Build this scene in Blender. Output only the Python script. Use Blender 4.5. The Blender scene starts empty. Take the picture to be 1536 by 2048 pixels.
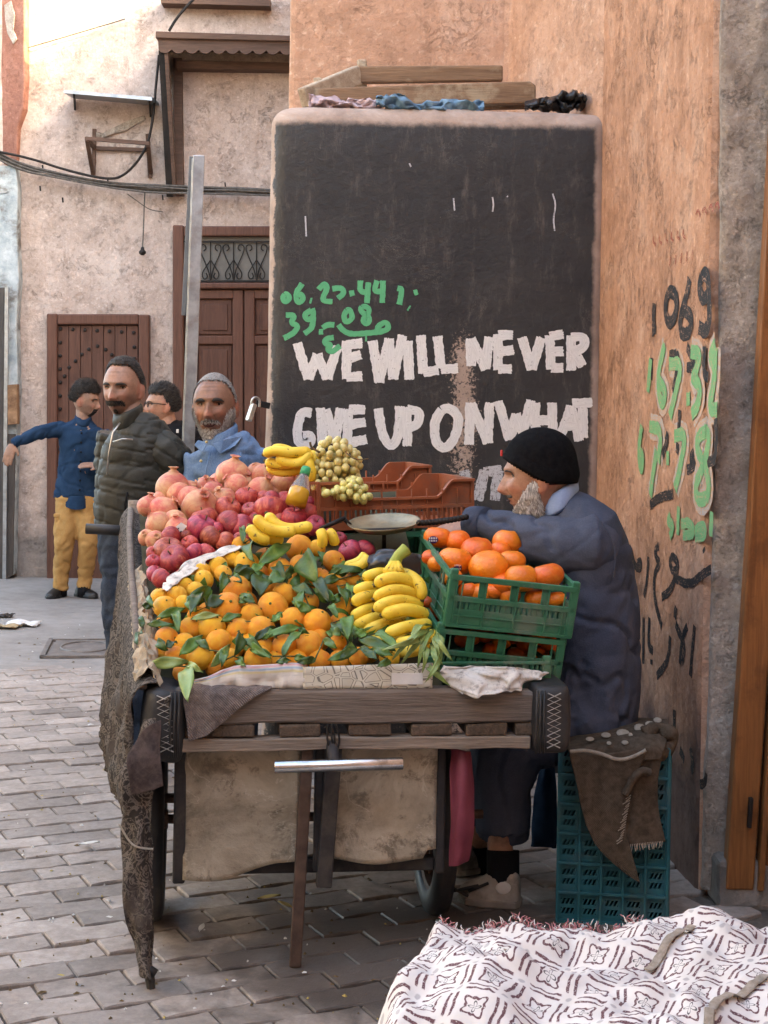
import bpy, math, random
from mathutils import Vector as V, Matrix, noise
R_ = math.radians
random.seed(7)
SC = bpy.context.scene
COL = SC.collection
# ------------------------------------------------------------------ camera
F, HZ, EYE, ROLL = 3000.0, 815.0, 1.5, R_(1.0)      # photo focal length in px, horizon row, eye height, roll
cd = bpy.data.cameras.new('camera'); cam = bpy.data.objects.new('camera', cd); COL.objects.link(cam)
cd.sensor_fit = 'VERTICAL'; cd.sensor_height = 36; cd.lens = F / 2048 * 36
cd.shift_y = -(1024 - HZ) / 2048; cd.clip_end = 500; cd.clip_start = 0.05
RV = V((math.cos(ROLL), 0, math.sin(ROLL))); UV_ = V((-math.sin(ROLL), 0, math.cos(ROLL))); FV = V((0, 1, 0))
m = Matrix((RV, UV_, -FV)).transposed().to_4x4(); m.translation = V((0, 0, EYE)); cam.matrix_world = m
SC.camera = cam
# ------------------------------------------------------------------ sky, sun, exposure
SUN = V((0.80, -0.45, 0.43)).normalized()           # towards the sun: behind the camera, over the right-hand roofs
w = bpy.data.worlds.new('World'); SC.world = w; w.use_nodes = True
nt = w.node_tree; bg = nt.nodes['Background']; sky = nt.nodes.new('ShaderNodeTexSky'); sky.sky_type = 'NISHITA'
sky.sun_disc = False; sky.sun_elevation = math.asin(SUN.z); sky.sun_rotation = math.atan2(SUN.x, SUN.y)
sky.air_density = 1.0; sky.dust_density = 4.0; sky.ozone_density = 0.6
nt.links.new(sky.outputs[0], bg.inputs[0]); bg.inputs[1].default_value = 0.15
sd = bpy.data.lights.new('sun', 'SUN'); sd.energy = 2.0; sd.angle = R_(0.5); sd.color = (1, 0.80, 0.45)
so = bpy.data.objects.new('sun', sd); COL.objects.link(so); so.rotation_euler = SUN.to_track_quat('Z', 'Y').to_euler()
vs = SC.view_settings; vs.view_transform = 'Standard'; vs.look = 'None'; vs.exposure = 3.55
vs.use_white_balance = True; vs.white_balance_temperature = 7250; vs.white_balance_tint = 8; vs.gamma = 1
vs.use_curve_mapping = False
SC.cycles.max_bounces = 8; SC.cycles.diffuse_bounces = 5
# ------------------------------------------------------------------ helpers
def at(x, y, D):
    "photo pixel + distance -> point in the place"
    u, v = (x - 768) / F, (y - HZ) / F
    return V((0, 0, EYE)) + D * (FV + u * RV - v * UV_)
def ray(x, y):
    return FV + (x - 768) / F * RV - (y - HZ) / F * UV_
def hit(x, y, p0, n):
    d = ray(x, y); c = V((0, 0, EYE)); return c + d * ((p0 - c).dot(n) / d.dot(n))
def PX(D): return D / F                              # metres per photo pixel at a distance
def lerp(a, b, t): return a + (b - a) * t
def smooth(t): t = max(0, min(1, t)); return t * t * (3 - 2 * t)
def fb(p, s=1.0): return noise.fractal(p * s, 1.0, 2.0, 4)
def chaikin(pts, n=2, closed=False):
    for _ in range(n):
        q = [] if closed else [pts[0]]
        for i in range(len(pts) - (0 if closed else 1)):
            a, b = pts[i], pts[(i + 1) % len(pts)]
            q += [a * .75 + b * .25, a * .25 + b * .75]
        if not closed: q.append(pts[-1])
        pts = q
    return pts
MW = {}
def mw(o): return MW.get(o.name, Matrix.Identity(4)) if o else Matrix.Identity(4)
def tag(o, label=None, cat=None, group=None, kind=None):
    if label: o['label'] = label
    if cat: o['category'] = cat
    if group: o['group'] = group
    if kind: o['kind'] = kind
    return o
def thing(name, label, cat, loc=(0, 0, 0), group=None, mat4=None):
    o = bpy.data.objects.new(name, None); COL.objects.link(o); o.empty_display_size = .1
    M = mat4 if mat4 is not None else Matrix.Translation(V(loc))
    o.matrix_world = M; MW[o.name] = M.copy()
    return tag(o, label, cat, group)
def link(name, me, mat, parent=None, M=None):
    o = bpy.data.objects.new(name, me); COL.objects.link(o)
    if mat is not None and not me.materials:
        for mm in (mat if isinstance(mat, (list, tuple)) else [mat]): me.materials.append(mm)
    if parent: o.parent = parent
    if M is not None: o.matrix_local = M
    base = mw(parent); MW[o.name] = base @ M if M is not None else base.copy()
    return o
class MB:
    def __init__(s): s.v = []; s.f = []; s.mi = []; s.uv = {}
    def add(s, vs, fs, mi=0):
        b = len(s.v); s.v += [V(p) for p in vs]; s.f += [tuple(i + b for i in f) for f in fs]; s.mi += [mi] * len(fs); return b
    def box(s, c, d, R=None, mi=0, jit=0):
        c = V(c); h = V(d) / 2
        P = [V((x * h.x, y * h.y, z * h.z)) for x in (-1, 1) for y in (-1, 1) for z in (-1, 1)]
        if jit: P = [p + V([random.uniform(-jit, jit) for _ in range(3)]) for p in P]
        P = [c + (R @ p if R else p) for p in P]
        s.add(P, [(0, 1, 3, 2), (4, 6, 7, 5), (0, 4, 5, 1), (2, 3, 7, 6), (0, 2, 6, 4), (1, 5, 7, 3)], mi); return s
    def bar(s, a, b, w, h, up=V((0, 0, 1)), mi=0):
        a, b = V(a), V(b); z = (b - a); L = z.length; z.normalize(); x = up.cross(z)
        if x.length < 1e-4: x = V((1, 0, 0)).cross(z)
        x.normalize(); y = z.cross(x); M = Matrix((x, y, z)).transposed()
        return s.box((a + b) / 2, (w, h, L), M, mi)
    def tube(s, pts, r, seg=8, cap=True, side=None, mi=0, closed=False):
        "r: number | list of numbers | list of (a, b); side: fixed direction of the first radius"
        pts = [V(p) for p in pts]; n = len(pts); rr = r if isinstance(r, (list, tuple)) else [r] * n
        if len(rr) != n: rr = [rr[round(i * (len(rr) - 1) / max(1, n - 1))] for i in range(n)]
        b = len(s.v); px = None
        for i, p in enumerate(pts):
            a = pts[(i - 1) % n] if closed else pts[max(0, i - 1)]; c = pts[(i + 1) % n] if closed else pts[min(n - 1, i + 1)]
            t = (c - a).normalized() if (c - a).length > 1e-9 else V((0, 0, 1))
            if side is not None: x = V(side) - t * V(side).dot(t)
            elif px is not None: x = px - t * px.dot(t)
            else:
                x = t.orthogonal()
            x.normalize(); px = x; y = t.cross(x)
            ra, rb = rr[i] if isinstance(rr[i], (list, tuple)) else (rr[i], rr[i])
            for k in range(seg):
                q = 2 * math.pi * k / seg; s.v.append(p + x * (ra * math.cos(q)) + y * (rb * math.sin(q)))
        m_ = n if closed else n - 1
        for i in range(m_):
            j = (i + 1) % n
            for k in range(seg):
                l = (k + 1) % seg; s.f.append((b + i * seg + k, b + i * seg + l, b + j * seg + l, b + j * seg + k)); s.mi.append(mi)
        if cap and not closed:
            s.f.append(tuple(b + k for k in reversed(range(seg)))); s.f.append(tuple(b + (n - 1) * seg + k for k in range(seg))); s.mi += [mi, mi]
        return s
    def sph(s, c, r, seg=12, rings=8, R=None, mi=0):
        c = V(c); r = (r, r, r) if not hasattr(r, '__len__') else r; P = [V((0, 0, 1))]
        for i in range(1, rings):
            a = math.pi * i / rings
            for k in range(seg):
                q = 2 * math.pi * k / seg; P.append(V((math.sin(a) * math.cos(q), math.sin(a) * math.sin(q), math.cos(a))))
        P.append(V((0, 0, -1))); P = [V((p.x * r[0], p.y * r[1], p.z * r[2])) for p in P]
        P = [c + (R @ p if R else p) for p in P]; fs = []
        for k in range(seg): fs.append((0, 1 + k, 1 + (k + 1) % seg))
        for i in range(rings - 2):
            for k in range(seg):
                a = 1 + i * seg + k; b = 1 + i * seg + (k + 1) % seg; fs.append((a, a + seg, b + seg, b))
        L = len(P) - 1; o = 1 + (rings - 2) * seg
        for k in range(seg): fs.append((o + k, L, o + (k + 1) % seg))
        s.add(P, fs, mi); return s
    def lathe(s, prof, c=(0, 0, 0), seg=20, R=None, mi=0, wob=None):
        "prof: (radius, z) pairs top to bottom"
        c = V(c); b = len(s.v)
        for i, (r, z) in enumerate(prof):
            for k in range(seg):
                q = 2 * math.pi * k / seg; f_ = wob(q, i / (len(prof) - 1)) if wob else 1
                p = V((r * f_ * math.cos(q), r * f_ * math.sin(q), z)); s.v.append(c + (R @ p if R else p))
        for i in range(len(prof) - 1):
            for k in range(seg):
                l = (k + 1) % seg; s.f.append((b + i * seg + k, b + (i + 1) * seg + k, b + (i + 1) * seg + l, b + i * seg + l)); s.mi.append(mi)
        return s
    def prism(s, poly, ext, mi=0):
        poly = [V(p) for p in poly]; n = len(poly); e = V(ext)
        s.add(poly + [p + e for p in poly], [tuple(range(n)), tuple(reversed(range(n, 2 * n)))] + [(i, i + n, (i + 1) % n + n, (i + 1) % n) for i in range(n)], mi); return s
    def grid(s, rows, mi=0, uvf=None, closed=False):
        n = len(rows[0]); b = len(s.v)
        for i, r in enumerate(rows):
            for j, p in enumerate(r):
                s.v.append(V(p))
                if uvf: s.uv[len(s.v) - 1] = uvf(i, j)
        for i in range(len(rows) - 1):
            for j in range(n - (0 if closed else 1)):
                k = (j + 1) % n; s.f.append((b + i * n + j, b + i * n + k, b + (i + 1) * n + k, b + (i + 1) * n + j)); s.mi.append(mi)
        return s
    def mesh(s, name, inv=None, smooth_=False):
        me = bpy.data.meshes.new(name); vs_ = [inv @ p for p in s.v] if inv is not None else s.v
        me.from_pydata([tuple(p) for p in vs_], [], s.f); me.polygons.foreach_set('material_index', s.mi)
        me.polygons.foreach_set('use_smooth', [smooth_] * len(s.f))
        if s.uv:
            ul = me.uv_layers.new(name='UVMap')
            for lp in me.loops: ul.data[lp.index].uv = s.uv.get(lp.vertex_index, (0, 0))
        me.update(); return me
    def build(s, name, mat, parent=None, local=False, sm=False, bevel=0, sub=0, solid=0, fixn=False):
        me = s.mesh(name, None if local or parent is None else mw(parent).inverted(), sm)
        if fixn:
            import bmesh
            bm = bmesh.new(); bm.from_mesh(me); bmesh.ops.recalc_face_normals(bm, faces=bm.faces); bm.to_mesh(me); bm.free()
        o = link(name, me, mat, parent)
        if solid: q = o.modifiers.new('s', 'SOLIDIFY'); q.thickness = solid; q.offset = 0
        if sub: q = o.modifiers.new('u', 'SUBSURF'); q.levels = q.render_levels = sub
        if bevel: q = o.modifiers.new('b', 'BEVEL'); q.width = bevel; q.segments = 2; q.limit_method = 'ANGLE'; q.angle_limit = R_(40)
        return o
def remesh(mb, name, mat, parent, voxel=.007, it=4, wr=None):
    "union of closed shapes -> one continuous skin; wr(point) -> offset along the normal"
    me = mb.mesh('tmp', mw(parent).inverted()); o = bpy.data.objects.new('tmp', me); COL.objects.link(o)
    q = o.modifiers.new('r', 'REMESH'); q.mode = 'VOXEL'; q.voxel_size = voxel
    if it: q = o.modifiers.new('s', 'SMOOTH'); q.iterations = it; q.factor = .5
    dg = bpy.context.evaluated_depsgraph_get(); n = bpy.data.meshes.new_from_object(o.evaluated_get(dg)); n.name = name
    bpy.data.objects.remove(o); bpy.data.meshes.remove(me)
    if wr:
        M = mw(parent); nn = [v.normal.copy() for v in n.vertices]
        for v, k in zip(n.vertices, nn): v.co += k * wr(M @ v.co)
    n.polygons.foreach_set('use_smooth', [True] * len(n.polygons)); n.update()
    return link(name, n, mat, parent)
# ------------------------------------------------------------------ materials
class NT:
    def __init__(s, name):
        s.m = bpy.data.materials.new(name); s.m.use_nodes = True; s.t = s.m.node_tree; s.b = s.t.nodes['Principled BSDF']
    def n(s, typ, **kw):
        q = s.t.nodes.new(typ)
        for k, v in kw.items():
            if k.startswith('i_'):
                key = k[2:]; q.inputs[int(key) if key.isdigit() else key].default_value = v
            else: setattr(q, k, v)
        return q
    def l(s, a, b): s.t.links.new(a, b)
    def put(s, sock, v):
        if hasattr(v, 'is_linked') or hasattr(v, 'links'): s.l(v, sock)
        else: sock.default_value = v
    def math(s, op, a, b=0.0, c=None):
        q = s.n('ShaderNodeMath', operation=op); s.put(q.inputs[0], a); s.put(q.inputs[1], b)
        if c is not None: s.put(q.inputs[2], c)
        return q.outputs[0]
    def mix(s, f, a, b):
        q = s.n('ShaderNodeMix', data_type='RGBA'); s.put(q.inputs[0], f); s.put(q.inputs[6], a if not isinstance(a, tuple) else (*a, 1)[:4]); s.put(q.inputs[7], b if not isinstance(b, tuple) else (*b, 1)[:4]); return q.outputs[2]
    def noise(s, vec, scale, detail=6, rough=.6, dist=0.0):
        q = s.n('ShaderNodeTexNoise'); s.l(vec, q.inputs['Vector']); q.inputs['Scale'].default_value = scale; q.inputs['Detail'].default_value = detail
        q.inputs['Roughness'].default_value = rough; q.inputs['Distortion'].default_value = dist; return q.outputs[0]
    def ramp(s, f, stops):
        q = s.n('ShaderNodeValToRGB'); s.l(f, q.inputs[0]); e = q.color_ramp.elements
        while len(e) < len(stops): e.new(.5)
        for k, (p, c) in zip(e, stops): k.position = p; k.color = (*c, 1) if hasattr(c, '__len__') else (c, c, c, 1)
        return q.outputs[0]
    def step(s, f, a, b):
        q = s.n('ShaderNodeMapRange', interpolation_type='SMOOTHSTEP'); s.l(f, q.inputs[0]); q.inputs[1].default_value = a; q.inputs[2].default_value = b; return q.outputs[0]
    def coord(s, stretch=(1, 1, 1), world=False, rnd=False, uv=False):
        q = s.n('ShaderNodeNewGeometry') if world else s.n('ShaderNodeTexCoord')
        o = q.outputs['Position'] if world else q.outputs['UV' if uv else 'Object']
        if rnd:
            oi = s.n('ShaderNodeObjectInfo'); a = s.n('ShaderNodeVectorMath', operation='MULTIPLY_ADD'); s.l(oi.outputs['Random'], a.inputs[0]); a.inputs[1].default_value = (37, 19, 53); s.l(o, a.inputs[2]); o = a.outputs[0]
        if stretch != (1, 1, 1):
            a = s.n('ShaderNodeVectorMath', operation='MULTIPLY'); s.l(o, a.inputs[0]); a.inputs[1].default_value = stretch; o = a.outputs[0]
        return o
    def bump(s, h, st=.3, d=.01, prev=None):
        q = s.n('ShaderNodeBump'); q.inputs['Strength'].default_value = st; q.inputs['Distance'].default_value = d; s.l(h, q.inputs['Height'])
        if prev: s.l(prev, q.inputs['Normal'])
        return q.outputs[0]
    def end(s, col=None, rough=None, nor=None, metal=0, spec=.35, **kw):
        if col is not None: s.put(s.b.inputs['Base Color'], col if not isinstance(col, tuple) else (*col, 1)[:4])
        if rough is not None: s.put(s.b.inputs['Roughness'], rough)
        if nor is not None: s.l(nor, s.b.inputs['Normal'])
        s.b.inputs['Metallic'].default_value = metal; s.b.inputs['Specular IOR Level'].default_value = spec
        for k, v in kw.items(): s.put(s.b.inputs[k.replace('_', ' ')], v)
        return s.m
def pm(name, c1, c2, scale=6, rough=.8, bump=.3, bs=60, bd=.006, stretch=(1, 1, 1), dirt=None, dscale=2, damt=.5, metal=0, spec=.3, world=False, rnd=False, vary=0, dist=0, lo=.3, hi=.7, **kw):
    "two-tone mottled surface with fine relief, optional dirt patches and per-object brightness"
    t = NT(name); co = t.coord(stretch, world, rnd); f = t.noise(co, scale, 7, .65, dist)
    col = t.ramp(f, [(lo, c1), (hi, c2)])
    if dirt: col = t.mix(t.math('MULTIPLY', t.step(t.noise(co, dscale, 8, .7, .3), .48, .66), damt), col, dirt)
    if vary:
        oi = t.n('ShaderNodeObjectInfo'); h = t.n('ShaderNodeHueSaturation'); t.l(col, h.inputs['Color'])
        t.l(t.math('MULTIPLY_ADD', oi.outputs['Random'], vary, 1 - vary / 2), h.inputs['Value'])
        t.l(t.math('MULTIPLY_ADD', t.math('FRACT', t.math('MULTIPLY', oi.outputs['Random'], 17.3)), vary * .08, .5 - vary * .04), h.inputs['Hue']); col = h.outputs[0]
    nb = t.bump(t.noise(co, bs, 5, .6), bump, bd) if bump else None
    rr = t.math('MULTIPLY_ADD', f, .2, rough - .1)
    return t.end(col, rr, nb, metal, spec, **kw)
def wood(name, c1, c2, axis=0, scale=9, rough=.75, bump=.4, stain=None, world=False, **kw):
    "long grain along one axis"
    st = [14, 14, 14]; st[axis] = .9
    t = NT(name); co = t.coord(tuple(st), world, rnd=not world); g = t.noise(co, scale * .25, 8, .7, 1.2); f2 = t.noise(co, scale * 1.6, 4, .6)
    col = t.ramp(t.math('MULTIPLY_ADD', f2, .4, t.math('MULTIPLY', g, .7)), [(.33, c1), (.72, c2)])
    if stain: col = t.mix(t.math('MULTIPLY', t.step(t.noise(t.coord(world=world), 5, 6, .7), .5, .68), .6), col, stain)
    return t.end(col, rough, t.bump(t.math('ADD', g, f2), bump, .004), 0, .25, **kw)
# ================================================================== THE PLACE: ground and buildings
# ---- material of plaster walls
def plaster(name, c1, c2, c3, sc=3, bump=.5, stretch=(1, 1, 1), low=None, lowz=.55, streak=0, crack=.5):
    t = NT(name); co = t.coord(stretch, True); cw = t.coord((1, 1, 1), True)
    f = t.noise(co, sc, 9, .7, .4); g = t.noise(co, sc * 9, 6, .7, .2); col = t.ramp(f, [(.3, c1), (.52, c2), (.72, c3)])
    col = t.mix(t.math('MULTIPLY', t.step(g, .53, .68), .4), col, tuple(k * .5 for k in c1))
    e_ = t.noise(cw, 85, 4, .75); col = t.mix(t.math('MULTIPLY', t.step(e_, .56, .66), .3), col, tuple(k * .42 for k in c1))
    col = t.mix(t.math('MULTIPLY', t.step(g, .46, .32), .5), col, tuple(min(.8, k * 1.25) for k in c3))
    wv = t.noise(co, sc * 2.5, 9, .75, 2.5)                       # thin curled trowel marks
    line = t.math('SUBTRACT', 1.0, t.step(t.math('ABSOLUTE', t.math('SUBTRACT', wv, .5)), .0, .012))
    gate = t.step(t.noise(cw, sc * 1.7, 3), .5, .62)
    cr = t.math('MULTIPLY', t.math('MULTIPLY', line, gate), crack)
    col = t.mix(cr, col, tuple(k * .35 for k in c1))
    if streak:
        s2 = t.noise(t.coord((9, 9, .6), True), 2.2, 6, .7); col = t.mix(t.math('MULTIPLY', t.step(s2, .5, .7), streak), col, tuple(k * .5 for k in c1))
    if low:
        sp = t.n('ShaderNodeSeparateXYZ'); t.l(cw, sp.inputs[0]); hz = t.math('ADD', sp.outputs[2], t.math('MULTIPLY_ADD', t.noise(cw, 3.2, 6, .65), -.7, .35))
        k = t.math('SUBTRACT', 1.0, t.step(hz, lowz - .18, lowz + .16)); lc = t.ramp(t.noise(cw, 11, 7, .7), [(.3, tuple(k_ * .5 for k_ in low)), (.7, low)])
        col = t.mix(t.math('MULTIPLY', k, .9), col, lc)
    h = t.math('ADD', t.math('MULTIPLY', t.noise(cw, 26, 7, .7), .7), t.math('MULTIPLY', t.noise(cw, 5, 3), .9))
    h = t.math('SUBTRACT', h, t.math('MULTIPLY', cr, .5))
    return t.end(col, .9, t.bump(h, bump, .03), 0, .15)
M_pink = plaster('pink plaster', (.42, .325, .27), (.53, .425, .365), (.62, .525, .465), 3.2, .8, low=(.34, .30, .27), lowz=.4, streak=.22, crack=.8)
M_red = plaster('red plaster', (.24, .105, .075), (.33, .15, .105), (.40, .21, .16), 3, .7)
M_orange = plaster('orange plaster', (.42, .245, .16), (.57, .35, .24), (.67, .465, .35), 2.6, .7, crack=.5, streak=.12)
M_graf = plaster('worn orange wall', (.35, .185, .11), (.53, .29, .18), (.63, .40, .275), 3.0, .9, (1.1, 1.1, .9), low=(.16, .11, .10), lowz=.46, streak=.2, crack=.9)
M_cream = plaster('cream plaster', (.28, .24, .20), (.36, .32, .27), (.42, .38, .33), 2.2, .4)
M_conc = plaster('grey concrete', (.30, .25, .205), (.46, .395, .335), (.60, .54, .47), 6, 1.0, crack=.6)
M_stone = pm('stone step', (.16, .14, .125), (.30, .27, .24), 8, .9, .7, 22, .02, dirt=(.08, .07, .06))
# ---- black painted buttress
def board_mat():
    t = NT('black painted plaster'); co = t.coord((1, 1, 1), True); sp = t.n('ShaderNodeSeparateXYZ'); t.l(co, sp.inputs[0]); X, Z = sp.outputs[0], sp.outputs[2]
    base = t.ramp(t.noise(co, 4, 8, .7, .4), [(.3, (.26, .19, .15)), (.55, (.42, .32, .26)), (.75, (.52, .44, .38))])
    w = t.math('MULTIPLY_ADD', t.noise(co, 14, 6, .7), .06, -.03)
    mk = t.math('MULTIPLY', t.step(t.math('ADD', X, w), -.474, -.464), t.math('SUBTRACT', 1.0, t.step(t.math('ADD', X, t.math('MULTIPLY', w, .6)), .845, .868)))
    mk = t.math('MULTIPLY', mk, t.math('SUBTRACT', 1.0, t.step(t.math('ADD', Z, t.math('MULTIPLY', w, .8)), 2.655, 2.69)))
    dn = t.noise(co, 70, 6, .75)
    # rubbed streak down the middle
    dx = t.math('ABSOLUTE', t.math('SUBTRACT', X, t.math('MULTIPLY_ADD', t.noise(co, 3, 3), .12, .272)))
    zz = t.math('MULTIPLY', t.step(Z, 1.9, 1.72), 1.0)
    rub = t.math('MULTIPLY', t.math('MULTIPLY', t.math('SUBTRACT', 1.0, t.step(dx, .0, .11)), zz), 1.0)
    rub = t.step(t.math('ADD', dn, t.math('MULTIPLY', rub, t.math('MULTIPLY_ADD', t.noise(co, 6, 4), .5, .0))), .66, .74)
    low = t.step(t.math('MULTIPLY_ADD', dn, 1.0, t.math('MULTIPLY', t.step(Z, 1.5, .3), .12)), .70, .78)
    black = t.ramp(t.noise(co, 2.4, 8, .65, .3), [(.3, (.017, .017, .019)), (.6, (.032, .031, .031)), (.78, (.066, .060, .057))])
    dust = t.math('MULTIPLY', t.step(t.noise(t.coord((3, 3, .8), True), 5, 8, .8), .50, .74), .32); black = t.mix(dust, black, (.25, .20, .17))
    wv = t.noise(co, 3.2, 9, .8, 1.5); ln = t.math('SUBTRACT', 1.0, t.step(t.math('ABSOLUTE', t.math('SUBTRACT', wv, .5)), 0, .004))
    black = t.mix(t.math('MULTIPLY', t.math('MULTIPLY', ln, t.step(t.noise(co, 2.6, 2), .54, .62)), .5), black, (.30, .26, .23))
    mk = t.math('MULTIPLY', mk, t.math('SUBTRACT', 1.0, t.math('MAXIMUM', rub, low)))
    col = t.mix(mk, base, black)
    h = t.math('ADD', t.math('MULTIPLY', t.noise(co, 34, 6, .7), .6), t.math('MULTIPLY', t.noise(co, 6, 3), .8))
    return t.end(col, t.math('MULTIPLY_ADD', mk, -.32, .88), t.bump(h, .45, .02), 0, .4)
M_board = board_mat()
M_dwood = wood('red brown door wood', (.055, .024, .016), (.135, .062, .042), 2, 7, .55, .3, stain=(.06, .025, .018), world=True)
M_dframe = wood('red brown frame wood', (.062, .026, .017), (.15, .068, .046), 2, 8, .5, .3, world=True)
M_hood = wood('weathered dark wood', (.05, .03, .022), (.14, .085, .062), 0, 8, .8, .4, world=True)
M_blackm = pm('black iron', (.010, .009, .009), (.03, .025, .022), 20, .6, .2, 90, .002, metal=.3)
M_galv = pm('galvanised steel', (.24, .27, .30), (.44, .48, .52), 14, .38, .15, 60, .002, metal=.85, dirt=(.2, .16, .13), dscale=9, damt=.4)
M_wire = pm('old cable sheath', (.05, .045, .04), (.16, .145, .13), 30, .7, .1, 80, .002)
M_bluewhite = pm('flaking pale blue paint', (.22, .27, .29), (.52, .56, .56), 9, .8, .6, 30, .01, world=True, dirt=(.14, .12, .10), dscale=5, damt=.9)
M_oldboard = wood('grey old boards', (.03, .026, .024), (.10, .085, .075), 2, 8, .85, .5, world=True)
M_rust = pm('rusty tin', (.10, .045, .02), (.34, .20, .11), 12, .8, .5, 40, .006, world=True)
M_pane = pm('dusty glass', (.10, .10, .09), (.16, .155, .14), 6, .35, 0, spec=.5)
M_yellowwood = wood('varnished orange wood', (.12, .046, .016), (.30, .125, .042), 2, 6, .5, .35, stain=(.10, .04, .016), world=True)

# ---- ground
YC = 8.4
def ground_mat():
    t = NT('packed dirt and mortar'); co = t.coord((1, 1, 1), True); f = t.noise(co, 3, 9, .7); g = t.noise(co, 60, 5, .7)
    return t.end(t.ramp(t.math('MULTIPLY_ADD', g, .4, t.math('MULTIPLY', f, .6)), [(.3, (.07, .058, .048)), (.7, (.17, .145, .125))]), .95, t.bump(g, .6, .01), 0, .1)
g = MB(); g.grid([[(-60, -40, -.014), (60, -40, -.014)], [(-60, 90, -.014), (60, 90, -.014)]])
ground = tag(g.build('ground', ground_mat()), kind='structure')
def conc_mat():
    t = NT('worn concrete street'); co = t.coord((1, 1, 1), True); f = t.noise(co, 1.1, 8, .65, .4); g = t.noise(co, 9, 8, .75); e = t.noise(co, 90, 4, .7)
    col = t.ramp(t.math('MULTIPLY_ADD', g, .45, t.math('MULTIPLY', f, .55)), [(.3, (.14, .125, .115)), (.52, (.25, .23, .21)), (.7, (.33, .31, .29))])
    col = t.mix(t.math('MULTIPLY', t.step(t.noise(t.coord((.7, 2.4, 1), True), 3, 7, .7), .56, .7), .5), col, (.10, .09, .08))
    return t.end(col, t.math('MULTIPLY_ADD', g, .3, .65), t.bump(t.math('ADD', t.math('MULTIPLY', e, .5), g), .5, .012), 0, .2)
rows = []
for i in range(42):
    y = YC + i * .14
    rows.append([(-9 + j * .2, y + (fb(V((j * .2, 3.3, 0)), 1.7) * .12 if i == 0 else 0), -.002 + .006 * fb(V((j * .2, y, 0)), 1.2) - (.014 if i == 0 else 0)) for j in range(56)])
tag(MB().grid(rows).build('street', conc_mat(), sm=True), kind='structure')
# pavers: wavy interlocking blocks, rows turned 27 degrees
PA = R_(27); PL, PW = .236, .118; la = V((math.cos(PA), math.sin(PA), 0)); wa = V((-math.sin(PA), math.cos(PA), 0))
def paver_mesh(k):
    rnd = random.Random(k); mb = MB(); n = 8; gap = .0034; lo, hi = [], []
    for i in range(n + 1):
        u = i / n; x = (u - .5) * (PL - 2 * gap); wv = .0085 * math.sin(2 * math.pi * (u + .04)); j = lambda: rnd.uniform(-.0018, .0018)
        lo.append((x + j(), -PW / 2 + gap + wv + j())); hi.append((x + j(), PW / 2 - gap + wv + j()))
    ring = lo + hi[::-1]; N = len(ring); cx = [.955, 1]
    top = [V((x * .972, y * .945, .0)) for x, y in ring]; mid = [V((x, y, -.005)) for x, y in ring]; bot = [V((x, y, -.03)) for x, y in ring]
    fs = [tuple(range(N))]
    for a, b in ((0, N), (N, 2 * N)):
        fs += [(a + i, b + i, b + (i + 1) % N, a + (i + 1) % N) for i in range(N)]
    mb.add(top + mid + bot, fs); return mb
def paver_mat():
    t = NT('concrete paver'); co = t.coord((1, 1, 1), True); f = t.noise(co, 2.2, 7, .65, .3); g = t.noise(co, 28, 7, .75); e = t.noise(co, 160, 3, .7)
    col = t.ramp(t.math('MULTIPLY_ADD', g, .5, t.math('MULTIPLY', f, .5)), [(.3, (.135, .112, .096)), (.5, (.28, .24, .21)), (.7, (.42, .375, .34))])
    oi = t.n('ShaderNodeObjectInfo'); h = t.n('ShaderNodeHueSaturation'); t.l(col, h.inputs['Color']); t.l(t.math('MULTIPLY_ADD', oi.outputs['Random'], .52, .72), h.inputs['Value']); col = h.outputs[0]
    # spilled water, spread and darkened to paint the cart's shade into the pavers
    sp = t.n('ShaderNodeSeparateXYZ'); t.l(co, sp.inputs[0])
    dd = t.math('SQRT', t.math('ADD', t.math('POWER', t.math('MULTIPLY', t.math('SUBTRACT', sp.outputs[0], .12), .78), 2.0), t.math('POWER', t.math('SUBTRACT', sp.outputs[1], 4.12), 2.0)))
    wet_shade = t.math('SUBTRACT', 1.0, t.step(t.math('MULTIPLY_ADD', t.noise(co, 5, 5, .6, .6), .9, dd), .80, 1.10))
    col = t.mix(t.math('MULTIPLY', wet_shade, .74), col, (.045, .036, .032))
    return t.end(col, t.math('MULTIPLY_ADD', wet_shade, -.30, t.math('MULTIPLY_ADD', g, .25, .68)), t.bump(t.math('ADD', t.math('MULTIPLY', e, .5), g), .5, .006), 0, .3)
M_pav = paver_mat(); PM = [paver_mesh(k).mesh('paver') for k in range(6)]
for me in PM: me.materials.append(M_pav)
spots = []
for r in range(-40, 90):
    for c in range(-40, 40):
        p = la * ((c + (.5 if r % 2 else 0)) * PL) + wa * (r * PW) + V((0, 2.4, 0))
        if 2.3 < p.y < YC + .1 and -.275 * p.y - .25 < p.x < min(.27 * p.y + .2, 1.05): spots.append(p)
def seen(p):                                       # not under the foreground heap, nor behind its own cart
    return not (p.x > .0 and p.y < 3.6) and p.y > 3.56 and -.262 * p.y < p.x and not (p.x > .55 and p.y > 4.5)
vis = sorted([p for p in spots if seen(p)], key=lambda p: p.length); near = vis[:300]; ns = {(round(p.x, 4), round(p.y, 4)) for p in near}
def pav_M(p):
    q = random.Random(int(p.x * 7919 + p.y * 104729))
    return Matrix.Translation(p + V((0, 0, q.uniform(-.0045, .0025)))) @ Matrix.Rotation(PA + q.uniform(-.008, .008) + (math.pi if q.random() < .5 else 0), 4, 'Z') @ Matrix.Rotation(q.uniform(-.012, .012), 4, 'X') @ Matrix.Rotation(q.uniform(-.008, .008), 4, 'Y')
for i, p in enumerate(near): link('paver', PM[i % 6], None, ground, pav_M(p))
rest = MB()
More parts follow.
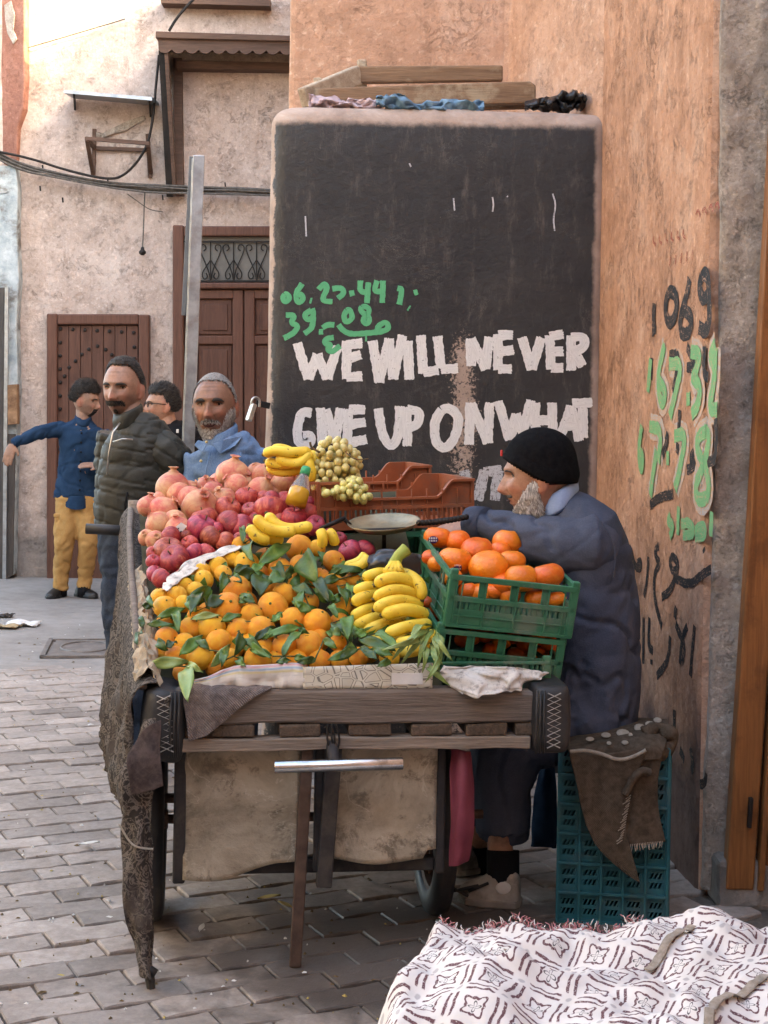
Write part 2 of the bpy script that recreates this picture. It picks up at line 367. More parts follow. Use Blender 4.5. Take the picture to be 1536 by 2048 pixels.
for i, p in enumerate(spots):
    if (round(p.x, 4), round(p.y, 4)) not in ns:
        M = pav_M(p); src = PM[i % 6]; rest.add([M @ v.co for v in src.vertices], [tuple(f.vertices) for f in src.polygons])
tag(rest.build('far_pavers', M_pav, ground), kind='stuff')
# drain cover in the street
t = thing('drain_cover', 'square cast iron drain cover set into the grey street', 'drain cover', at(172, 1305, 9.25))
c0 = at(172, 1308, 4500 / (1308 - HZ)); c0.z = 0; Mz = Matrix.Translation(c0) @ Matrix.Rotation(R_(8), 4, 'Z')
M_drain = pm('worn drain iron', (.10, .09, .082), (.22, .20, .185), 14, .6, .4, 60, .004, metal=.3)
mb = MB(); mb.box((0, 0, .004), (.40, .55, .014)); mb.v = [Mz @ v for v in mb.v]; mb.build('lid', M_drain, t, bevel=.003)
mb = MB()
for x, y, sx, sy in ((0, -.31, .5, .03), (0, .31, .5, .03), (-.235, 0, .03, .65), (.235, 0, .03, .65)): mb.box((x, y, .006), (sx, sy, .018))
mb.v = [Mz @ v for v in mb.v]; mb.build('frame', M_drain, t, bevel=.003)
mb = MB(); mb.tube([(.15 * math.cos(a * .3), .2 * math.sin(a * .3), .0125) for a in range(21)], .007, 6, closed=True); mb.v = [Mz @ v for v in mb.v]; mb.build('ring', M_drain, t, sm=True)

# ---- corner building on the right: graffiti wall, buttress, upper wall, doorway side
WA, WB = V((1.010, 4.72, 0)), V((.885, 6.22, 0))                    # graffiti wall, near to far
HR = 5.80
cb = thing('corner_building', 'orange plastered corner building with graffiti and a black painted buttress', 'building', (1.0, 5.5, 0))
foot = [WA, WB, V((.56, 7.05, 0)), V((-.474, 7.05, 0)), V((-.474, 12.7, 0)), V((5, 12.7, 0)), V((5, 4.72, 0))]
wall_o = MB().prism([V((p.x, p.y, -.1)) for p in foot[:2]] + [V((p.x, p.y, -.1)) for p in foot[2:]], (0, 0, HR + .1))
wall_o.mi = [1] * len(wall_o.f); wall_o.mi[2] = 0
wo = wall_o.build('wall', [M_graf, M_orange], cb, bevel=.025, fixn=True)
near_w = MB().prism([(1.36, -9, -.1), (5, -9, -.1), (5, 4.71, -.1), (1.36, 4.71, -.1)], (0, 0, HR + .1)); near_w.build('street_wall', M_orange, cb, fixn=True)
MB().prism([(-8, -4.5, -.1), (1.3, -4.5, -.1), (1.3, -9, -.1), (-8, -9, -.1)], (0, 0, 8.0)).build('unseen_fill_blocker', M_orange, cb, fixn=True)  # wall added behind the camera, unseen, to cut frontal fill light
# buttress, rounded at its top and sides
bx0, bx1, by0, by1, bz = -.492, .93, 6.2, 7.1, 2.745
import bmesh
bm = bmesh.new(); bmesh.ops.create_cube(bm, size=1)
for v in bm.verts: v.co = V((lerp(bx0, bx1, v.co.x + .5), lerp(by0, by1, v.co.y + .5), lerp(-.05, bz, v.co.z + .5)))
ed = [e for e in bm.edges if all(abs(v.co.z - bz) < 1e-4 for v in e.verts) or all(abs(v.co.x - bx0) < 1e-4 for v in e.verts) or all(abs(v.co.y - by0) < 1e-4 for v in e.verts)]
bmesh.ops.bevel(bm, geom=ed, offset=.085, segments=7, profile=.5, affect='EDGES')
bmesh.ops.subdivide_edges(bm, edges=[e for e in bm.edges if e.calc_length() > .3], cuts=16, use_grid_fill=True)
for v in bm.verts:
    n_ = fb(v.co, 2.1) * .012 + fb(v.co + V((9, 0, 0)), 6) * .004
    if v.co.y < by0 + .09: v.co.y -= n_ * (.0 if v.co.z < 2.62 else 1.2)
    if v.co.z > bz - .09: v.co.z += n_ * 1.5
    if v.co.x < bx0 + .09: v.co.x += n_ * .6
me = bpy.data.meshes.new('buttress'); bm.to_mesh(me); bm.free()
for v in me.vertices: v.co = mw(cb).inverted() @ v.co
me.polygons.foreach_set('use_smooth', [True] * len(me.polygons)); buttress = link('buttress', me, M_board, cb)
# concrete jamb and wooden door at the right edge
jl = [at(1443, -60, 4.70), at(1440, 500, 4.70), at(1424, 1200, 4.70), at(1402, 1775, 4.70)]
jr = [at(1556, -60, 4.66), at(1532, 420, 4.66), at(1502, 1000, 4.66), at(1462, 1790, 4.66)]
mb = MB(); L_, Rr = [], []
for i in range(41):
    q = i / 40 * 3; k = min(2, int(q)); f = q - k; a = jl[k].lerp(jl[k + 1], f); b = jr[k].lerp(jr[k + 1], f)
    a = a + V((.006 * fb(a, 7), 0, 0)); L_.append(a); Rr.append(b + V((.10, 0, 0)))
rws = [[a.lerp(b, j / 12) + V((0, -.018 * fb(a.lerp(b, j / 12), 9) - .01, 0)) for j in range(13)] for a, b in zip(L_, Rr)]
for r in rws: r.insert(0, r[0] + V((.004, .12, 0)))
mb.grid(rws); mb.build('concrete_jamb', M_conc, cb, sm=True)
mb = MB(); mb.box((1.45, 4.66, .06), (.8, .18, .16), jit=.01); mb.build('threshold_stone', M_stone, cb, bevel=.02)
mb = MB(); rk = random.Random(3)
for i in range(2): pass
door_r = MB(); edge = [(1545, 250), (1531, 500), (1502, 1020), (1452, 1780)]
pl = [at(x, y, 4.56) for x, y in edge]; q0 = at(1560, -80, 4.56); pts = [q0] + pl
door_r.prism(pts + [p + V((.085, 0, 0)) for p in reversed(pts)], (0, .06, 0)); dr = door_r.build('wooden_door', M_yellowwood, cb, bevel=.006, fixn=True)
for off, wd, dy in ((.095, .018, -.012), (.118, .09, .012), (.215, .3, .0)):
    mb = MB(); pp = [p + V((off, dy, 0)) for p in pts]; mb.prism(pp + [p + V((wd, 0, 0)) for p in reversed(pp)], (0, .05, 0)); mb.build('board', M_yellowwood, dr, bevel=.004, fixn=True)
mb = MB(); mb.bar(at(1502, 1595, 4.54), at(1498, 1655, 4.54), .018, .012); mb.build('hinge', M_blackm, dr, bevel=.002)

# ---- pink building at the end of the street
YP = 12.86
pk = thing('pink_building', 'pale pink plastered house with two brown doors and a wooden hood', 'building', (-1.8, YP, 0))
def P(x, y, d=YP): return at(x, y, d)
rows = []
for i in range(90):
    z = -.05 + i * .09
    rows.append([(-4.6 + j * .06, YP + .014 * fb(V((-4.6 + j * .06, 2, z)), 1.1) + .004 * fb(V((-4.6 + j * .06, 5, z)), 5), z) for j in range(84)])
mb = MB(); mb.grid(rows); mb.box((-2.1, YP + 1.6, 4), (5.4, 3.0, 8.1)); mb.build('wall', M_pink, pk, sm=True)
def quad(mb, x0, y0, x1, y1, d0, d1, dy=0):
    "front-facing slab between photo rows/columns at distance d0, reaching back to d1; dy: drop to the right"
    mb.prism([P(x0, y0, d0), P(x1, y0 + dy, d0), P(x1, y1 + dy, d0), P(x0, y1, d0)], (0, d1 - d0, 0)); return mb
# plank door
pd = quad(MB(), 112, 648, 280, 1168, YP - .02, YP + .03).build('plank_door', M_dwood, pk, fixn=True)
for nm, a in (('door_frame', (93, 627, 114, 1172)), ('door_frame', (277, 629, 298, 1172)), ('lintel', (114.2, 628, 276.8, 649))):
    quad(MB(), *a, YP - .085, YP + .02).build(nm, M_dframe, pd, bevel=.012, fixn=True)
for i in range(7):
    x = 115 + i * 23.1; quad(MB(), x, 651, x + 22.3, 1166, YP - .046 - .004 * (i % 2), YP - .015).build('plank', M_dwood, pd, bevel=.004, fixn=True)
studs = [(332 + 67 * i, 158 + 3.4 * i) for i in range(7)] + [(330, 233 + 73 * i) for i in range(9)] + [(737, 258 + 62 * i) for i in range(10)]
studs += [(535, 253), (487, 270), (449, 298), (414, 335), (380, 370), (354, 418), (580, 272), (613, 300), (650, 338), (680, 378), (700, 425)]
studs += [(395 + 67 * i, 820) for i in range(5)] + [(395 + 67 * i, 1220) for i in range(5)]
sm_ = MB().sph((0, 0, 0), (.016, .010, .016), 10, 6).mesh('stud', None, True)
for zx, zy in studs:
    p = P(zx / 2.743, 600 + zy / 2.743, YP - .054); link('stud', sm_, M_blackm, pd, mw(pd).inverted() @ Matrix.Translation(p))
# double door with transom
dd_ = quad(MB(), 366, 470, 620, 1168, YP - .02, YP + .03).build('panelled_door', M_dwood, pk, fixn=True)
for nm, a in (('door_frame', (345, 450, 367, 1172)), ('lintel', (367.2, 452, 620, 472)), ('transom_rail', (367.2, 565, 620, 577))):
    quad(MB(), *a, YP - .10, YP + .02, ).build(nm, M_dframe, dd_, bevel=.012, fixn=True)
for x0, x1 in ((374, 486), (489, 600)):
    mb = MB(); b0 = YP - .06
    for a in ((x0, 580, x0 + 20, 1164), (x1 - 20, 580, x1, 1164), (x0 + 20, 580, x1 - 20, 597), (x0 + 20, 672, x1 - 20, 688), (x0 + 20, 945, x1 - 20, 965), (x0 + 20, 1140, x1 - 20, 1164)): quad(mb, *a, b0, YP - .015)
    mb.build('leaf_frame', M_dframe, dd_, bevel=.006, fixn=True)
    for y0, y1 in ((600, 669), (691, 942), (968, 1137)):
        mb = MB(); a = (x0 + 23, y0, x1 - 23, y1); quad(mb, *a, YP - .035, YP - .012); quad(mb, a[0] + 8, a[1] + 8, a[2] - 8, a[3] - 8, YP - .048, YP - .034); mb.build('panel', M_dwood, dd_, bevel=.006, fixn=True)
quad(MB(), 368, 474, 620, 564, YP - .035, YP - .024).build('pane', M_pane, dd_, fixn=True)
def scroll(mb, pts, r=.0055): mb.tube([P(x, y, YP - .062) for x, y in [(p.x, p.y) for p in chaikin([V((a, b, 0)) for a, b in pts], 3)]], r, 6)
for u in range(5):
    x = 398 + u * 46; mb = MB()
    for s in (-1, 1):
        c = x + 23; scroll(mb, [(c, 562), (c + s * 4, 540), (c + s * 20, 505), (c + s * 22, 492), (c + s * 12, 488), (c + s * 8, 497), (c + s * 14, 502)])
        scroll(mb, [(c, 520), (c + s * 10, 535), (c + s * 18, 548), (c + s * 13, 560), (c + s * 5, 554), (c + s * 9, 546)])
    scroll(mb, [(x + 23, 482), (x + 23, 562)]); mb.build('scroll_grille', M_blackm, dd_, sm=True)
for y in (483, 562): MB().bar(P(368, y, YP - .062), P(620, y, YP - .062), .014, .012).build('grille_bar', M_blackm, dd_)
# wooden hood with scalloped valance
hd = MB().prism([P(311, 62, 12.40), P(620, 72, 12.40), P(620, 83, 12.40), P(311, 76, 12.40)], (0, .47, 0)).build('hood', M_hood, pk, bevel=.008, fixn=True)
pts = [P(316, 76, 12.43), P(620, 83, 12.43)]; xs = [620 - i * 3 for i in range(102)]
pts += [P(x, 96 + (x - 316) * .012 + 10 * abs(math.sin(math.pi * (x - 316) / 27)) ** .6, 12.43) for x in xs]
MB().prism(pts, (0, .03, 0)).build('valance', M_hood, hd, fixn=True)
side = [P(317, 100, 12.46), P(317, 100, 12.86), P(334, 394, 12.86), P(333, 394, 12.78)]
MB().prism(side, (.055, 0, 0)).build('bracket_board', M_blackm, hd, bevel=.004, fixn=True)
for i in range(26):
    a = P(333 + i * .62, 108 + i * 11, 12.455 + .0128 * i); 
MB().bar(P(333, 104, 12.455), P(350, 392, 12.79), .03, .03).build('bracket_edge', M_hood, hd)
MB().prism([P(352, 120, 12.70), P(620, 126, 12.70), P(620, 140, 12.70), P(352, 136, 12.70)], (0, .15, 0)).build('beam', M_hood, hd, fixn=True)
MB().bar(P(356, 118, 12.83), P(360, 392, 12.83), .07, .07).build('upright', M_hood, hd)
MB().prism([P(320, -6, 12.7), P(540, -4, 12.7), P(540, 12, 12.7), P(322, 6, 12.7)], (0, .16, 0)).build('sill_board', M_hood, pk, fixn=True)
# tin shelf on brackets
sh = MB().prism([P(128, 180, 12.48), P(304, 194, 12.48), P(304, 201, 12.48), P(128, 186, 12.48)], (0, .37, .03)).build('tin_awning', M_galv, pk, fixn=True)
for x, y in ((148, 188), (299, 202)):
    mb = MB(); mb.bar(P(x, y, 12.5), P(x + 1, y + 2, 12.85), .02, .02); mb.bar(P(x + 1, y, 12.845), P(x + 2, y + 32, 12.845), .026, .012); mb.bar(P(x, y + 2, 12.52), P(x + 2, y + 28, 12.84), .016, .016); mb.build('bracket', M_blackm, sh)
# empty iron bracket frame below it
mb = MB()
for a, b in (((172, 277, 12.5), (298, 287, 12.5)), ((188, 296, 12.84), (294, 300, 12.84)), ((173, 277, 12.5), (189, 296, 12.84)), ((297, 287, 12.5), (294, 300, 12.84)), ((174, 280, 12.5), (186, 348, 12.84)), ((296, 290, 12.5), (302, 346, 12.84)), ((189, 258, 12.84), (187, 350, 12.84)), ((295, 268, 12.84), (300, 355, 12.84))):
    mb.bar(P(*a), P(*b), .030, .030)
mb.build('iron_frame', M_hood, pk)
mb = MB(); up = [(190, 262), (205, 266), (225, 256), (245, 246), (265, 238), (288, 230), (292, 238), (270, 250), (250, 262), (225, 268), (205, 276), (191, 274)]
mb.prism([P(x, y, YP - .022) for x, y in up], (0, .03, 0)); mb.build('plaster_scar', M_conc, pk, bevel=.008, fixn=True)
# cables
def cable(name, pts, r, parent, d=12.72, mat=None, sm=True):
    q = chaikin([P(p[0], p[1], p[2] if len(p) > 2 else d) for p in pts], 3); return MB().tube(q, r, 6).build(name, mat or M_wire, parent, sm=sm)
rk = random.Random(5)
for k in range(7):
    o = (k - 3) * 2.6; cable('cable', [(-20, 302 + o), (40, 335 + o * .9 + rk.uniform(-3, 3)), (120, 350 + o * .5 + rk.uniform(-3, 3)), (210, 368 + o * .6 + rk.uniform(-3, 3)), (300, 375 + o + rk.uniform(-3, 3)), (400, 379 + o * .8 + rk.uniform(-2, 2)), (470, 382 + o + rk.uniform(-3, 3)), (600, 388 + o * .6)], .009, pk, 12.70 + .02 * (k % 3))
cable('cable', [(-20, 300), (60, 316), (130, 340), (215, 360), (250, 352), (290, 305), (305, 250), (313, 160), (318, 110)], .011, pk, 12.66, M_blackm)
cable('cable', [(338, 62), (352, 38), (372, 14), (405, -20)], .013, pk, 12.5, M_blackm)
cable('cable', [(290, 380), (288, 420), (287, 460), (285, 495)], .006, pk, 12.78)
cable('cable', [(255, 388), (285, 410), (300, 420), (326, 424)], .004, pk, 12.80)
MB().lathe([(.004, .03), (.014, .02), (.018, 0), (.03, -.012), (.03, -.03), (.012, -.045), (.001, -.046)], P(285, 500, 12.78), 12).build('bulb_socket', M_blackm, pk, sm=True)
cable('cable', [(40, 100, 12.80), (150, 68, 12.80), (250, 38, 12.80)], .006, pk)
for x, y in ((80, 372), (125, 395), (325, 390), (450, 365), (497, 375), (215, 355), (85, 330)):
    MB().bar(P(x, y, YP - .1), P(x + 1, y + 10, YP - .1), .012, .012).build('hook', M_blackm, pk)

# ---- red building at the left edge, plus an added, unseen bounce wall
rb = thing('red_building', 'red plastered building with weathered pale blue shopfront at left edge', 'building', (-3.6, 12.0, 0))
YR = 12.70
out = [(-260, -700), (52, -700), (50, 0), (50, 150), (47, 215), (36, 255), (33, 330), (-260, 330)]
MB().prism([P(x, y, YR + (50 - x) * .0036) for x, y in out], (0, .6, 0)).build('upper_wall', M_red, rb, bevel=.02, fixn=True)
MB().prism([P(x, y, YR + (50 - x) * .0036 - .02) for x, y in ((8, 10), (22, 0), (30, 30), (27, 60), (34, 78), (26, 88), (14, 66), (10, 40))], (0, .03, 0)).build('plaster_scar', M_conc, rb, bevel=.006, fixn=True)
MB().prism([P(x, y, YR + .02) for x, y in ((-40, 331), (32, 331), (36, 380), (34, 470), (38, 560), (33, 640), (36, 780), (30, 1000), (27, 1150), (-40, 1170))], (0, .14, 0)).build('corner_post', M_bluewhite, rb, bevel=.01, fixn=True)
MB().prism([P(x, y, YR - .03) for x, y in ((-60, 575), (9, 575), (7, 1160), (-60, 1160))], (0, .04, 0)).build('shutter', M_oldboard, rb, bevel=.004, fixn=True)
MB().bar(P(14, 575, YR - .05), P(9, 1170, YR - .05), .03, .03).build('steel_post', M_galv, rb)
MB().prism([P(x, y, YR - .02) for x, y in ((16, 868), (30, 868), (25, 1150), (12, 1160))], (0, .03, 0)).build('lower_panel', M_oldboard, rb, fixn=True)
MB().prism([P(x, y, YR - .07) for x, y in ((14, 770), (34, 768), (35, 848), (15, 850))], (0, .085, 0)).build('tin_box', M_rust, rb, bevel=.006, fixn=True)
MB().bar(P(-5, 388, YR - .1), P(16, 384, YR - .1), .06, .012).build('ledge', M_galv, rb)
MB().prism([(-6.2, -9, -.1), (-6.2, 7.0, -.1), (-9, 7.0, -.1), (-9, -9, -.1)], (0, 0, 6.8)).build('side_wall', M_cream, rb, fixn=True)  # unseen wall added left of frame to bounce sunlight into the street
# ================================================================== PAINT ON THE WALLS
def paint_mat(name, c, wear, thr, rough=.6):
    t = NT(name); co = t.coord((1, 1, 1), True); a = t.noise(co, 75, 6, .8); b = t.noise(t.coord((16, 260, 1), uv=True), 1, 5, .7)
    k = t.step(t.math('MULTIPLY_ADD', a, .55, t.math('MULTIPLY', b, .45)), thr, thr + .045)
    c2 = t.ramp(b, [(.3, tuple(q * .74 for q in c)), (.6, c)])
    return t.end(t.mix(k, c2, wear), rough, t.bump(b, .5, .003), 0, .3)
M_white = paint_mat('white wall paint', (.80, .79, .77), (.10, .09, .085), .57)
M_whitew = paint_mat('rubbed white paint', (.58, .58, .60), (.10, .08, .075), .52)
M_green = paint_mat('green wall paint', (.11, .46, .22), (.05, .12, .07), .58)
M_greeno = paint_mat('green paint on orange wall', (.17, .40, .17), (.46, .27, .17), .53)
M_greyh = paint_mat('grey underpaint', (.44, .41, .38), (.50, .30, .19), .47)
M_blackp = paint_mat('black wall paint', (.018, .016, .016), (.44, .24, .15), .54)
M_redp = paint_mat('thin red marker', (.30, .06, .03), (.50, .26, .15), .50)
class Plane:
    def __init__(s, p0, ex, n): s.p0 = V(p0); s.ex = V(ex).normalized(); s.n = V(n).normalized(); s.ez = V((0, 0, 1)); s.k = 0
    def uv(s, x, y):
        q = hit(x, y, s.p0, s.n) - s.p0; return V((q.dot(s.ex), q.z, 0))
    def pt(s, a, off): return s.p0 + s.ex * a.x + s.ez * a.y + s.n * off
def strokes(mb, pl, lines, w, cv, seed=0, off=.0009, bands=8, dry=.35):
    "brush strokes: polylines in photo pixels laid on a wall plane, built of bristle bands with ragged ends and edges"
    r = random.Random(seed)
    for line in lines:
        pts = [pl.uv(*cv(*p)) for p in line]
        closed = (pts[0] - pts[-1]).length < 1e-4 and len(pts) > 3
        if closed: pts = chaikin(pts[:-1], 2, True); pts.append(pts[0])
        elif len(pts) > 2: pts = chaikin(pts, 2)
        if (pts[0] - pts[-1]).length < w * .3 and not closed: pts[-1] = pts[0] + V((w * .8, 0, 0))
        q = [pts[0]]
        for a, b in zip(pts, pts[1:]):
            n = max(1, int((b - a).length / (w * .16))); q += [a.lerp(b, i / n) for i in range(1, n + 1)]
        pts = q; N = len(pts); nor = []
        for i in range(N):
            a, b = pts[max(0, i - 1)], pts[min(N - 1, i + 1)]; d = (b - a).normalized(); nor.append(V((-d.y, d.x, 0)))
        d0, d1 = (pts[0] - pts[min(N - 1, 1)]).normalized(), (pts[-1] - pts[max(0, N - 2)]).normalized(); pl.k = (pl.k + 1) % 10; ph = r.uniform(0, 99)
        for bnd in range(bands):
            lo, hi = -.5 + bnd / bands - .02, -.5 + (bnd + 1) / bands + .02; o = off + pl.k * .00012 + bnd * .000012
            e0, e1 = (0, 0) if closed else (r.uniform(-.035, .035) * w, r.uniform(-.04, .06) * w); c = [p.copy() for p in pts]
            if not closed: c[0] = c[0] + d0 * e0; c[-1] = c[-1] + d1 * e1
            b0 = len(mb.v)
            for i, p in enumerate(c):
                edge = lambda k: k * w * (1 + (.16 * fb(V((ph + i * .35, k * 3, 0)), 1.0) + r.uniform(-.03, .03) if abs(k) > .45 else 0))
                for k in (lo, hi): mb.v.append(pl.pt(p + nor[i] * edge(k), o)); mb.uv[len(mb.v) - 1] = (ph + i * w * .16, k * w)
            for i in range(N - 1): mb.f.append((b0 + 2 * i, b0 + 2 * i + 1, b0 + 2 * i + 3, b0 + 2 * i + 2)); mb.mi.append(0)
    return mb
PB = Plane((0, 6.2, 1.5), (1, 0, 0), (0, -1, 0))
z4 = lambda x, y: (520 + x / 2.226, 520 + y / 2.226)
L1 = [[[(165, 370), (215, 530)], [(215, 530), (255, 420)], [(255, 420), (300, 530)], [(300, 530), (345, 385)]],
 [[(385, 360), (385, 530)], [(385, 378), (455, 370)], [(385, 440), (450, 422)], [(385, 522), (455, 518)]],
 [[(500, 360), (530, 545)], [(530, 545), (575, 350)], [(575, 350), (592, 530)], [(592, 530), (635, 335)]], [[(657, 360), (665, 532)]],
 [[(715, 335), (727, 505)], [(727, 500), (795, 490)]], [[(790, 340), (807, 482)], [(805, 488), (880, 482)]],
 [[(937, 350), (940, 472)], [(940, 350), (1005, 488)], [(1005, 485), (1020, 342)]],
 [[(1060, 330), (1060, 490)], [(1060, 335), (1125, 335)], [(1060, 410), (1130, 400)], [(1060, 485), (1120, 485)]],
 [[(1165, 345), (1210, 488)], [(1210, 488), (1252, 345)]],
 [[(1290, 335), (1295, 488)], [(1290, 342), (1350, 330)], [(1290, 410), (1350, 405)], [(1295, 480), (1350, 480)]],
 [[(1385, 335), (1385, 492)], [(1385, 345), (1440, 338), (1448, 385), (1392, 408)], [(1400, 410), (1437, 472)]]]
L2 = [[[(230, 682), (185, 675), (165, 750), (168, 815), (222, 825), (228, 778), (192, 782)]], [[(270, 658), (278, 822)]],
 [[(292, 665), (335, 812)], [(335, 812), (358, 660)]],
 [[(395, 665), (385, 822)], [(395, 665), (468, 668)], [(390, 735), (470, 722)], [(385, 818), (475, 798)]],
 [[(525, 660), (545, 785), (585, 838), (618, 785), (622, 652)]], [[(655, 655), (655, 828)], [(655, 665), (712, 672), (705, 728), (660, 748)]],
 [[(830, 648), (778, 705), (775, 800), (820, 850), (872, 790), (888, 695), (830, 648)]],
 [[(935, 635), (930, 822)], [(940, 640), (1015, 815)], [(1015, 815), (1022, 635)]],
 [[(1060, 628), (1112, 800)], [(1112, 800), (1140, 685)], [(1140, 685), (1170, 770)], [(1170, 770), (1205, 625)]],
 [[(1225, 635), (1225, 770)], [(1225, 715), (1300, 712)], [(1300, 635), (1305, 785)]],
 [[(1342, 775), (1385, 650)], [(1385, 650), (1422, 805)], [(1355, 738), (1412, 742)]], [[(1390, 640), (1478, 634)], [(1435, 640), (1440, 792)]]]
for i, l in enumerate(L1 + L2): strokes(MB(), PB, l, .0385 if i < len(L1) else .038, z4, i).build('painted_letter', M_white, buttress)
L3 = [[[(1000, 935), (970, 1070)], [(995, 945), (1075, 935)], [(1060, 935), (1045, 1070)]], [[(890, 965), (935, 955)]]]
for i, l in enumerate(L3): strokes(MB(), PB, l, .042, z4, 50 + i).build('painted_letter', M_whitew, buttress)
G1 = [[[(118, 145), (98, 168), (112, 190), (134, 172), (118, 145)]], [[(188, 105), (158, 150), (166, 192), (194, 180), (186, 148), (160, 162)]], [[(222, 180), (230, 182)]],
 [[(262, 132), (285, 102), (302, 122), (272, 182), (322, 186)]], [[(322, 128), (365, 124), (376, 148), (346, 170)]], [[(398, 150), (420, 146)]],
 [[(447, 92), (445, 145), (492, 140)], [(482, 100), (476, 192)]], [[(522, 92), (505, 142), (557, 140)], [(548, 92), (545, 190)]], [[(612, 125), (634, 130), (620, 198)]], [[(685, 147), (702, 142)]], [[(660, 212), (666, 216)]],
 [[(115, 245), (158, 245), (135, 280), (172, 292), (150, 328), (106, 348)]], [[(228, 224), (196, 240), (210, 270), (240, 252), (234, 226)], [(237, 230), (236, 300), (198, 328)]], [[(262, 320), (268, 320)]],
 [[(396, 212), (370, 245), (382, 282), (416, 258), (396, 212)]], [[(462, 202), (442, 224), (492, 256), (478, 288), (454, 268), (494, 222), (462, 202)]],
 [[(350, 288), (370, 315), (412, 332), (470, 325), (540, 322), (576, 302), (562, 274), (530, 290), (518, 318)]], [[(328, 345), (292, 350), (288, 374), (320, 378), (298, 396), (320, 412), (356, 382)]], [[(278, 302), (302, 287), (330, 290)]], [[(468, 350), (476, 350)]]]
for i, l in enumerate(G1): strokes(MB(), PB, l, .022, z4, 90 + i).build('painted_numeral' if i < 16 else 'painted_script', M_green, buttress)
for l in ([(1035, 655), (1040, 690), (1035, 720)], [(862, 660), (866, 715)], [(1303, 640), (1318, 690), (1305, 750), (1312, 805)], [(1100, 650), (1103, 654)], [(202, 740), (206, 830)], [(665, 505), (672, 520)]):
    strokes(MB(), PB, [l], .006, lambda x, y: (520 + x / 2.226, 100 + y / 2.226), 7).build('paint_drip', M_whitew, buttress)
wd = (WB - WA).normalized(); PG = Plane(WA, wd, V((-wd.y, wd.x, 0)) * (1 if -wd.y < 0 else -1))
if PG.n.x > 0: PG.n = -PG.n
z5 = lambda x, y: (1150 + x / 2.845, 380 + y / 2.845); z6 = lambda x, y: (1180 + x / 2.382, 1000 + y / 2.382)
def graf(name, sets, w, mat, cv, off):
    for i, l in enumerate(sets): strokes(MB(), PG, l, w, cv, 200 + i, off).build(name, mat, wo)
greens = [[[(435, 960), (420, 1150)]], [[(515, 880), (470, 1080), (500, 1240), (525, 1150), (485, 1090)]], [[(540, 990), (615, 985), (580, 1150), (545, 1290)]], [[(640, 1190), (660, 1188)]],
 [[(665, 920), (725, 930), (690, 1040), (670, 1070), (720, 1110), (710, 1220), (670, 1280)]], [[(805, 880), (775, 940), (800, 1010)], [(805, 900), (800, 1080), (770, 1250), (815, 1250)]],
 [[(385, 1340), (365, 1500), (385, 1610), (395, 1510), (370, 1490)]], [[(430, 1345), (500, 1360), (480, 1550)], [(470, 1480), (435, 1740)]], [[(525, 1525), (540, 1525)]], [[(570, 1400), (640, 1380), (600, 1600), (575, 1700)]],
 [[(760, 1370), (705, 1400), (700, 1480), (760, 1600), (770, 1750), (700, 1770), (690, 1680), (740, 1560), (775, 1400), (740, 1365)]]]
graf('grey_underpaint', [greens[i] for i in (1, 2, 4, 5, 7, 9, 10)], .090, M_greyh, z5, .0006)
graf('painted_numeral', greens, .044, M_greeno, z5, .0034)
graf('painted_script', [[[(548, 1850), (530, 1890), (570, 1905), (545, 1972)]], [[(595, 1800), (590, 1962)]], [[(610, 1900), (660, 1890), (690, 1960), (620, 1965)]], [[(690, 1940), (740, 1900), (752, 1970), (690, 1975)]], [[(785, 1830), (780, 1970)]]], .034, M_greeno, z5, .0034)
blk = [[[(455, 645), (450, 720), (455, 825)]], [[(545, 560), (515, 650), (530, 765), (572, 740), (588, 620), (545, 560)]], [[(655, 508), (640, 600), (600, 720), (605, 820), (650, 822), (672, 740), (630, 680), (605, 700)]],
 [[(735, 468), (705, 550), (730, 632), (766, 590), (760, 500), (735, 468)], [(762, 560), (772, 740), (745, 815), (708, 780)]], [[(440, 955), (435, 1080)]], [[(540, 940), (600, 930), (575, 1080), (560, 1150)]], [[(640, 890), (660, 930), (690, 1010), (640, 1010)]], [[(740, 890), (735, 1050), (762, 1062)]],
 [[(600, 1250), (595, 1370)]], [[(590, 1440), (585, 1500)]], [[(805, 1300), (810, 1480), (790, 1550), (750, 1540)]], [[(680, 1490), (655, 1530), (690, 1570), (640, 1592)]], [[(430, 1795), (480, 1750), (560, 1730)]], [[(520, 1390), (532, 1420), (500, 1510)]]]
graf('painted_numeral', blk[:4], .046, M_blackp, z5, .0020); graf('painted_script', blk[4:], .034, M_blackp, z5, .0020)
bl2 = [[[(180, 350), (180, 260), (195, 220), (215, 320), (245, 330), (245, 290), (225, 300)]], [[(280, 270), (275, 380), (260, 460)]], [[(330, 220), (310, 240), (320, 280), (336, 300), (305, 360), (310, 480), (345, 605)]],
 [[(395, 260), (380, 300), (400, 350), (428, 310), (395, 260)], [(420, 330), (390, 430), (345, 462)], [(400, 370), (480, 408), (530, 360), (580, 330)]], [[(545, 228), (548, 248)]],
 [[(500, 600), (490, 700), (480, 840)]], [[(465, 600), (440, 660), (430, 780)]], [[(410, 590), (430, 640), (456, 700), (440, 770)]], [[(412, 508), (405, 562)]], [[(385, 650), (375, 770), (320, 838)]], [[(285, 560), (280, 700), (302, 720)]], [[(258, 560), (255, 780)]], [[(295, 760), (295, 785)]],
 [[(405, 1000), (405, 1110)]], [[(480, 1180), (496, 1270), (485, 1292)]], [[(555, 1300), (550, 1350), (525, 1356)]], [[(430, 1190), (450, 1240)]]]
graf('painted_script', bl2, .030, M_blackp, z6, .0012)
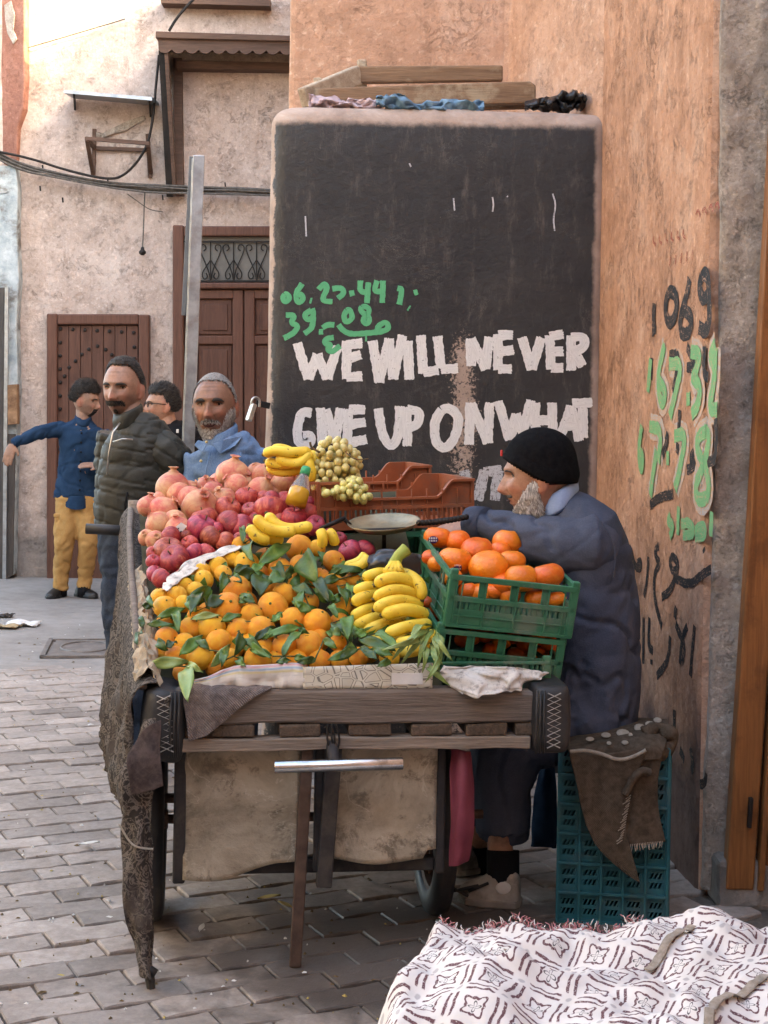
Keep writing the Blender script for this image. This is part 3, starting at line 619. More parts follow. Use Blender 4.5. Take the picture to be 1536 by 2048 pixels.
reds = [[[(450 + i * 34, 262 - i * 8), (446 + i * 34, 300 - i * 8), (462 + i * 34, 312 - i * 8)]] for i in range(6)] + [[[(690 + i * 36, 140 - i * 14), (704 + i * 36, 108 - i * 14), (716 + i * 36, 150 - i * 14)]] for i in range(4)] + [[[(545 + i * 32, 380 - i * 10), (540 + i * 32, 430 - i * 8)]] for i in range(5)]
graf('marker_writing', reds, .011, M_redp, z5, .0010)
PJ = Plane(V((0, 4.655, 0)), (1, 0, 0), (0, -1, 0))
for l in [] and ([(893, 330), (903, 350), (898, 372)], [(905, 400), (901, 470), (898, 540), (895, 680)], [(868, 790), (890, 760), (915, 735)], [(885, 955), (905, 938), (925, 930)]):
    strokes(MB(), PJ, [l], .008, z5, 3, .012).build('paint_drip', M_white, cb)
# ================================================================== ON THE LEDGE AND THE BUTTRESS
M_plank = wood('flaking ledge plank', (.11, .065, .04), (.30, .19, .115), 0, 7, .85, .6, stain=(.46, .38, .26))
M_plank2 = wood('pale flaking plank', (.26, .19, .13), (.52, .44, .33), 1, 7, .85, .6, stain=(.16, .10, .06))
fr = thing('wooden_frame', 'broken wooden bed frame of flaking planks lying on the ledge', 'frame', at(830, 215, 6.5))
def slab(px, d0, dep, name, mat, par, bev=.008): return MB().prism([at(x, y, d0) for x, y in px], (0, dep, 0)).build(name, mat, par, bevel=bev, fixn=True)
slab([(628, 176), (1060, 162), (1072, 170), (1072, 206), (628, 212)], 6.42, .05, 'plank', M_plank, fr)
slab([(712, 132), (1006, 130), (1006, 161), (712, 166)], 6.68, .04, 'plank', M_plank, fr)
a, b = at(606, 196, 6.40), at(716, 150, 6.70); MB().bar(a + V((0, 0, .0)), b, .045, .085).build('plank', M_plank2, fr, bevel=.008)
slab([(714, 118), (734, 118), (734, 172), (714, 172)], 6.73, .05, 'post', M_plank2, fr); slab([(627, 154), (643, 154), (643, 214), (627, 214)], 6.485, .05, 'post', M_plank2, fr)
slab([(770, 205), (1055, 200), (1055, 216), (770, 222)], 6.5, .04, 'plank', M_plank, fr)
def rag(name, label, px, D, mat, thick=.03, seed=0, n=70):
    "crumpled cloth: a ribbon of ridges following a photo outline"
    r = random.Random(seed); q = chaikin([V((x, y, w)) for x, y, w in px], 3); rows = []
    for i, p in enumerate(q):
        row = []
        for j in range(17):
            u = j / 16; y = p.y + (u - .5) * p.z; d = D - .05 + .10 * (u - .5) ** 2 * 4 * .4
            c = at(p.x, y, d); k = fb(V((c.x * 26, seed * 3.1, u * 4.5)), 1.0); c.y += thick * 1.5 * k; c.z += thick * .8 * fb(V((c.x * 14 + 7, seed, u * 2)), 1.0); row.append(c)
        rows.append(row)
    o = MB().grid(rows).build(name, mat, None, sm=True, solid=.004); return tag(o, label, 'rag', 'rags on the ledge')
M_blue = pm('faded blue cotton', (.10, .19, .27), (.20, .31, .41), 14, .9, .4, 90, .004, spec=.1)
M_pinkc = pm('washed pink cotton', (.40, .30, .31), (.56, .44, .45), 12, .9, .3, 80, .004, spec=.1)
M_blk = pm('black plastic film', (.008, .008, .009), (.02, .02, .022), 10, .35, .3, 30, .006, spec=.5)
rag('rag', 'faded pink rag crumpled at the left end of the ledge', [(618, 205, 20), (660, 205, 24), (705, 212, 22), (765, 210, 24)], 6.36, M_pinkc, .03, 1)
rag('rag', 'faded blue rag hanging over the edge of the ledge', [(752, 200, 22), (800, 210, 28), (850, 221, 22), (900, 216, 36), (945, 219, 40), (968, 222, 26)], 6.30, M_blue, .035, 2)
rag('rag', 'crumpled black plastic bag at the right end of the ledge', [(1050, 212, 16), (1085, 208, 28), (1125, 206, 30), (1150, 200, 40), (1172, 207, 30)], 6.36, M_blk, .05, 3)
# padlock on the buttress corner
pl_ = thing('padlock', 'steel padlock and hasp on the corner of the black buttress', 'padlock', at(508, 830, 6.14))
M_steel = pm('scratched steel', (.38, .36, .33), (.60, .58, .54), 20, .35, .1, 60, .002, metal=.8)
mb = MB(); mb.bar(at(508, 808, 6.16), at(497, 842, 6.15), .034, .02); mb.build('lock_body', M_steel, pl_, bevel=.004)
mb = MB(); mb.tube(chaikin([at(503, 812, 6.16), at(504, 798, 6.16), at(512, 794, 6.17), at(520, 800, 6.18), at(519, 814, 6.18)], 2), .0055, 8); mb.build('shackle', M_steel, pl_, sm=True)
mb = MB(); mb.bar(at(512, 806, 6.185), at(540, 812, 6.185), .026, .006, V((0, 1, 0))); mb.build('hasp', M_blackm, pl_, bevel=.002)
# ================================================================== STEEL POST, LITTER
M_dark0 = pm('dull painted steel', (.10, .11, .12), (.17, .18, .19), 10, .5, .2, 50, metal=.4)
po = thing('steel_post', 'tall galvanised steel channel post standing between the men', 'post', (0, 0, 0), mat4=Matrix.Translation(V((at(362, 1100, 6.55).x, 6.55, 0))))
base = at(356, 1502, 6.55); base.z = 0; topp = at(398, 311, 6.55)
mb = MB(); mb.bar(base, topp, .050, .010, V((0, 1, 0))); mb.build('web', M_galv, po, bevel=.002)
a = base.lerp(topp, .0) + V((-.030, .022, 0)); b = topp + V((-.030, .022, 0)); mb = MB(); mb.bar(base + V((-.026, .03, 0)), topp + V((-.026, .03, -.012)), .010, .055, V((0, 1, 0))); mb.build('flange', M_galv, po, bevel=.002)
mb = MB(); mb.bar(base.lerp(topp, .73) + V((-.046, .03, 0)), topp + V((-.036, .03, 0)), .020, .012, V((0, 1, 0))); mb.build('cover_strip', M_dark0, po, bevel=.002)
def gpt(x, y, z=.0):
    p = at(x, y, 4500 / (y - HZ)); d = ray(x, y); c = V((0, 0, EYE)); k = (z - EYE) / d.z; return c + d * k
M_paper = pm('dirty white paper', (.50, .49, .46), (.68, .67, .64), 12, .9, .3, 60, .003, spec=.1)
M_card = pm('torn brown card', (.30, .22, .13), (.42, .33, .2), 12, .9, .3, 60, .003, spec=.1)
def scrap(name, label, x, y, sx, sy, mat, seed):
    p = gpt(x, y, .004); rows = []
    for i in range(9):
        rows.append([p + V(((j / 8 - .5) * sx * (1 + .2 * fb(V((i, j, seed)), .6)), (i / 8 - .5) * sy * (1 + .3 * fb(V((i, j, seed + 5)), .6)), .012 + .028 * fb(V((i * .5, j * .5, seed)), 1.0) * (sx / .2))) for j in range(9)])
    return tag(MB().grid(rows).build(name, mat, None, sm=True, solid=.002), label, 'litter')
scrap('paper_scrap', 'crumpled white paper scrap lying on the street at far left', 46, 1249, .22, .18, M_paper, 1)
scrap('card_scrap', 'torn tan cardboard scrap at the left edge of the street', 10, 1255, .18, .12, M_card, 2)
scrap('plastic_scrap', 'small dark plastic scrap near the left edge of the street', 4, 1233, .16, .1, M_blk, 3)
def dry_leaf(label, x, y, L, a, mat):
    p = gpt(x, y, .006); d = V((math.cos(a), math.sin(a), 0)); n = V((-d.y, d.x, 0)); rows = []
    for i in range(7):
        u = i / 6; w = L * .2 * math.sin(math.pi * u) ** .8; rows.append([p + d * ((u - .5) * L) + n * (w * k) + V((0, 0, .004 + .004 * abs(k) + .008 * u)) for k in (-1, 0, 1)])
    tag(MB().grid(rows).build('dry_leaf', mat, None, sm=True, solid=.001), label, 'leaf', 'dry leaves on the paving')
M_dry = pm('dry leaf', (.30, .22, .06), (.42, .34, .12), 12, .7, .2, 60)
dry_leaf('dry yellow leaf lying under the middle of the cart', 538, 1800, .07, .2, M_dry); dry_leaf('pale dry leaf lying on pavers left of the cart leg', 403, 1862, .04, 1.4, M_paper)
dry_leaf('pale curled leaf lying on pavers beside the hanging cloth', 178, 1692, .07, .1, M_paper); dry_leaf('thin straw lying under the cart near its leg', 570, 1815, .05, 2.6, M_dry)
# ================================================================== THE HAND CART
CA = R_(7); CM = Matrix.Translation(V((-.624, 3.965, 0))) @ Matrix.Rotation(CA, 4, 'Z')
def CL(x, y, z): return CM @ V((x, y, z))
def flare(y): return -.095 * y / 1.3                       # the left side splays outwards to the back
M_beam = wood('weathered grey beam', (.060, .048, .040), (.225, .185, .155), 0, 8, .85, .9)
M_slat = wood('split grey slat', (.12, .095, .075), (.33, .27, .22), 0, 9, .9, .7)
M_block = wood('grimy slat end', (.035, .026, .02), (.14, .10, .072), 1, 8, .9, .7)
M_dark = pm('grimy dark paint', (.012, .012, .014), (.045, .04, .04), 10, .7, .4, 50, .004, dirt=(.09, .075, .06), dscale=7, damt=.5)
M_rubber = pm('old tyre rubber', (.010, .010, .011), (.032, .031, .032), 9, .55, .35, 40, .004, spec=.45, dirt=(.07, .062, .055), dscale=6, damt=.35)
M_thread = pm('grey stitching', (.22, .21, .19), (.40, .38, .35), 30, .8, .1, 90)
M_rustleg = pm('rusted leg steel', (.045, .028, .022), (.13, .085, .065), 14, .7, .5, 50, .004, metal=.35)
M_chrome = pm('worn chrome', (.42, .43, .44), (.66, .67, .68), 18, .22, .08, 40, .002, metal=1, dirt=(.12, .10, .09), dscale=12, damt=.6)
def canvas_mat():
    t = NT('stained canvas'); co = t.coord((1, 1, 1), True); f = t.noise(co, 3.5, 8, .7, .5); g = t.noise(co, 14, 8, .75, .3)
    col = t.ramp(f, [(.34, (.19, .16, .115)), (.52, (.36, .31, .235)), (.66, (.46, .40, .31))])
    col = t.mix(t.math('MULTIPLY', t.step(g, .5, .64), .75), col, (.10, .08, .058))
    ln = t.math('SUBTRACT', 1.0, t.step(t.math('ABSOLUTE', t.math('SUBTRACT', t.noise(co, 4, 5, .6, 1.0), .5)), 0, .006)); col = t.mix(t.math('MULTIPLY', ln, .4), col, (.55, .50, .42))
    return t.end(col, .75, t.bump(t.math('ADD', g, t.math('MULTIPLY', f, 2.0)), .5, .012), 0, .25)
M_canvas = canvas_mat()
M_cardb = pm('leaf stained card', (.035, .035, .018), (.09, .08, .045), 8, .9, .3, 40, .004)
cart = thing('fruit_cart', 'weathered wooden fruit hand cart with canvas panels and rubber corners', 'cart', mat4=CM)
def cbox(name, x0, x1, y0, y1, z0, z1, mat, bev=.006, jit=0, par=None):
    return MB().box(((x0 + x1) / 2, (y0 + y1) / 2, (z0 + z1) / 2), (x1 - x0, y1 - y0, z1 - z0), jit=jit).build(name, mat, par or cart, local=True, bevel=bev)
# front beam with a worn outline
rows = []
for i in range(41):
    x = .085 + i * .0248; n1 = .006 * fb(V((x, 0, 1)), 4); n2 = .006 * fb(V((x, 0, 7)), 4) + (.0 if x < .8 else -.012 * (x - .8) / .3)
    rows.append([(x, .0 + n1, .732 + n2), (x, .006 + n1 * .3, .741 + n2), (x, .055, .741 + n2), (x, .055, .648 + n1), (x, .006, .648 + n1), (x, 0 + n1 * .5, .654 + n1)])
mb = MB(); mb.grid(rows, closed=True); mb.f += [tuple(range(6)), tuple(range(len(mb.v) - 6, len(mb.v)))]; mb.mi += [0, 0]; mb.build('front_beam', M_beam, cart, local=True, fixn=True)
for px in (475, 603, 742, 865, 975, 1052, 415):
    x = (px - 300) / 750 * 1.03; w_ = .056 if px not in (1052,) else .03; cbox('slat', x - w_, x + w_, .0 + random.uniform(-.004, .006), 1.3, .614, .6455, M_block, .005, .003)
rows = []
for i in range(31):
    x = .10 + i * .0315; n1 = .005 * fb(V((x, 3, 1)), 5); n2 = .005 * fb(V((x, 4, 7)), 5)
    rows.append([(x, -.012 + n1, .612 + n2), (x, .05, .612 + n2), (x, .05, .580 + n1), (x, -.012 + n2, .580 + n1)])
mb = MB(); mb.grid(rows, closed=True); mb.f += [(0, 1, 2, 3), tuple(range(len(mb.v) - 4, len(mb.v)))]; mb.mi += [0, 0]; mb.build('lower_rail', M_slat, cart, local=True, bevel=.003, fixn=True)
cbox('bed', .02, 1.16, .056, 1.36, .647, .715, M_block)
# rubber corner wraps with zigzag lacing
def pad(x0, x1, name, side):
    mb = MB(); sec = [(x0, .02), (x0 + .01, -.022), (x0 + .022, -.036), (x1 - .02, -.036), (x1 - .006, -.024), (x1, .02), (x1, .30), (x0, .30)]
    if side < 0: sec = [(x0 - .012, .02), (x0 - .004, -.02), (x0 + .03, -.045), (x1 - .03, -.03), (x1 - .006, -.02), (x1, .02), (x1, .30), (x0 - .012, .30)]
    rows = []
    for i, z in enumerate((.752, .748, .735, .70, .655, .61, .585, .568, .562)):
        k = (.74, .90, .98, 1.02, 1.04, 1.03, .99, .91, .76)[i]; cx, cy = (x0 + x1) / 2, .13; sh = (z - .65) * (-.06 if side < 0 else 0.0)
        rows.append([(cx + (x - cx) * k + (-sh if side < 0 else 0), cy + (y - cy) * k, z + (0 if side > 0 else -.10 * max(0, (.62 - z)) - (.012 if x > cx else 0))) for x, y in sec])
    mb.grid(rows, closed=True); n = len(sec); mb.f += [tuple(range(n)), tuple(range(len(mb.v) - n, len(mb.v)))]; mb.mi += [0, 0]
    o = mb.build(name, M_rubber, cart, local=True, sm=True, sub=2, fixn=True)
    xc = x0 + (.048 if side < 0 else .055); zz = []
    for c_ in (0, 1):
        zz = [(xc + (.020 if (i + c_) % 2 else -.016) + (i * .0012 * (1 if side < 0 else 0)), -.0400 - (.0015 * c_), .735 - i * .0165) for i in range(10)]
        MB().tube(zz, .0019, 5).build('lacing', M_thread, o, local=True)
    rib = MB()
    for k in range(3): xr = (x1 - .018 - k * .011) if side < 0 else (x0 + .010 + k * .010); rib.tube([(xr, -.039, .742), (xr - .002, -.043, .65), (xr, -.037, .572)], .0035, 6)
    rib.build('strap', M_rubber, o, local=True, sm=True)
pad(.005, .115, 'corner_wrap', -1); pad(1.045, 1.158, 'corner_wrap', 1)
# underframe
cbox('frame_post', .085, .118, .05, .09, .21, .60, M_dark); cbox('frame_post', .800, .826, .06, .10, .22, .60, M_dark)
cbox('frame_rail', .118, .80, .075, .11, .225, .262, M_dark); cbox('frame_rail', .0, .10, .42, .46, .33, .352, M_rustleg)
MB().bar((.440, .022, .59), (.415, .0, .0), .032, .026, V((0, 1, 0))).build('support_leg', M_rustleg, cart, local=True, bevel=.004)
cbox('centre_post', .462, .488, .035, .06, .24, .59, M_dark); MB().bar((.512, .018, .585), (.490, .022, .205), .042, .03, V((0, 1, 0))).build('centre_post', M_dark, cart, local=True, bevel=.004)
def panel(x0, x1, ztop, zb, seed):
    rows = []
    for i in range(25):
        u = i / 24; row = []
        for j in range(25):
            v = j / 24; x = lerp(x0, x1, v); zz = zb(v); z = lerp(ztop, zz, u); row.append((x, .055 + .012 * fb(V((x * 3, seed, z * 2)), 1.3) - .018 * max(0, u - .75) * 4 * (.5 + .5 * math.sin(v * 7 + seed)), z))
        rows.append(row)
    MB().grid(rows).build('canvas_panel', M_canvas, cart, local=True, sm=True, solid=.004)
panel(.112, .425, .60, lambda v: .225 + .045 * smooth((v - .25) / .6) - .01 * math.sin(v * 3.1), 1); panel(.515, .800, .60, lambda v: .272 - .015 * math.sin(v * math.pi) + .02 * (v > .9), 5)
MB().tube([(.345, -.09, .556), (.685, -.085, .560)], .0165, 16).build('handle_tube', M_chrome, cart, local=True, sm=True, bevel=.002)
MB().tube([(.505, -.085, .56), (.503, -.03, .585), (.503, .02, .60)], .016, 10).build('handle_stem', M_dark, cart, local=True, sm=True)
mb = MB()
for dx in (0, .012): mb.tube(chaikin([V((.49 + dx, -.018, .65)), V((.488 + dx, -.024, .61)), V((.50 + dx, -.03, .575)), V((.512 + dx, -.024, .61)), V((.50 + dx, -.018, .65))], 2), .003, 6)
mb.build('wire_tie', M_blackm, cart, local=True, sm=True)
for x in (.025, .85):
    R = Matrix.Rotation(R_(90), 3, 'Y'); mb = MB(); pr = [(.285, -.01), (.285, .01), (.278, .026), (.25, .034), (.215, .026), (.215, -.026), (.25, -.034), (.278, -.026), (.285, -.01)]
    wz = MB().lathe(pr, (x, .42, .285), 40, R).build('wheel', M_rubber, cart, local=True, sm=True, fixn=True)
    mb = MB(); mb.lathe([(.215, -.02), (.205, -.014), (.205, .014), (.215, .02)], (x, .42, .285), 40, R); mb.lathe([(.028, -.04), (.028, .04), (.001, .041)], (x, .42, .285), 14, R)
    for k in range(10): a = k * math.pi / 5; mb.bar((x, .42, .285), (x, .42 + .21 * math.cos(a), .285 + .21 * math.sin(a)), .006, .006, V((1, 0, 0)))
    mb.build('rim', M_rustleg, wz, local=True)
MB().tube([(.0, .42, .285), (1.0, .42, .285)], .014, 8).build('axle', M_rustleg, cart, local=True)
for x in (.10, .76): cbox('axle_bracket', x, x + .03, .40, .44, .285, .62, M_dark)
# tilted fruit tray: rises to the back
def HPz(Y): return .76 + .45 * (Y - 4.0)
def hd_(y): return 2.54 / ((y - HZ) / F + .45)                         # distance of the heap surface seen at a photo row
rows = []
for i in range(12):
    yl = .04 + i * .098; row = []
    for j in range(12):
        xl = .02 + j * .072 + flare(yl) * (1 - j / 11); p = CL(xl, yl, 0); row.append((xl, yl, HPz(p.y) - .085 + .0))
    rows.append(row)
MB().grid(rows).build('tray', M_cardb, cart, local=True, solid=.02)
for y in (.5, 1.05): cbox('tray_prop', .0, .80, y, y + .04, .70, HPz(CL(.4, y, 0).y) - .11, M_block)
MB().tube([(.0, .0, .75), (-.01 + flare(.3), .3, .86), (-.015 + flare(.7), .7, .98), (-.012 + flare(1.05), 1.05, 1.08), (flare(1.32), 1.32, 1.135)], .011, 8).build('side_rail', M_beam, cart, local=True, sm=True)
MB().tube([(.01 + flare(1.3), 1.30, .70), (.01 + flare(1.3), 1.30, 1.16)], .022, 8).build('corner_stake', M_slat, cart, local=True, sm=True)
MB().tube([(-.06, 1.28, 1.05), (-.25, 1.30, 1.06)], .012, 8).build('handlebar', M_dark, cart, local=True, sm=True)
MB().tube([(-.12, 1.29, 1.055), (-.25, 1.30, 1.06)], .0185, 12).build('grip', M_rubber, cart, local=True, sm=True)

# ================================================================== CLOTHS ON THE CART
def fabric(name, c1, c2, sc=20, w=200, bump=.5, st=(1, 1, 1), dirt=None):
    t = NT(name); co = t.coord((1, 1, 1), True); f = t.noise(t.coord(st, True), sc, 6, .7, .3); col = t.ramp(f, [(.36, c1), (.62, c2)])
    if dirt: col = t.mix(t.math('MULTIPLY', t.step(t.noise(co, 6, 6, .7), .5, .65), .7), col, dirt)
    wv = t.n('ShaderNodeTexWave', wave_type='BANDS', bands_direction='DIAGONAL'); t.l(co, wv.inputs['Vector']); wv.inputs['Scale'].default_value = w; wv.inputs['Distortion'].default_value = 1.5
    return t.end(col, .95, t.bump(t.math('ADD', wv.outputs[1], t.math('MULTIPLY', f, 1.5)), bump, .003), 0, .08)
def damask():
    t = NT('dark patterned cloth'); co = t.coord((1, 1, 1), True); v = t.n('ShaderNodeTexVoronoi', feature='SMOOTH_F1'); t.l(t.coord((1, 1, .7), True), v.inputs['Vector']); v.inputs['Scale'].default_value = 52
    f = t.noise(co, 9, 6, .7); k = t.math('ABSOLUTE', t.math('SUBTRACT', t.noise(co, 30, 4, .6, 2.2), .5)); pat = t.math('SUBTRACT', 1.0, t.step(k, .02, .07))
    col = t.mix(t.math('MULTIPLY', pat, .6), (.034, .029, .026), (.20, .17, .145)); col = t.mix(t.step(f, .5, .64), col, (.062, .05, .043))
    return t.end(col, .9, t.bump(t.noise(co, 120, 3), .4, .004), 0, .1)
M_cloth = damask()
M_felt = fabric('brown felt', (.055, .042, .04), (.11, .085, .08), 40, 160, .6)
M_knit = fabric('grey brown knit', (.13, .105, .097), (.26, .215, .20), 50, 75, 1.0)
M_blanket = fabric('brown woven blanket', (.075, .056, .04), (.135, .105, .078), 40, 130, .7)
M_cream_w = fabric('cream woven stripe', (.30, .27, .22), (.42, .38, .32), 40, 130, .6)
def sheet(rows, name, mat, par=None, fold=0, fs=6, seed=0, nu=24, nv=24, solid=.004, local=False, uvs=None):
    "rows: coarse rows of points -> smooth draped sheet with folds"
    rr = [chaikin([V(p) for p in r], 2) for r in rows]; n = len(rr[0]); cols = [chaikin([r[j] for r in rr], 2) for j in range(n)]; g_ = [[c[i] for c in cols] for i in range(len(cols[0]))]
    if fold:
        for r in g_:
            for j, p in enumerate(r): r[j] = p + V((.6 * fb(V((p.x * fs, p.y * fs, p.z * fs * .35 + seed)), 1.0), -fb(V((p.x * fs, p.y * fs + 5, p.z * fs * .35 + seed)), 1.0), .2 * fb(V((p.x * fs, p.z * fs, seed)), 1.0))) * fold
    return MB().grid(g_).build(name, mat, par, sm=True, solid=solid, sub=1, local=local)
def pleat(rows, name, mat):
    "thin cloth hanging in loose vertical folds"
    rr = [chaikin([V(p) for p in r], 3) for r in rows]; cols = [chaikin([r[j] for r in rr], 3) for j in range(len(rr[0]))]; g_ = [[c[i] for c in cols] for i in range(len(cols[0]))]; n = len(g_[0]); m_ = len(g_)
    for i, r in enumerate(g_):
        for j, p in enumerate(r):
            u, v = i / (m_ - 1), j / (n - 1); a = smooth((v - .12) / .5); w1 = math.sin(u * 46 + 5 * fb(V((u * 5, v * 1.2, 1)), 1.0)); w2 = fb(V((u * 16, v * 3, 6)), 1.0)
            r[j] = p + V((-1, -.3, 0)) * (a * (.016 * (1 - abs(w1)) * 1.4 + .008 * w2)) + V((0, 0, .02 * a * fb(V((u * 20, v * 2, 9)), 1.0)))
    return MB().grid(g_).build(name, mat, None, sm=True, solid=.003)
rows = []
for k in range(9):
    u = k / 8; yl = 1.34 - 1.36 * u; top = CL(-.005 + flare(yl), yl, lerp(1.145, .762, u)); out = (V((-1, 0, 0)) * math.cos(CA) - V((0, math.sin(CA), 0)))
    bul = .022 + .055 * math.sin(math.pi * smooth(u)) ; zb = lerp(.62, .40, u) - .12 * math.sin(math.pi * u)
    inn = CL(.035 + flare(yl), yl, lerp(1.12, .765, u))
    rows.append([inn, top, top + out * .03 + V((0, 0, -.05)), top.lerp(top + out * bul, .6) + V((0, 0, (zb - top.z) * .33)), top + out * bul + V((0, 0, (zb - top.z) * .66)), top + out * bul * 1.05 + V((0, 0, (zb - top.z) * .85)), top + out * bul * .7 + V((0, 0, zb - top.z))])
cc = tag(pleat(rows, 'cart_cloth', M_cloth), 'dark patterned cloth draped down the left side of the fruit cart', 'cloth')
lx = [(330, 1392), (300, 1425), (272, 1470), (243, 1540), (237, 1620), (245, 1740), (262, 1850), (283, 1945)]; rx = [(352, 1400), (338, 1440), (318, 1490), (304, 1560), (303, 1660), (307, 1760), (311, 1880), (314, 1955)]
rows = [[at(*a, 3.96 - .012 * i), at((a[0] + b[0]) / 2, (a[1] + b[1]) / 2, 3.925 - .014 * i), at(*b, 3.95 - .012 * i)] for i, (a, b) in enumerate(zip(lx, rx))]
tl = sheet(rows, 'hanging_strip', M_cloth, cc, .034, 24, 4, solid=.003)
mb = MB(); mb.tube([at(288, 1932, 3.85), at(311, 1948, 3.85)], .013, 8); mb.tube([at(298, 1945, 3.85), at(303, 1985, 3.85), at(304, 2014, 3.84)], [.014, .011, .003], 8); mb.build('black_tie', M_rubber, cc, sm=True)
MB().tube(chaikin([at(238, 1648, 3.87), at(262, 1690, 3.865), at(285, 1697, 3.86), at(306, 1698, 3.87)], 2), .003, 6).build('cord', M_cream_w, cc, sm=True)
rows = [[at(x, y, d) for x, y, d in r] for r in ([(318, 1440, 3.9), (290, 1452, 3.87), (262, 1492, 3.88)], [(322, 1490, 3.88), (285, 1500, 3.86), (250, 1515, 3.86)], [(325, 1540, 3.87), (290, 1545, 3.85), (255, 1552, 3.86)], [(327, 1572, 3.87), (295, 1583, 3.86), (262, 1592, 3.87)])]
tag(sheet(rows, 'felt_rag', M_felt, None, .015, 14, 1), 'brown felt rag folded over the left corner of the cart', 'rag')
rows = [[CL(x, y, z) for x, y, z in r] for r in ([(.10, .07, .752), (.16, .07, .750), (.24, .07, .748), (.345, .05, .746)], [(.10, -.004, .758), (.16, -.006, .754), (.235, -.006, .750), (.345, -.004, .748)], [(.105, -.020, .71), (.16, -.018, .70), (.22, -.016, .715), (.29, -.012, .724)], [(.115, -.030, .66), (.165, -.026, .655), (.20, -.020, .675), (.245, -.014, .692)], [(.122, -.034, .612), (.17, -.030, .624), (.19, -.022, .64), (.215, -.016, .662)])]
tag(sheet(rows, 'knit_cloth', M_knit, None, .008, 18, 6), 'grey brown knitted cloth wrapped over the left end of the front beam', 'cloth')
rows = [[at(x, y, 4.12 + .02 * j) for j, (x, y) in enumerate(r)] for r in ([(388, 1398), (384, 1402), (376, 1400)], [(394, 1430), (388, 1436), (380, 1432)], [(392, 1462), (384, 1466), (380, 1468)])]
# ---- paper and boxes along the front of the tray
M_news = pm('printed newspaper', (.46, .42, .37), (.68, .65, .60), 14, .9, .5, 40, .006, dirt=(.16, .14, .13), dscale=42, damt=.7, spec=.1)
M_whitep = pm('white waxed paper', (.56, .54, .51), (.70, .69, .66), 8, .7, .3, 30, .006, spec=.25)
def star_mat():
    t = NT('printed star pattern'); tc = t.coord((1, 1, 1), uv=True); col = (.58, .55, .46)
    v = t.n('ShaderNodeTexVoronoi', feature='DISTANCE_TO_EDGE'); v.inputs['Scale'].default_value = 13; v.inputs['Randomness'].default_value = .72; t.l(tc, v.inputs['Vector'])
    v2 = t.n('ShaderNodeTexVoronoi', feature='DISTANCE_TO_EDGE'); v2.inputs['Scale'].default_value = 13; v2.inputs['Randomness'].default_value = .72; t.l(tc, v2.inputs['Vector'])
    ring = t.math('SUBTRACT', 1.0, t.step(t.math('ABSOLUTE', t.math('SUBTRACT', v.outputs[0], .085)), .012, .03))
    return t.end(t.mix(t.math('MULTIPLY', ring, .85), col, (.13, .115, .095)), .7, None, 0, .2)
M_star = star_mat()
def stripe_mat():
    t = NT('white paper with coloured edge'); tc = t.coord((1, 1, 1), uv=True); sp = t.n('ShaderNodeSeparateXYZ'); t.l(tc, sp.inputs[0])
    y = t.math('ADD', sp.outputs[1], t.math('MULTIPLY_ADD', t.noise(tc, 2, 3), .12, -.06))
    col = t.ramp(y, [(0, (.62, .58, .52)), (.60, (.66, .63, .58)), (.68, (.68, .60, .30)), (.74, (.66, .65, .62)), (.80, (.30, .48, .66)), (.86, (.66, .64, .62)), (.92, (.62, .34, .38)), (1, (.55, .50, .46))])
    return t.end(col, .6, t.bump(t.noise(tc, 6, 5), .3, .01), 0, .3)
bxx = thing('cardboard_box_side', 'torn white cardboard box side with star print along the front beam', 'cardboard', CL(.6, .02, .74))
def strip(name, mat, x0, x1, top, bot, y, n=40, par=None, amp=.004, seed=0):
    rows = []; 
    for i in range(7):
        v = i / 6; rows.append([CL(lerp(x0, x1, j / n), y + amp * fb(V((j * .25, v * 1.5, seed)), 1.0) * (1 + 2 * (1 - v)), lerp(bot(j / n), top(j / n), v)) for j in range(n + 1)])
    return MB().grid(rows, uvf=lambda i, j: (j / n * (x1 - x0) * 2.2 + (0 if mat is M_star else 0), i / 6 if mat is not M_star else i / 6 * .19)).build(name, mat, par, sm=True, solid=.005)
strip('white_panel', stripe_mat(), .135, .432, lambda u: .765 + .042 * smooth(u * 2.2) + .003 * math.sin(u * 9), lambda u: .742, -.006 + .022, par=bxx, amp=.006)
strip('printed_panel', M_star, .424, .775, lambda u: .800 + .010 * u, lambda u: .742, .008, par=bxx, amp=.002, seed=3)
MB().box((.715, .0052, .766), (.078, .002, .030)).build('blank_label', M_whitep, bxx, local=False) if False else None
lab = MB(); lab.box((.705, .0035, .768), (.085, .003, .030)); lab.v = [CM @ v for v in lab.v]; lab.build('blank_label', M_whitep, bxx)
M_lining = pm('crumpled brown wrapping paper', (.26, .20, .13), (.48, .40, .30), 12, .9, .5, 40, .006, dirt=(.12, .09, .06), dscale=30, damt=.5, spec=.1)
# crumpled paper along the left rim
rows = []
for i in range(46):
    u = i / 45; yl = .0 + .72 * u; z0 = lerp(.765, .955, u); row = []
    for j in range(9):
        v = j / 8; x = lerp(-.02, .045, v) + flare(yl); row.append(CL(x + .014 * fb(V((i * .7, j * .5, 1)), 1.0), yl, z0 + .03 * math.sin(v * 3.0) + .022 * fb(V((i * .9, j * .9, 4)), 1.0) - .04 * max(0, v - .6)))
    rows.append(row)
tag(MB().grid(rows).build('paper_lining', M_lining, None, sm=False, solid=.002), 'crumpled newspaper lining along the left rim of the fruit cart', 'newspaper')
rows = [[at(x, y, hd_(y) - .06 + .01 * (i % 2)) for i, (x, y) in enumerate(r)] for r in ([(318, 1168), (350, 1142), (390, 1118), (430, 1100), (470, 1088)], [(330, 1182), (362, 1158), (400, 1132), (440, 1112), (478, 1098)])]
tag(sheet(rows, 'newspaper_strip', M_news, None, .04, 30, 3), 'newspaper strip between the red apples and the oranges', 'newspaper')
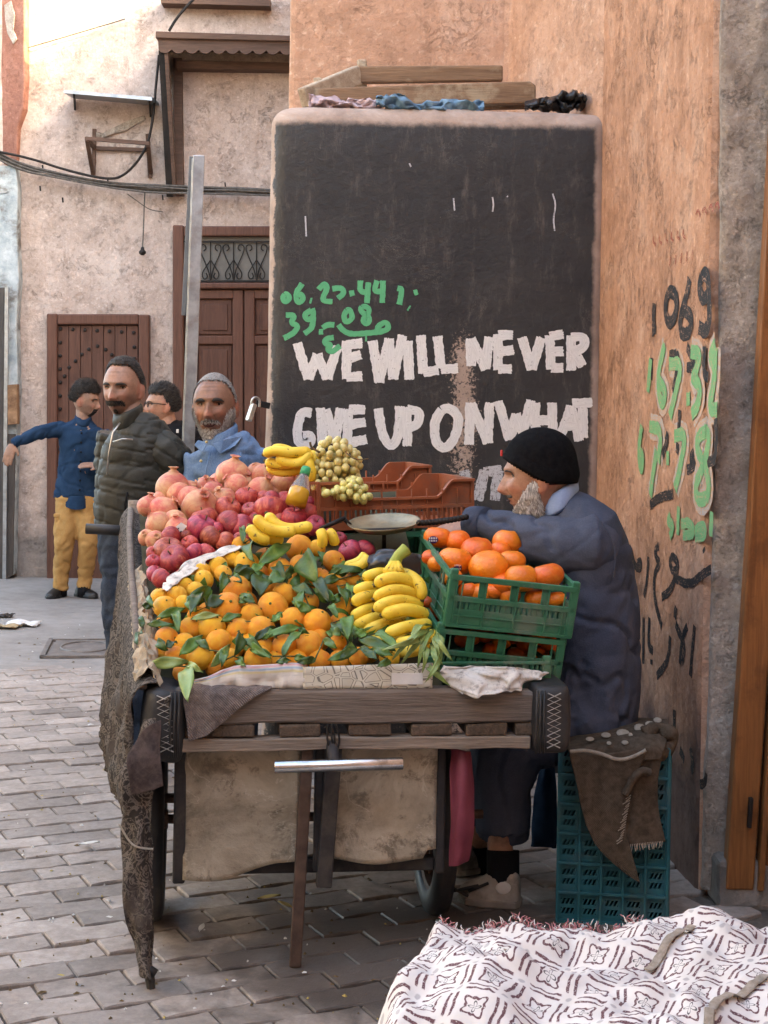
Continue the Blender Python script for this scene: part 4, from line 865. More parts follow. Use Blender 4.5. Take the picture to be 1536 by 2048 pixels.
rows = [[at(x, y, d) for x, y, d in r] for r in ([(880, 1335, 4.14), (930, 1330, 4.12), (990, 1332, 4.12), (1050, 1338, 4.14), (1092, 1345, 4.2)], [(885, 1352, 4.08), (930, 1355, 4.06), (985, 1352, 4.07), (1045, 1355, 4.09), (1090, 1352, 4.16)], [(905, 1372, 4.05), (940, 1382, 4.03), (985, 1374, 4.05), (1040, 1376, 4.07), (1062, 1362, 4.12)], [(925, 1388, 4.04), (958, 1400, 4.02), (990, 1386, 4.04), (1035, 1385, 4.07), (1055, 1372, 4.11)])]
tag(sheet(rows, 'newspaper', M_news, None, .045, 26, 8), 'crumpled white newspaper under the stacked green crates', 'newspaper')
tg = thing('price_card', 'small white price card stuck between pomegranates and apples', 'card', at(350, 1060, hd_(1060)))
c_ = at(352, 1058, hd_(1058) - .06); mb = MB(); mb.prism([at(330, 1072, hd_(1060) - .05), at(362, 1045, hd_(1060) - .05), at(374, 1052, hd_(1060) - .05), at(345, 1085, hd_(1060) - .05)], (0, .002, 0)); mb.build('card', M_whitep, tg, fixn=True)
for k in range(2): MB().bar(at(346 + 5 * k, 1066 + 6 * k, hd_(1060) - .053), at(358 + 5 * k, 1056 + 6 * k, hd_(1060) - .053), .003, .001, V((0, 1, 0))).build('printed_line', M_blackm, tg)

# ================================================================== CRATES
def pl_mat(name, c1, c2, dirt): return pm(name, c1, c2, 6, .5, .25, 40, .004, dirt=dirt, dscale=7, damt=.6, spec=.4)
M_cgreen = pl_mat('green crate plastic', (.014, .10, .048), (.032, .165, .085), (.16, .17, .14))
M_cred = pl_mat('brick red crate plastic', (.24, .062, .022), (.36, .105, .042), (.16, .085, .055))
M_cteal = pl_mat('teal crate plastic', (.010, .085, .105), (.022, .145, .17), (.07, .10, .105))
def basis(o, ex, ey):
    ex = V(ex).normalized(); ey = V(ey); ey = (ey - ex * ey.dot(ex)).normalized(); ez = ex.cross(ey); M = Matrix((ex, ey, ez)).transposed().to_4x4(); M.translation = V(o); return M
def gwall(mb, L, h, put, th=.006):
    "one wall of a green crate in (u, v): rails, slots, windows"
    def b(u0, u1, v0, v1, t0=0, t1=None): put(mb, u0, u1, v0, v1, t0, th if t1 is None else t1)
    b(0, L, 0, .010, -.005); b(0, L, .010, h * .36); b(0, L, h * .50, h * .60, -.005); b(0, L, h * .90, h, -.007)
    n = max(2, round(L / .0155)); 
    for i in range(n): u = (i + .5) / n * L; zone = (u / L * 4) % 1; w_ = .0045 if zone < .62 else .0075; b(u - w_, u + w_, h * .36, h * .50)
    for k in range(5): u = L * k / 4; b(max(0, u - .009), min(L, u + .009), h * .60, h * .90)
    for k in (1, 2, 3): u = L * (k / 4 + .03); b(u - .0025, u + .0025, 0, h, -.005, .0)
    for u in (.018, L - .018, .034, L - .034): b(u - .002, u + .002, 0, h, -.005, 0)
    b(0, L, h * .22, h * .25, -.004, 0)
    for k in (1, 2):                                      # rounded windows between posts
        for s in (-1, 1):
            c = L * (.25 * k + .125); e = .115 * L
            b(c + s * e - (.004 if s > 0 else .004), c + s * e + .004, h * .60, h * .68); b(c + s * e - .004, c + s * e + .004, h * .82, h * .90)
def put_front(mb, u0, u1, v0, v1, t0, t1): mb.box(((u0 + u1) / 2, (t0 + t1) / 2, (v0 + v1) / 2), (u1 - u0, t1 - t0, v1 - v0))
def green_crate(label, M, w_, d, h, group='green crates of persimmons'):
    t = thing('green_crate', label, 'crate', mat4=M, group=group)
    for nm, L, f in (('front_wall', w_, put_front), ('back_wall', w_, lambda mb, a, b, v0, v1, t0, t1: put_front(mb, a, b, v0, v1, t0, t1)), ('side_wall', d, None), ('side_wall', d, None)):
        mb = MB(); gwall(mb, L, h, put_front)
        if nm == 'back_wall': mb.v = [V((v.x, d - v.y, v.z)) for v in mb.v]
        elif nm == 'side_wall':
            left = not any(c.name.startswith('side_wall') for c in t.children); mb.v = [V((v.y if left else w_ - v.y, v.x, v.z)) for v in mb.v]
        mb.build(nm, M_cgreen, t, local=True, bevel=.0012, fixn=True)
    mb = MB(); mb.box((w_ / 2, d / 2, .006), (w_ - .012, d - .012, .006)); mb.build('floor', M_cgreen, t, local=True)
    for x in (.006, w_ - .006):
        for y in (.006, d - .006): mb = MB(); mb.box((x, y, h / 2 + .008), (.022, .022, h + .014)); mb.build('corner_post', M_cgreen, t, local=True, bevel=.004)
    return t
gO = at(905, 1148, 4.18); gx = at(1165, 1176, 4.24) - gO; gy = at(826, 1066, 4.67) - gO; gw, gd, gh = .365, .50, .150
Mg = basis(gO, gx, gy); Mg = Mg @ Matrix.Translation(V((0, 0, -gh))); GT = Mg
green_crate('upper green plastic crate heaped with persimmons', Mg, gw, gd, gh)
Mg2 = Mg @ Matrix.Translation(V((-.012, .006, -gh - .008))); green_crate('lower green plastic crate half hidden under the persimmon crate', Mg2, gw, gd, gh)
b0 = CL(.78, .10, .722); Mg3 = basis(b0, V((math.cos(CA), math.sin(CA), 0)), V((-math.sin(CA), math.cos(CA), 0)))
green_crate('bottom green crate standing on the cart bed under newspaper', Mg3, .34, .46, .075)
def red_crate(label, M, w_, d, h):
    t = thing('red_crate', label, 'crate', mat4=M, group='brick red crates at the back of the cart')
    def top(u, L, dip): e = min(u, L - u) / L; return h - dip * smooth((e - .12) / .12)
    for nm, L, dip in (('front_wall', w_, .055), ('back_wall', w_, .055), ('side_wall', d, .0), ('side_wall', d, .0)):
        mb = MB(); n = 48 if L == w_ else 32; th = .006
        rows_o = [(L * i / n, top(L * i / n, L, dip)) for i in range(n + 1)]; zs = h * .42
        poly = [V((u, 0, z)) for u, z in rows_o]
        for i in range(n):
            (u0, z0), (u1, z1) = rows_o[i], rows_o[i + 1]
            mb.prism([V((u0, 0, zs)), V((u1, 0, zs)), V((u1, 0, z1)), V((u0, 0, z0))], (0, th, 0))
            mb.prism([V((u0, -.014, z0 - .008)), V((u1, -.014, z1 - .008)), V((u1, -.014, z1)), V((u0, -.014, z0))], (0, .018, 0))
        m_ = int(L / .017)
        for i in range(m_): u = (i + .5) / m_ * L; mb.box((u, th / 2, (zs + .02) / 2 + .005), (.0085, th, zs - .02))
        mb.box((L / 2, .001, .012), (L, .012, .024)); mb.box((L / 2, -.003, zs + .004), (L, .012, .012))
        for k in range(11): u = L * k / 10; mb.box((u, -.005, h * .5), (.004, .010, h * (.62 if 0 < k < 10 else .9)))
        if nm == 'back_wall': mb.v = [V((v.x, d - v.y, v.z)) for v in mb.v]
        elif nm == 'side_wall':
            left = not any(c.name.startswith('side_wall') for c in t.children); mb.v = [V((v.y if left else w_ - v.y, v.x, v.z)) for v in mb.v]
        mb.build(nm, M_cred, t, local=True, fixn=True)
    mb = MB(); mb.box((w_ / 2, d / 2, .008), (w_ - .01, d - .01, .006)); mb.build('floor', M_cred, t, local=True)
    return t
rO = at(640, 1062, 4.86); rx_ = at(943, 1052, 4.99) - rO; rw = rx_.length
Mr = basis(rO, rx_, V((-.30, 1, .0))); red_crate('nearer brick red crate with grapes at its left end', Mr, rw, .36, .158)
Mr2 = Mr @ Matrix.Translation(V((-.03, .40, .028))); red_crate('farther brick red crate against the black buttress', Mr2, rw, .30, .158)
zb_ = rO.z - CL(.5, .9, .72).z
for k in range(2):
    M = Mr @ Matrix.Translation(V((.0, .01, -zb_ * (k + 1) / 2 - .006))); green_crate('green crate supporting the brick red crates, %s' % ('upper of two' if k == 0 else 'lower of two'), M, rw, .64, zb_ / 2 - .006, 'green crates under the red ones')
# teal crate: the seat, standing on end
tM = Matrix.Translation(V((at(1113, 1845, 4.41).x, 4.41, 0))) @ Matrix.Rotation(R_(-7), 4, 'Z')
tc_ = thing('teal_crate', 'teal plastic crate standing on end as a seat', 'crate', mat4=tM); TW, TH, TD = .318, .52, .30
mb = MB(); nc, nr = 5, 6; cw, ch = TW / nc, TH / nr
for i in range(nc + 1): mb.box((i * cw, .004, TH / 2), (.007, .024, TH))
for j in range(nr + 1): mb.box((TW / 2, .004, j * ch), (TW, .024, .008))
mb.build('grid_ribs', M_cteal, tc_, local=True, bevel=.001)
for i in range(nc):
    for j in range(nr):
        mb = MB(); x0, z0 = i * cw, j * ch
        for a, b in ((0, .24), (.44, .56), (.76, 1)): mb.box((x0 + cw / 2, .012, z0 + ch * (a + b) / 2), (cw, .006, ch * (b - a)))
        for a, b in ((.24, .44), (.56, .76)):
            for s in (0, 1): mb.box((x0 + (.1 if s == 0 else .9) * cw, .012, z0 + ch * (a + b) / 2), (cw * .2, .006, ch * (b - a)))
            for k in range(4): xx = x0 + cw * (.22 + .56 * k / 3); mb.bar((xx - .004, .012, z0 + ch * a), (xx + .004, .012, z0 + ch * b), .004, .0055, V((0, 1, 0)))
        mb.build('slotted_cell', M_cteal, tc_, local=True)
for x in (.004, TW - .004): MB().box((x, TD / 2, TH / 2), (.008, TD, TH)).build('side_panel', M_cteal, tc_, local=True)
for z in (.004, TH - .004): MB().box((TW / 2, TD / 2, z), (TW, TD, .008)).build('end_panel', M_cteal, tc_, local=True)
MB().box((TW / 2, TD - .004, TH / 2), (TW, .008, TH)).build('back_panel', M_cteal, tc_, local=True)
for k in range(4): MB().box((TW + .004, TD * (k + .5) / 4, TH / 2), (.012, .01, TH)).build('rib', M_cteal, tc_, local=True)
# ================================================================== PRODUCE
def fruit_mat(name, stops, sc=3, rough=.38, pore=.0, vary=.3, spec=.4, spots=None, st=(1, 1, 1)):
    t = NT(name); co = t.coord(st, rnd=True); f = t.noise(co, sc * 2.2, 6, .65, .5); col = t.ramp(f, stops)
    if spots: col = t.mix(t.math('MULTIPLY', t.step(t.noise(co, 5, 8, .8), spots[1], spots[1] + .08), .8), col, spots[0])
    oi = t.n('ShaderNodeObjectInfo'); h = t.n('ShaderNodeHueSaturation'); t.l(col, h.inputs['Color']); t.l(t.math('MULTIPLY_ADD', oi.outputs['Random'], vary, 1 - vary * .6), h.inputs['Value']); t.l(t.math('MULTIPLY_ADD', t.math('FRACT', t.math('MULTIPLY', oi.outputs['Random'], 13.7)), vary * .075, .5 - vary * .0375), h.inputs['Hue'])
    nb = t.bump(t.noise(co, 26, 3), pore, .02) if pore else t.bump(t.noise(co, 7, 4), .2, .03)
    return t.end(h.outputs[0], rough, nb, 0, spec)
M_ory = fruit_mat('yellow orange peel', [(.3, (.84, .36, .015)), (.52, (.90, .46, .025)), (.7, (.92, .56, .06))], .6, .40, .5, .16, .45, ((.66, .28, .03), .70))
M_or = fruit_mat('orange peel', [(.3, (.80, .25, .012)), (.52, (.88, .35, .018)), (.7, (.90, .48, .04))], .6, .40, .5, .20, .45, ((.62, .20, .02), .70))
M_ap = fruit_mat('dark red apple', [(.3, (.16, .012, .022)), (.46, (.32, .024, .034)), (.60, (.46, .06, .05)), (.74, (.58, .24, .12))], .9, .42, 0, .5, .5, ((.62, .36, .22), .66), st=(1.8, 1.8, .5))
M_po = fruit_mat('pomegranate rind', [(.3, (.50, .085, .075)), (.45, (.58, .19, .12)), (.58, (.64, .33, .18)), (.74, (.68, .45, .24))], .55, .45, .3, .25, .4, ((.15, .07, .035), .60))
M_pe = fruit_mat('persimmon skin', [(.3, (.72, .12, .008)), (.55, (.80, .19, .012)), (.75, (.86, .31, .025))], .5, .32, 0, .26, .5, ((.35, .07, .02), .67))
M_to = fruit_mat('dark persimmon skin', [(.3, (.42, .05, .01)), (.7, (.56, .10, .015))], .6, .3, 0, .2, .5)
M_stem = pm('dry stem', (.07, .045, .02), (.16, .11, .05), 20, .8, .3, 60)
def fmesh(kind, k):
    r = random.Random(k * 7 + len(kind)); mb = MB(); n = 14; pr = []
    for i in range(n + 1):
        a = math.pi * i / n; z, q = math.cos(a), math.sin(a)
        if kind == 'orange': rr, zz = q, z * .95 - .05 * math.exp(-(a / .25) ** 2) - .0
        elif kind == 'apple': rr = q * (1 + .06 * z) ; zz = z * .90 - .34 * math.exp(-(a / .34) ** 2) + .16 * math.exp(-((math.pi - a) / .3) ** 2)
        elif kind == 'persimmon': rr = q ** .86; zz = z * .82 - .10 * math.exp(-(a / .3) ** 2) + .06 * math.exp(-((math.pi - a) / .3) ** 2)
        else: rr = q; zz = z * .93 + .07 * math.exp(-(a / .34) ** 2)
        pr.append((max(rr, .001), zz))
    ph = r.uniform(0, 6); am = {'orange': .015, 'apple': .035, 'persimmon': .03, 'pomegranate': .03}[kind]; lob = {'orange': 3, 'apple': 5, 'persimmon': 4, 'pomegranate': 5}[kind]
    mb.lathe(pr, seg=22, wob=lambda q, v: 1 + am * math.cos(lob * q + ph) * (.4 + .6 * v) + am * .7 * math.sin(2 * q + ph * 2))
    if kind == 'pomegranate':
        mb.lathe([(.30, .955), (.21, 1.01), (.17, 1.05), (.20, 1.12), (.25, 1.20), (.19, 1.19), (.11, 1.05)], seg=22, wob=lambda q, v: 1 + (.28 * abs(math.cos(3 * q)) if v > .6 else 0))
    me = mb.mesh(kind, None, True); return me
FM = {k: [fmesh(k, i) for i in range(4)] for k in ('orange', 'apple', 'persimmon', 'pomegranate')}
stem_me = MB().tube([(0, 0, .55), (.02, 0, .72), (.06, .02, .95)], [.05, .04, .055], 6).mesh('stem', None, True); stem_me.materials.append(M_stem)
nub_me = MB().lathe([(.001, .99), (.07, .985), (.09, .95), (.03, .90)], seg=8).mesh('calyx', None, True)
M_calyx = pm('green calyx', (.06, .09, .02), (.14, .17, .05), 20, .8, .3, 60); nub_me.materials.append(M_calyx)
FR = random.Random(11); NF = {}
def fruit(kind, p, r, mat, label, cat, group, up=None, spread=.9):
    i = NF[kind] = NF.get(kind, 0) + 1
    u = V((FR.uniform(-spread, spread), FR.uniform(-1.0, .5) * spread, FR.uniform(.25, 1))).normalized() if up is None else V(up).normalized()
    q = u.to_track_quat('Z', 'Y').to_matrix().to_4x4() @ Matrix.Rotation(FR.uniform(0, 6.28), 4, 'Z')
    M = Matrix.Translation(p) @ q @ Matrix.Diagonal((r * FR.uniform(.94, 1.06), r * FR.uniform(.94, 1.06), r * FR.uniform(.93, 1.05), 1)); key = (kind, i % 4, mat.name); me = FM[kind][i % 4]
    if key not in FC: FC[key] = me.copy(); FC[key].materials.append(mat)
    o = bpy.data.objects.new(kind, FC[key]); COL.objects.link(o); o.matrix_world = M; MW[o.name] = M; tag(o, label, cat, group)
    if kind in ('apple', 'orange'):
        s = bpy.data.objects.new('stem' if kind == 'apple' else 'calyx', stem_me if kind == 'apple' else nub_me); COL.objects.link(s); s.parent = o
    return o
FC = {}
ORD = 'first second third fourth fifth sixth seventh eighth ninth tenth eleventh twelfth thirteenth fourteenth fifteenth'.split()
def row_labels(pts, noun, per=9):
    "pts: {index: (x, y)} -> labels by heap row (front to back) and place from the left"
    order = sorted(pts, key=lambda i: -pts[i][1]); out = {}; nr = math.ceil(len(order) / per)
    names = ['front row', 'second row from the front', 'third row from the front', 'fourth row from the front', 'fifth row from the front', 'sixth row from the front']
    for r in range(nr):
        for k, i in enumerate(sorted(order[r * per:(r + 1) * per], key=lambda i: pts[i][0])): out[i] = '%s, %s of its heap, %s from left' % (noun, names[r], ORD[k])
    return out
z8 = lambda x, y, d: (270 + x / 2.438, 1050 + y / 2.438, d / 2.438); z7 = lambda x, y, d: (240 + x / 2.844, 860 + y / 2.844, d / 2.844); zc = lambda x, y, d: (800 + x / 3.84, 1020 + y / 3.84, d / 3.84)
OR = [(120, 350, 84), (205, 348, 98), (145, 400, 104), (235, 385, 84), (240, 295, 80), (320, 228, 92), (335, 268, 90), (405, 205, 92), (295, 320, 84), (520, 105, 92), (478, 165, 92), (545, 190, 112), (705, 215, 108), (800, 115, 132), (885, 115, 84), (970, 178, 102), (810, 205, 112), (500, 318, 132), (450, 412, 162), (570, 440, 112), (672, 405, 146), (730, 340, 116), (770, 465, 122), (890, 478, 127), (615, 515, 132), (270, 505, 104), (375, 505, 126), (410, 570, 117), (505, 515, 112), (155, 560, 117), (245, 580, 104), (320, 645, 127), (725, 595, 117), (848, 585, 132), (600, 655, 130), (620, 605, 104), (850, 380, 94), (1020, 400, 104), (975, 290, 112), (1060, 275, 84), (990, 575, 80), (1090, 645, 90), (1240, 650, 92), (225, 720, 78), (150, 470, 84), (300, 440, 86), (460, 650, 86), (195, 640, 94), (900, 265, 104), (430, 240, 84),
 (600, 250, 110), (660, 300, 110), (900, 560, 100), (560, 580, 100), (480, 600, 100), (360, 430, 110), (690, 660, 110), (790, 660, 110), (900, 660, 110), (1000, 480, 100), (1000, 660, 100), (400, 690, 110), (540, 380, 110), (640, 170, 110), (250, 660, 100), (800, 290, 110), (120, 620, 90), (1150, 620, 95)]
big = {18: 'largest orange, flattened, in the left middle of the leafy heap', 33: 'deep orange fruit at the lower front of the heap beside leaves', 31: 'yellowish orange at the front left of the heap above a hanging leaf', 13: 'large orange at the top of the heap below the bananas', 15: 'round orange alone at the upper right of the heap beside bananas', 20: 'big round orange with a dark navel in the centre of the heap'}
ol = row_labels({i: q[:2] for i, q in enumerate(OR) if i < 50 and i not in big}, 'orange')
for i, q in enumerate(OR):
    x, y, d = z8(*q); D = hd_(y) + (.045 if i >= 50 else 0); fruit('orange', at(x, y, D), d / 2 * D / F * 1.10, M_ory if (q[0] < 440 and q[1] < 410) or i in (10, 11, 14, 30, 31, 26, 42, 46) else M_or, big.get(i) or ol.get(i, 'orange mostly hidden beneath others in the leafy heap'), 'orange', 'oranges heaped on the cart')
AP = [(720, 390, 128), (825, 395, 95), (615, 450, 142), (480, 505, 134), (465, 565, 162), (625, 540, 152), (690, 550, 132), (855, 460, 172), (950, 410, 122), (990, 505, 137), (740, 460, 96), (860, 415, 122), (1110, 545, 112), (1060, 480, 122), (520, 615, 132), (600, 640, 114), (275, 690, 152), (310, 740, 162), (200, 820, 98), (240, 850, 122), (185, 700, 70), (190, 750, 80), (395, 650, 96), (425, 705, 114), (490, 700, 106), (545, 570, 90), (280, 620, 132), (1310, 690, 124), (1395, 680, 108), (1075, 420, 88), (690, 630, 96), (1250, 620, 80), (370, 600, 80), (780, 520, 110), (900, 520, 120), (560, 500, 100), (1180, 600, 90), (860, 600, 110), (1040, 560, 110), (340, 810, 100), (420, 770, 100), (720, 590, 100), (760, 410, 110), (1000, 430, 110)]
abig = {0: 'bright red apple on top of the apple heap beside pomegranates', 17: 'largest dark red apple at the lower left of the apple heap', 14: 'orange flushed apple in the middle of the apple heap', 27: 'dark purple red apple near the scale, left of its neighbour', 28: 'dark red apple near the scale, right of its neighbour'}
al = row_labels({i: q[:2] for i, q in enumerate(AP) if i < 33 and i not in abig}, 'dark red apple', 7)
for i, q in enumerate(AP):
    x, y, d = z7(*q); D = hd_(y) + (.05 if i >= 33 else 0); fruit('apple', at(x, y, D), d / 2 * D / F * 1.13, M_ap, abig.get(i) or al.get(i, 'dark red apple mostly hidden beneath others in its heap'), 'apple', 'red apples heaped on the cart')
PO = [(640, 255, 178), (815, 262, 138), (775, 240, 104), (930, 312, 137), (300, 335, 187), (335, 368, 142), (660, 318, 132), (800, 340, 142), (490, 315, 104), (530, 348, 114), (405, 398, 152), (455, 438, 192), (595, 398, 132), (165, 435, 124), (250, 458, 152), (220, 538, 142), (310, 522, 132), (330, 565, 142), (150, 612, 86), (205, 632, 114), (560, 300, 110), (720, 300, 110), (390, 340, 110), (880, 360, 110), (700, 370, 110), (240, 400, 110), (400, 480, 110), (260, 590, 100)]
pbig = {0: 'tall tan pomegranate at the very top of the heap', 3: 'pinkest pomegranate at the right end beside the bottle', 4: 'big red tan pomegranate at the upper left of the heap', 11: 'largest pink pomegranate in the middle of the heap', 17: 'yellowish pomegranate beside the white price card'}
pol = row_labels({i: q[:2] for i, q in enumerate(PO) if i < 20 and i not in pbig}, 'pomegranate', 5)
for i, q in enumerate(PO):
    x, y, d = z7(*q); D = hd_(y) + (.05 if i >= 20 else 0); up = (.15, -.15, 1) if i in (0, 13) else None
    fruit('pomegranate', at(x, y, D), d / 2 * D / F * 1.10, M_po, pbig.get(i) or pol.get(i, 'pomegranate mostly hidden beneath others in its heap'), 'pomegranate', 'pomegranates heaped on the cart', up)
PE = [(290, 212, 207), (440, 238, 200), (590, 312, 247), (630, 280, 150), (830, 252, 232), (770, 315, 155), (860, 392, 200), (420, 395, 262), (235, 365, 135), (290, 410, 155), (680, 442, 282), (930, 525, 242), (1130, 507, 242), (610, 640, 170), (840, 650, 180), (1050, 680, 180), (1200, 690, 160), (720, 620, 150), (520, 620, 150), (400, 520, 170), (800, 560, 200)]
pel = {0: 'persimmon with purple sticker at the far left corner of the upper crate', 7: 'large persimmon with purple sticker at the front left of the upper crate', 8: 'small persimmon with purple sticker below the far left one', 4: 'persimmon on top nearest the seated man sleeve', 10: 'largest persimmon at the front middle of the upper crate', 12: 'yellow orange persimmon at the right end of the upper crate'}
M_stk = pm('purple sticker', (.035, .012, .09), (.045, .018, .11), 10, .4, 0)
for i, q in enumerate(PE):
    x, y, d = zc(*q); D = lerp(4.62, 4.33, smooth((y - 1070) / 95)) if i < 13 else 4.36; p = at(x, y, D); r = d / 2 * D / F * 1.05
    o = fruit('persimmon', p, r, M_pe, pel.get(i, {1: 'persimmon right of the stickered one at the far left corner', 2: 'large persimmon in the middle of the upper crate', 3: 'persimmon half hidden behind the middle of the upper crate', 5: 'persimmon below the one nearest the seated man sleeve', 6: 'reddish persimmon in the right middle of the upper crate', 9: 'persimmon tucked against the left wall of the upper crate', 11: 'persimmon at the front between the largest and the yellow one'}.get(i, 'persimmon low inside the upper green crate')), 'persimmon', 'persimmons in the upper green crate', up=(FR.uniform(-.3, .3), FR.uniform(-.4, .2), 1))
    if i in (0, 7, 8):
        sx, sy, sw, shh, rot = {0: (255, 228, 78, 56, .1), 7: (443, 440, 62, 80, .5), 8: (270, 332, 60, 44, .2)}[i]; sx, sy, _ = zc(sx, sy, 0); rows = []; rows2 = []
        fw = (V((0, 0, EYE)) - p).normalized(); rows = []
        def onf(a, b, k):
            dd = ray(a, b).normalized(); oc = V((0, 0, EYE)) - p; bb = oc.dot(dd); rr_ = r * k; disc = max(0, bb * bb - oc.length_squared + rr_ * rr_); return V((0, 0, EYE)) + dd * (-bb - math.sqrt(disc))
        for a in range(6):
            rows.append([onf(sx + sw / 7.68 * a / 5 * math.cos(t_ * math.pi / 8 + rot), sy + shh / 7.68 * a / 5 * math.sin(t_ * math.pi / 8 + rot), 1.03) for t_ in range(17)])
        MB().grid(rows).build('sticker', M_stk, o, sm=True)
        mb = MB()
        for ln in (-.28, .22):
            for k in range(5): x0 = sx + (k - 2.3) * sw / 3.84 * .17; y0 = sy + ln * shh / 3.84 * .7; mb.prism([onf(x0, y0 - 1.6, 1.034), onf(x0 + 1.5, y0 - 1.6 - .3, 1.034), onf(x0 + 1.5, y0 + 1.4, 1.034), onf(x0, y0 + 1.6, 1.034)], (0, -.0006, 0))
        mb.build('sticker_print', M_white, o)
PL2 = [(545, 975, 150), (650, 955, 150), (780, 1005, 150), (970, 1015, 170), (1160, 1015, 180), (860, 970, 140), (1060, 980, 140), (480, 1000, 130), (700, 1080, 150), (900, 1110, 150), (1050, 1110, 150), (1180, 1110, 150)]
for i, q in enumerate(PL2):
    x, y, d = zc(*q); D = 4.40; fruit('persimmon', at(x, y, D), d / 2 * D / F, M_to if i % 2 else M_pe, 'persimmon seen through the windows of the lower green crate', 'persimmon', 'persimmons in the lower green crate', up=(0, -.1, 1))
for i, q in enumerate([(195, 705, 110), (275, 775, 130), (320, 835, 120), (240, 840, 110)]):
    x, y, d = zc(*q); D = 4.42; fruit('persimmon', at(x, y, D), d / 2 * D / F, M_to, 'dark red persimmon squeezed between the bananas and the green crate', 'persimmon', 'persimmons beside the green crate', up=(0, -.3, 1))
# ---- leaves and sprigs
def leaf_mat():
    t = NT('orange tree leaf'); co = t.coord(rnd=True); f = t.noise(co, 18, 4); col = t.ramp(f, [(.3, (.022, .050, .010)), (.6, (.050, .105, .018)), (.8, (.12, .18, .035))])
    oi = t.n('ShaderNodeObjectInfo'); h = t.n('ShaderNodeHueSaturation'); t.l(col, h.inputs['Color']); t.l(t.math('MULTIPLY_ADD', oi.outputs['Random'], 1.5, .55), h.inputs['Value'])
    return t.end(h.outputs[0], .42, t.bump(t.noise(co, 60, 3), .4, .004), 0, .4)
M_leaf = leaf_mat(); M_leafy = pm('young yellow green leaf', (.14, .22, .05), (.26, .34, .10), 20, .4, .2, 60, vary=.3, spec=.5); M_twig = pm('green twig', (.05, .07, .02), (.11, .12, .05), 20, .7, .2, 60)
def leaf(par, b, tip, w_, mat, curl=.25, seed=0):
    r = random.Random(seed); ax = tip - b; L = ax.length; d = ax.normalized(); tocam = (V((0, 0, EYE)) - b).normalized(); nn = (tocam + V((r.uniform(-.6, .6), 0, r.uniform(-.2, .9)))); nn = (nn - d * nn.dot(d)).normalized(); s = d.cross(nn); rows = []
    for i in range(10):
        u = i / 9; ww = w_ / 2 * (math.sin(math.pi * u ** .85)) ** .75 if 0 < i < 9 else .0006
        arch = curl * L * (math.sin(math.pi * u) * .5) ; c = b + ax * u + nn * arch
        rows.append([c + s * (ww * k) + nn * (abs(k) * ww * .28 + .006 * math.sin(u * 9 + k * 2 + seed) * (abs(k))) for k in (-1, -.5, 0, .5, 1)])
    return MB().grid(rows).build('leaf', mat, par, sm=True, solid=.0012)
LV = [  # sprigs: leaves as base x,y -> tip x,y, width (zoomed photo px), y: young
 [(600, 200, 762, 95, 62), (640, 185, 560, 245, 44)], [(825, 140, 900, 285, 105), (885, 270, 950, 382, 52), (905, 318, 982, 368, 42)], [(945, 235, 1112, 222, 46), (960, 245, 1060, 205, 34)],
 [(690, 195, 742, 285, 52), (760, 200, 720, 270, 40)], [(585, 80, 580, 180, 60), (560, 70, 690, 95, 50), (530, 90, 520, 10, 30)], [(620, 250, 605, 345, 90), (650, 290, 740, 250, 70), (590, 240, 500, 235, 60)],
 [(250, 380, 365, 300, 66), (300, 420, 255, 350, 52), (350, 400, 440, 345, 60), (330, 330, 270, 440, 46)], [(270, 460, 415, 440, 34, 1)], [(110, 450, 245, 405, 38), (60, 485, 190, 490, 30), (190, 430, 215, 520, 40)],
 [(220, 635, 330, 540, 52)], [(70, 680, 262, 665, 52, 1), (255, 690, 258, 862, 66, 1), (262, 680, 330, 720, 34, 1)], [(370, 690, 465, 585, 46, 1), (480, 640, 500, 520, 50), (505, 650, 535, 690, 40)], [(580, 560, 690, 500, 40), (620, 555, 815, 500, 42)],
 [(720, 640, 815, 520, 46), (690, 670, 760, 660, 30)], [(510, 570, 620, 600, 40), (540, 560, 660, 650, 30)], [(985, 300, 1030, 400, 44), (1040, 290, 1075, 370, 46)], [(770, 300, 870, 340, 50), (820, 330, 800, 410, 50), (860, 420, 770, 370, 44)],
 [(960, 480, 1060, 560, 60), (1030, 450, 1040, 560, 60), (1000, 540, 960, 500, 40)], [(1090, 560, 1270, 610, 46), (1130, 540, 1075, 520, 40), (1170, 530, 1280, 600, 46)], [(1080, 600, 990, 660, 48), (1060, 620, 940, 660, 40), (1100, 600, 1180, 660, 44)],
 [(920, 560, 985, 600, 36), (880, 650, 790, 670, 36)], [(1240, 660, 1180, 690, 34), (1150, 610, 1260, 640, 40)], [(510, 350, 590, 385, 44), (505, 380, 560, 360, 30)], [(900, 290, 1000, 260, 40), (1090, 240, 1150, 250, 32)], [(440, 240, 410, 330, 46), (470, 250, 520, 280, 40), (480, 230, 560, 200, 36)],
 [(160, 610, 110, 560, 40), (150, 600, 205, 570, 36)], [(80, 400, 35, 390, 30), (60, 350, 90, 400, 26)], [(420, 470, 520, 440, 36), (670, 470, 720, 440, 34)], [(940, 400, 990, 450, 40), (960, 380, 1000, 340, 36)], [(700, 520, 640, 560, 34), (850, 540, 800, 500, 30)],
 [(360, 610, 300, 560, 36), (440, 620, 420, 690, 40)], [(670, 640, 560, 610, 34), (780, 640, 850, 660, 36)], [(30, 520, 5, 580, 36), (40, 500, 20, 450, 30)]]
SL = {}
for r_, grp in enumerate([sorted(range(len(LV)), key=lambda i: -LV[i][0][1])[a:a + 8] for a in range(0, len(LV), 8)]):
    for k_, i_ in enumerate(sorted(grp, key=lambda i: LV[i][0][0])): SL[i_] = '%s band from the front, %s from the left' % (ORD[r_], ORD[k_])
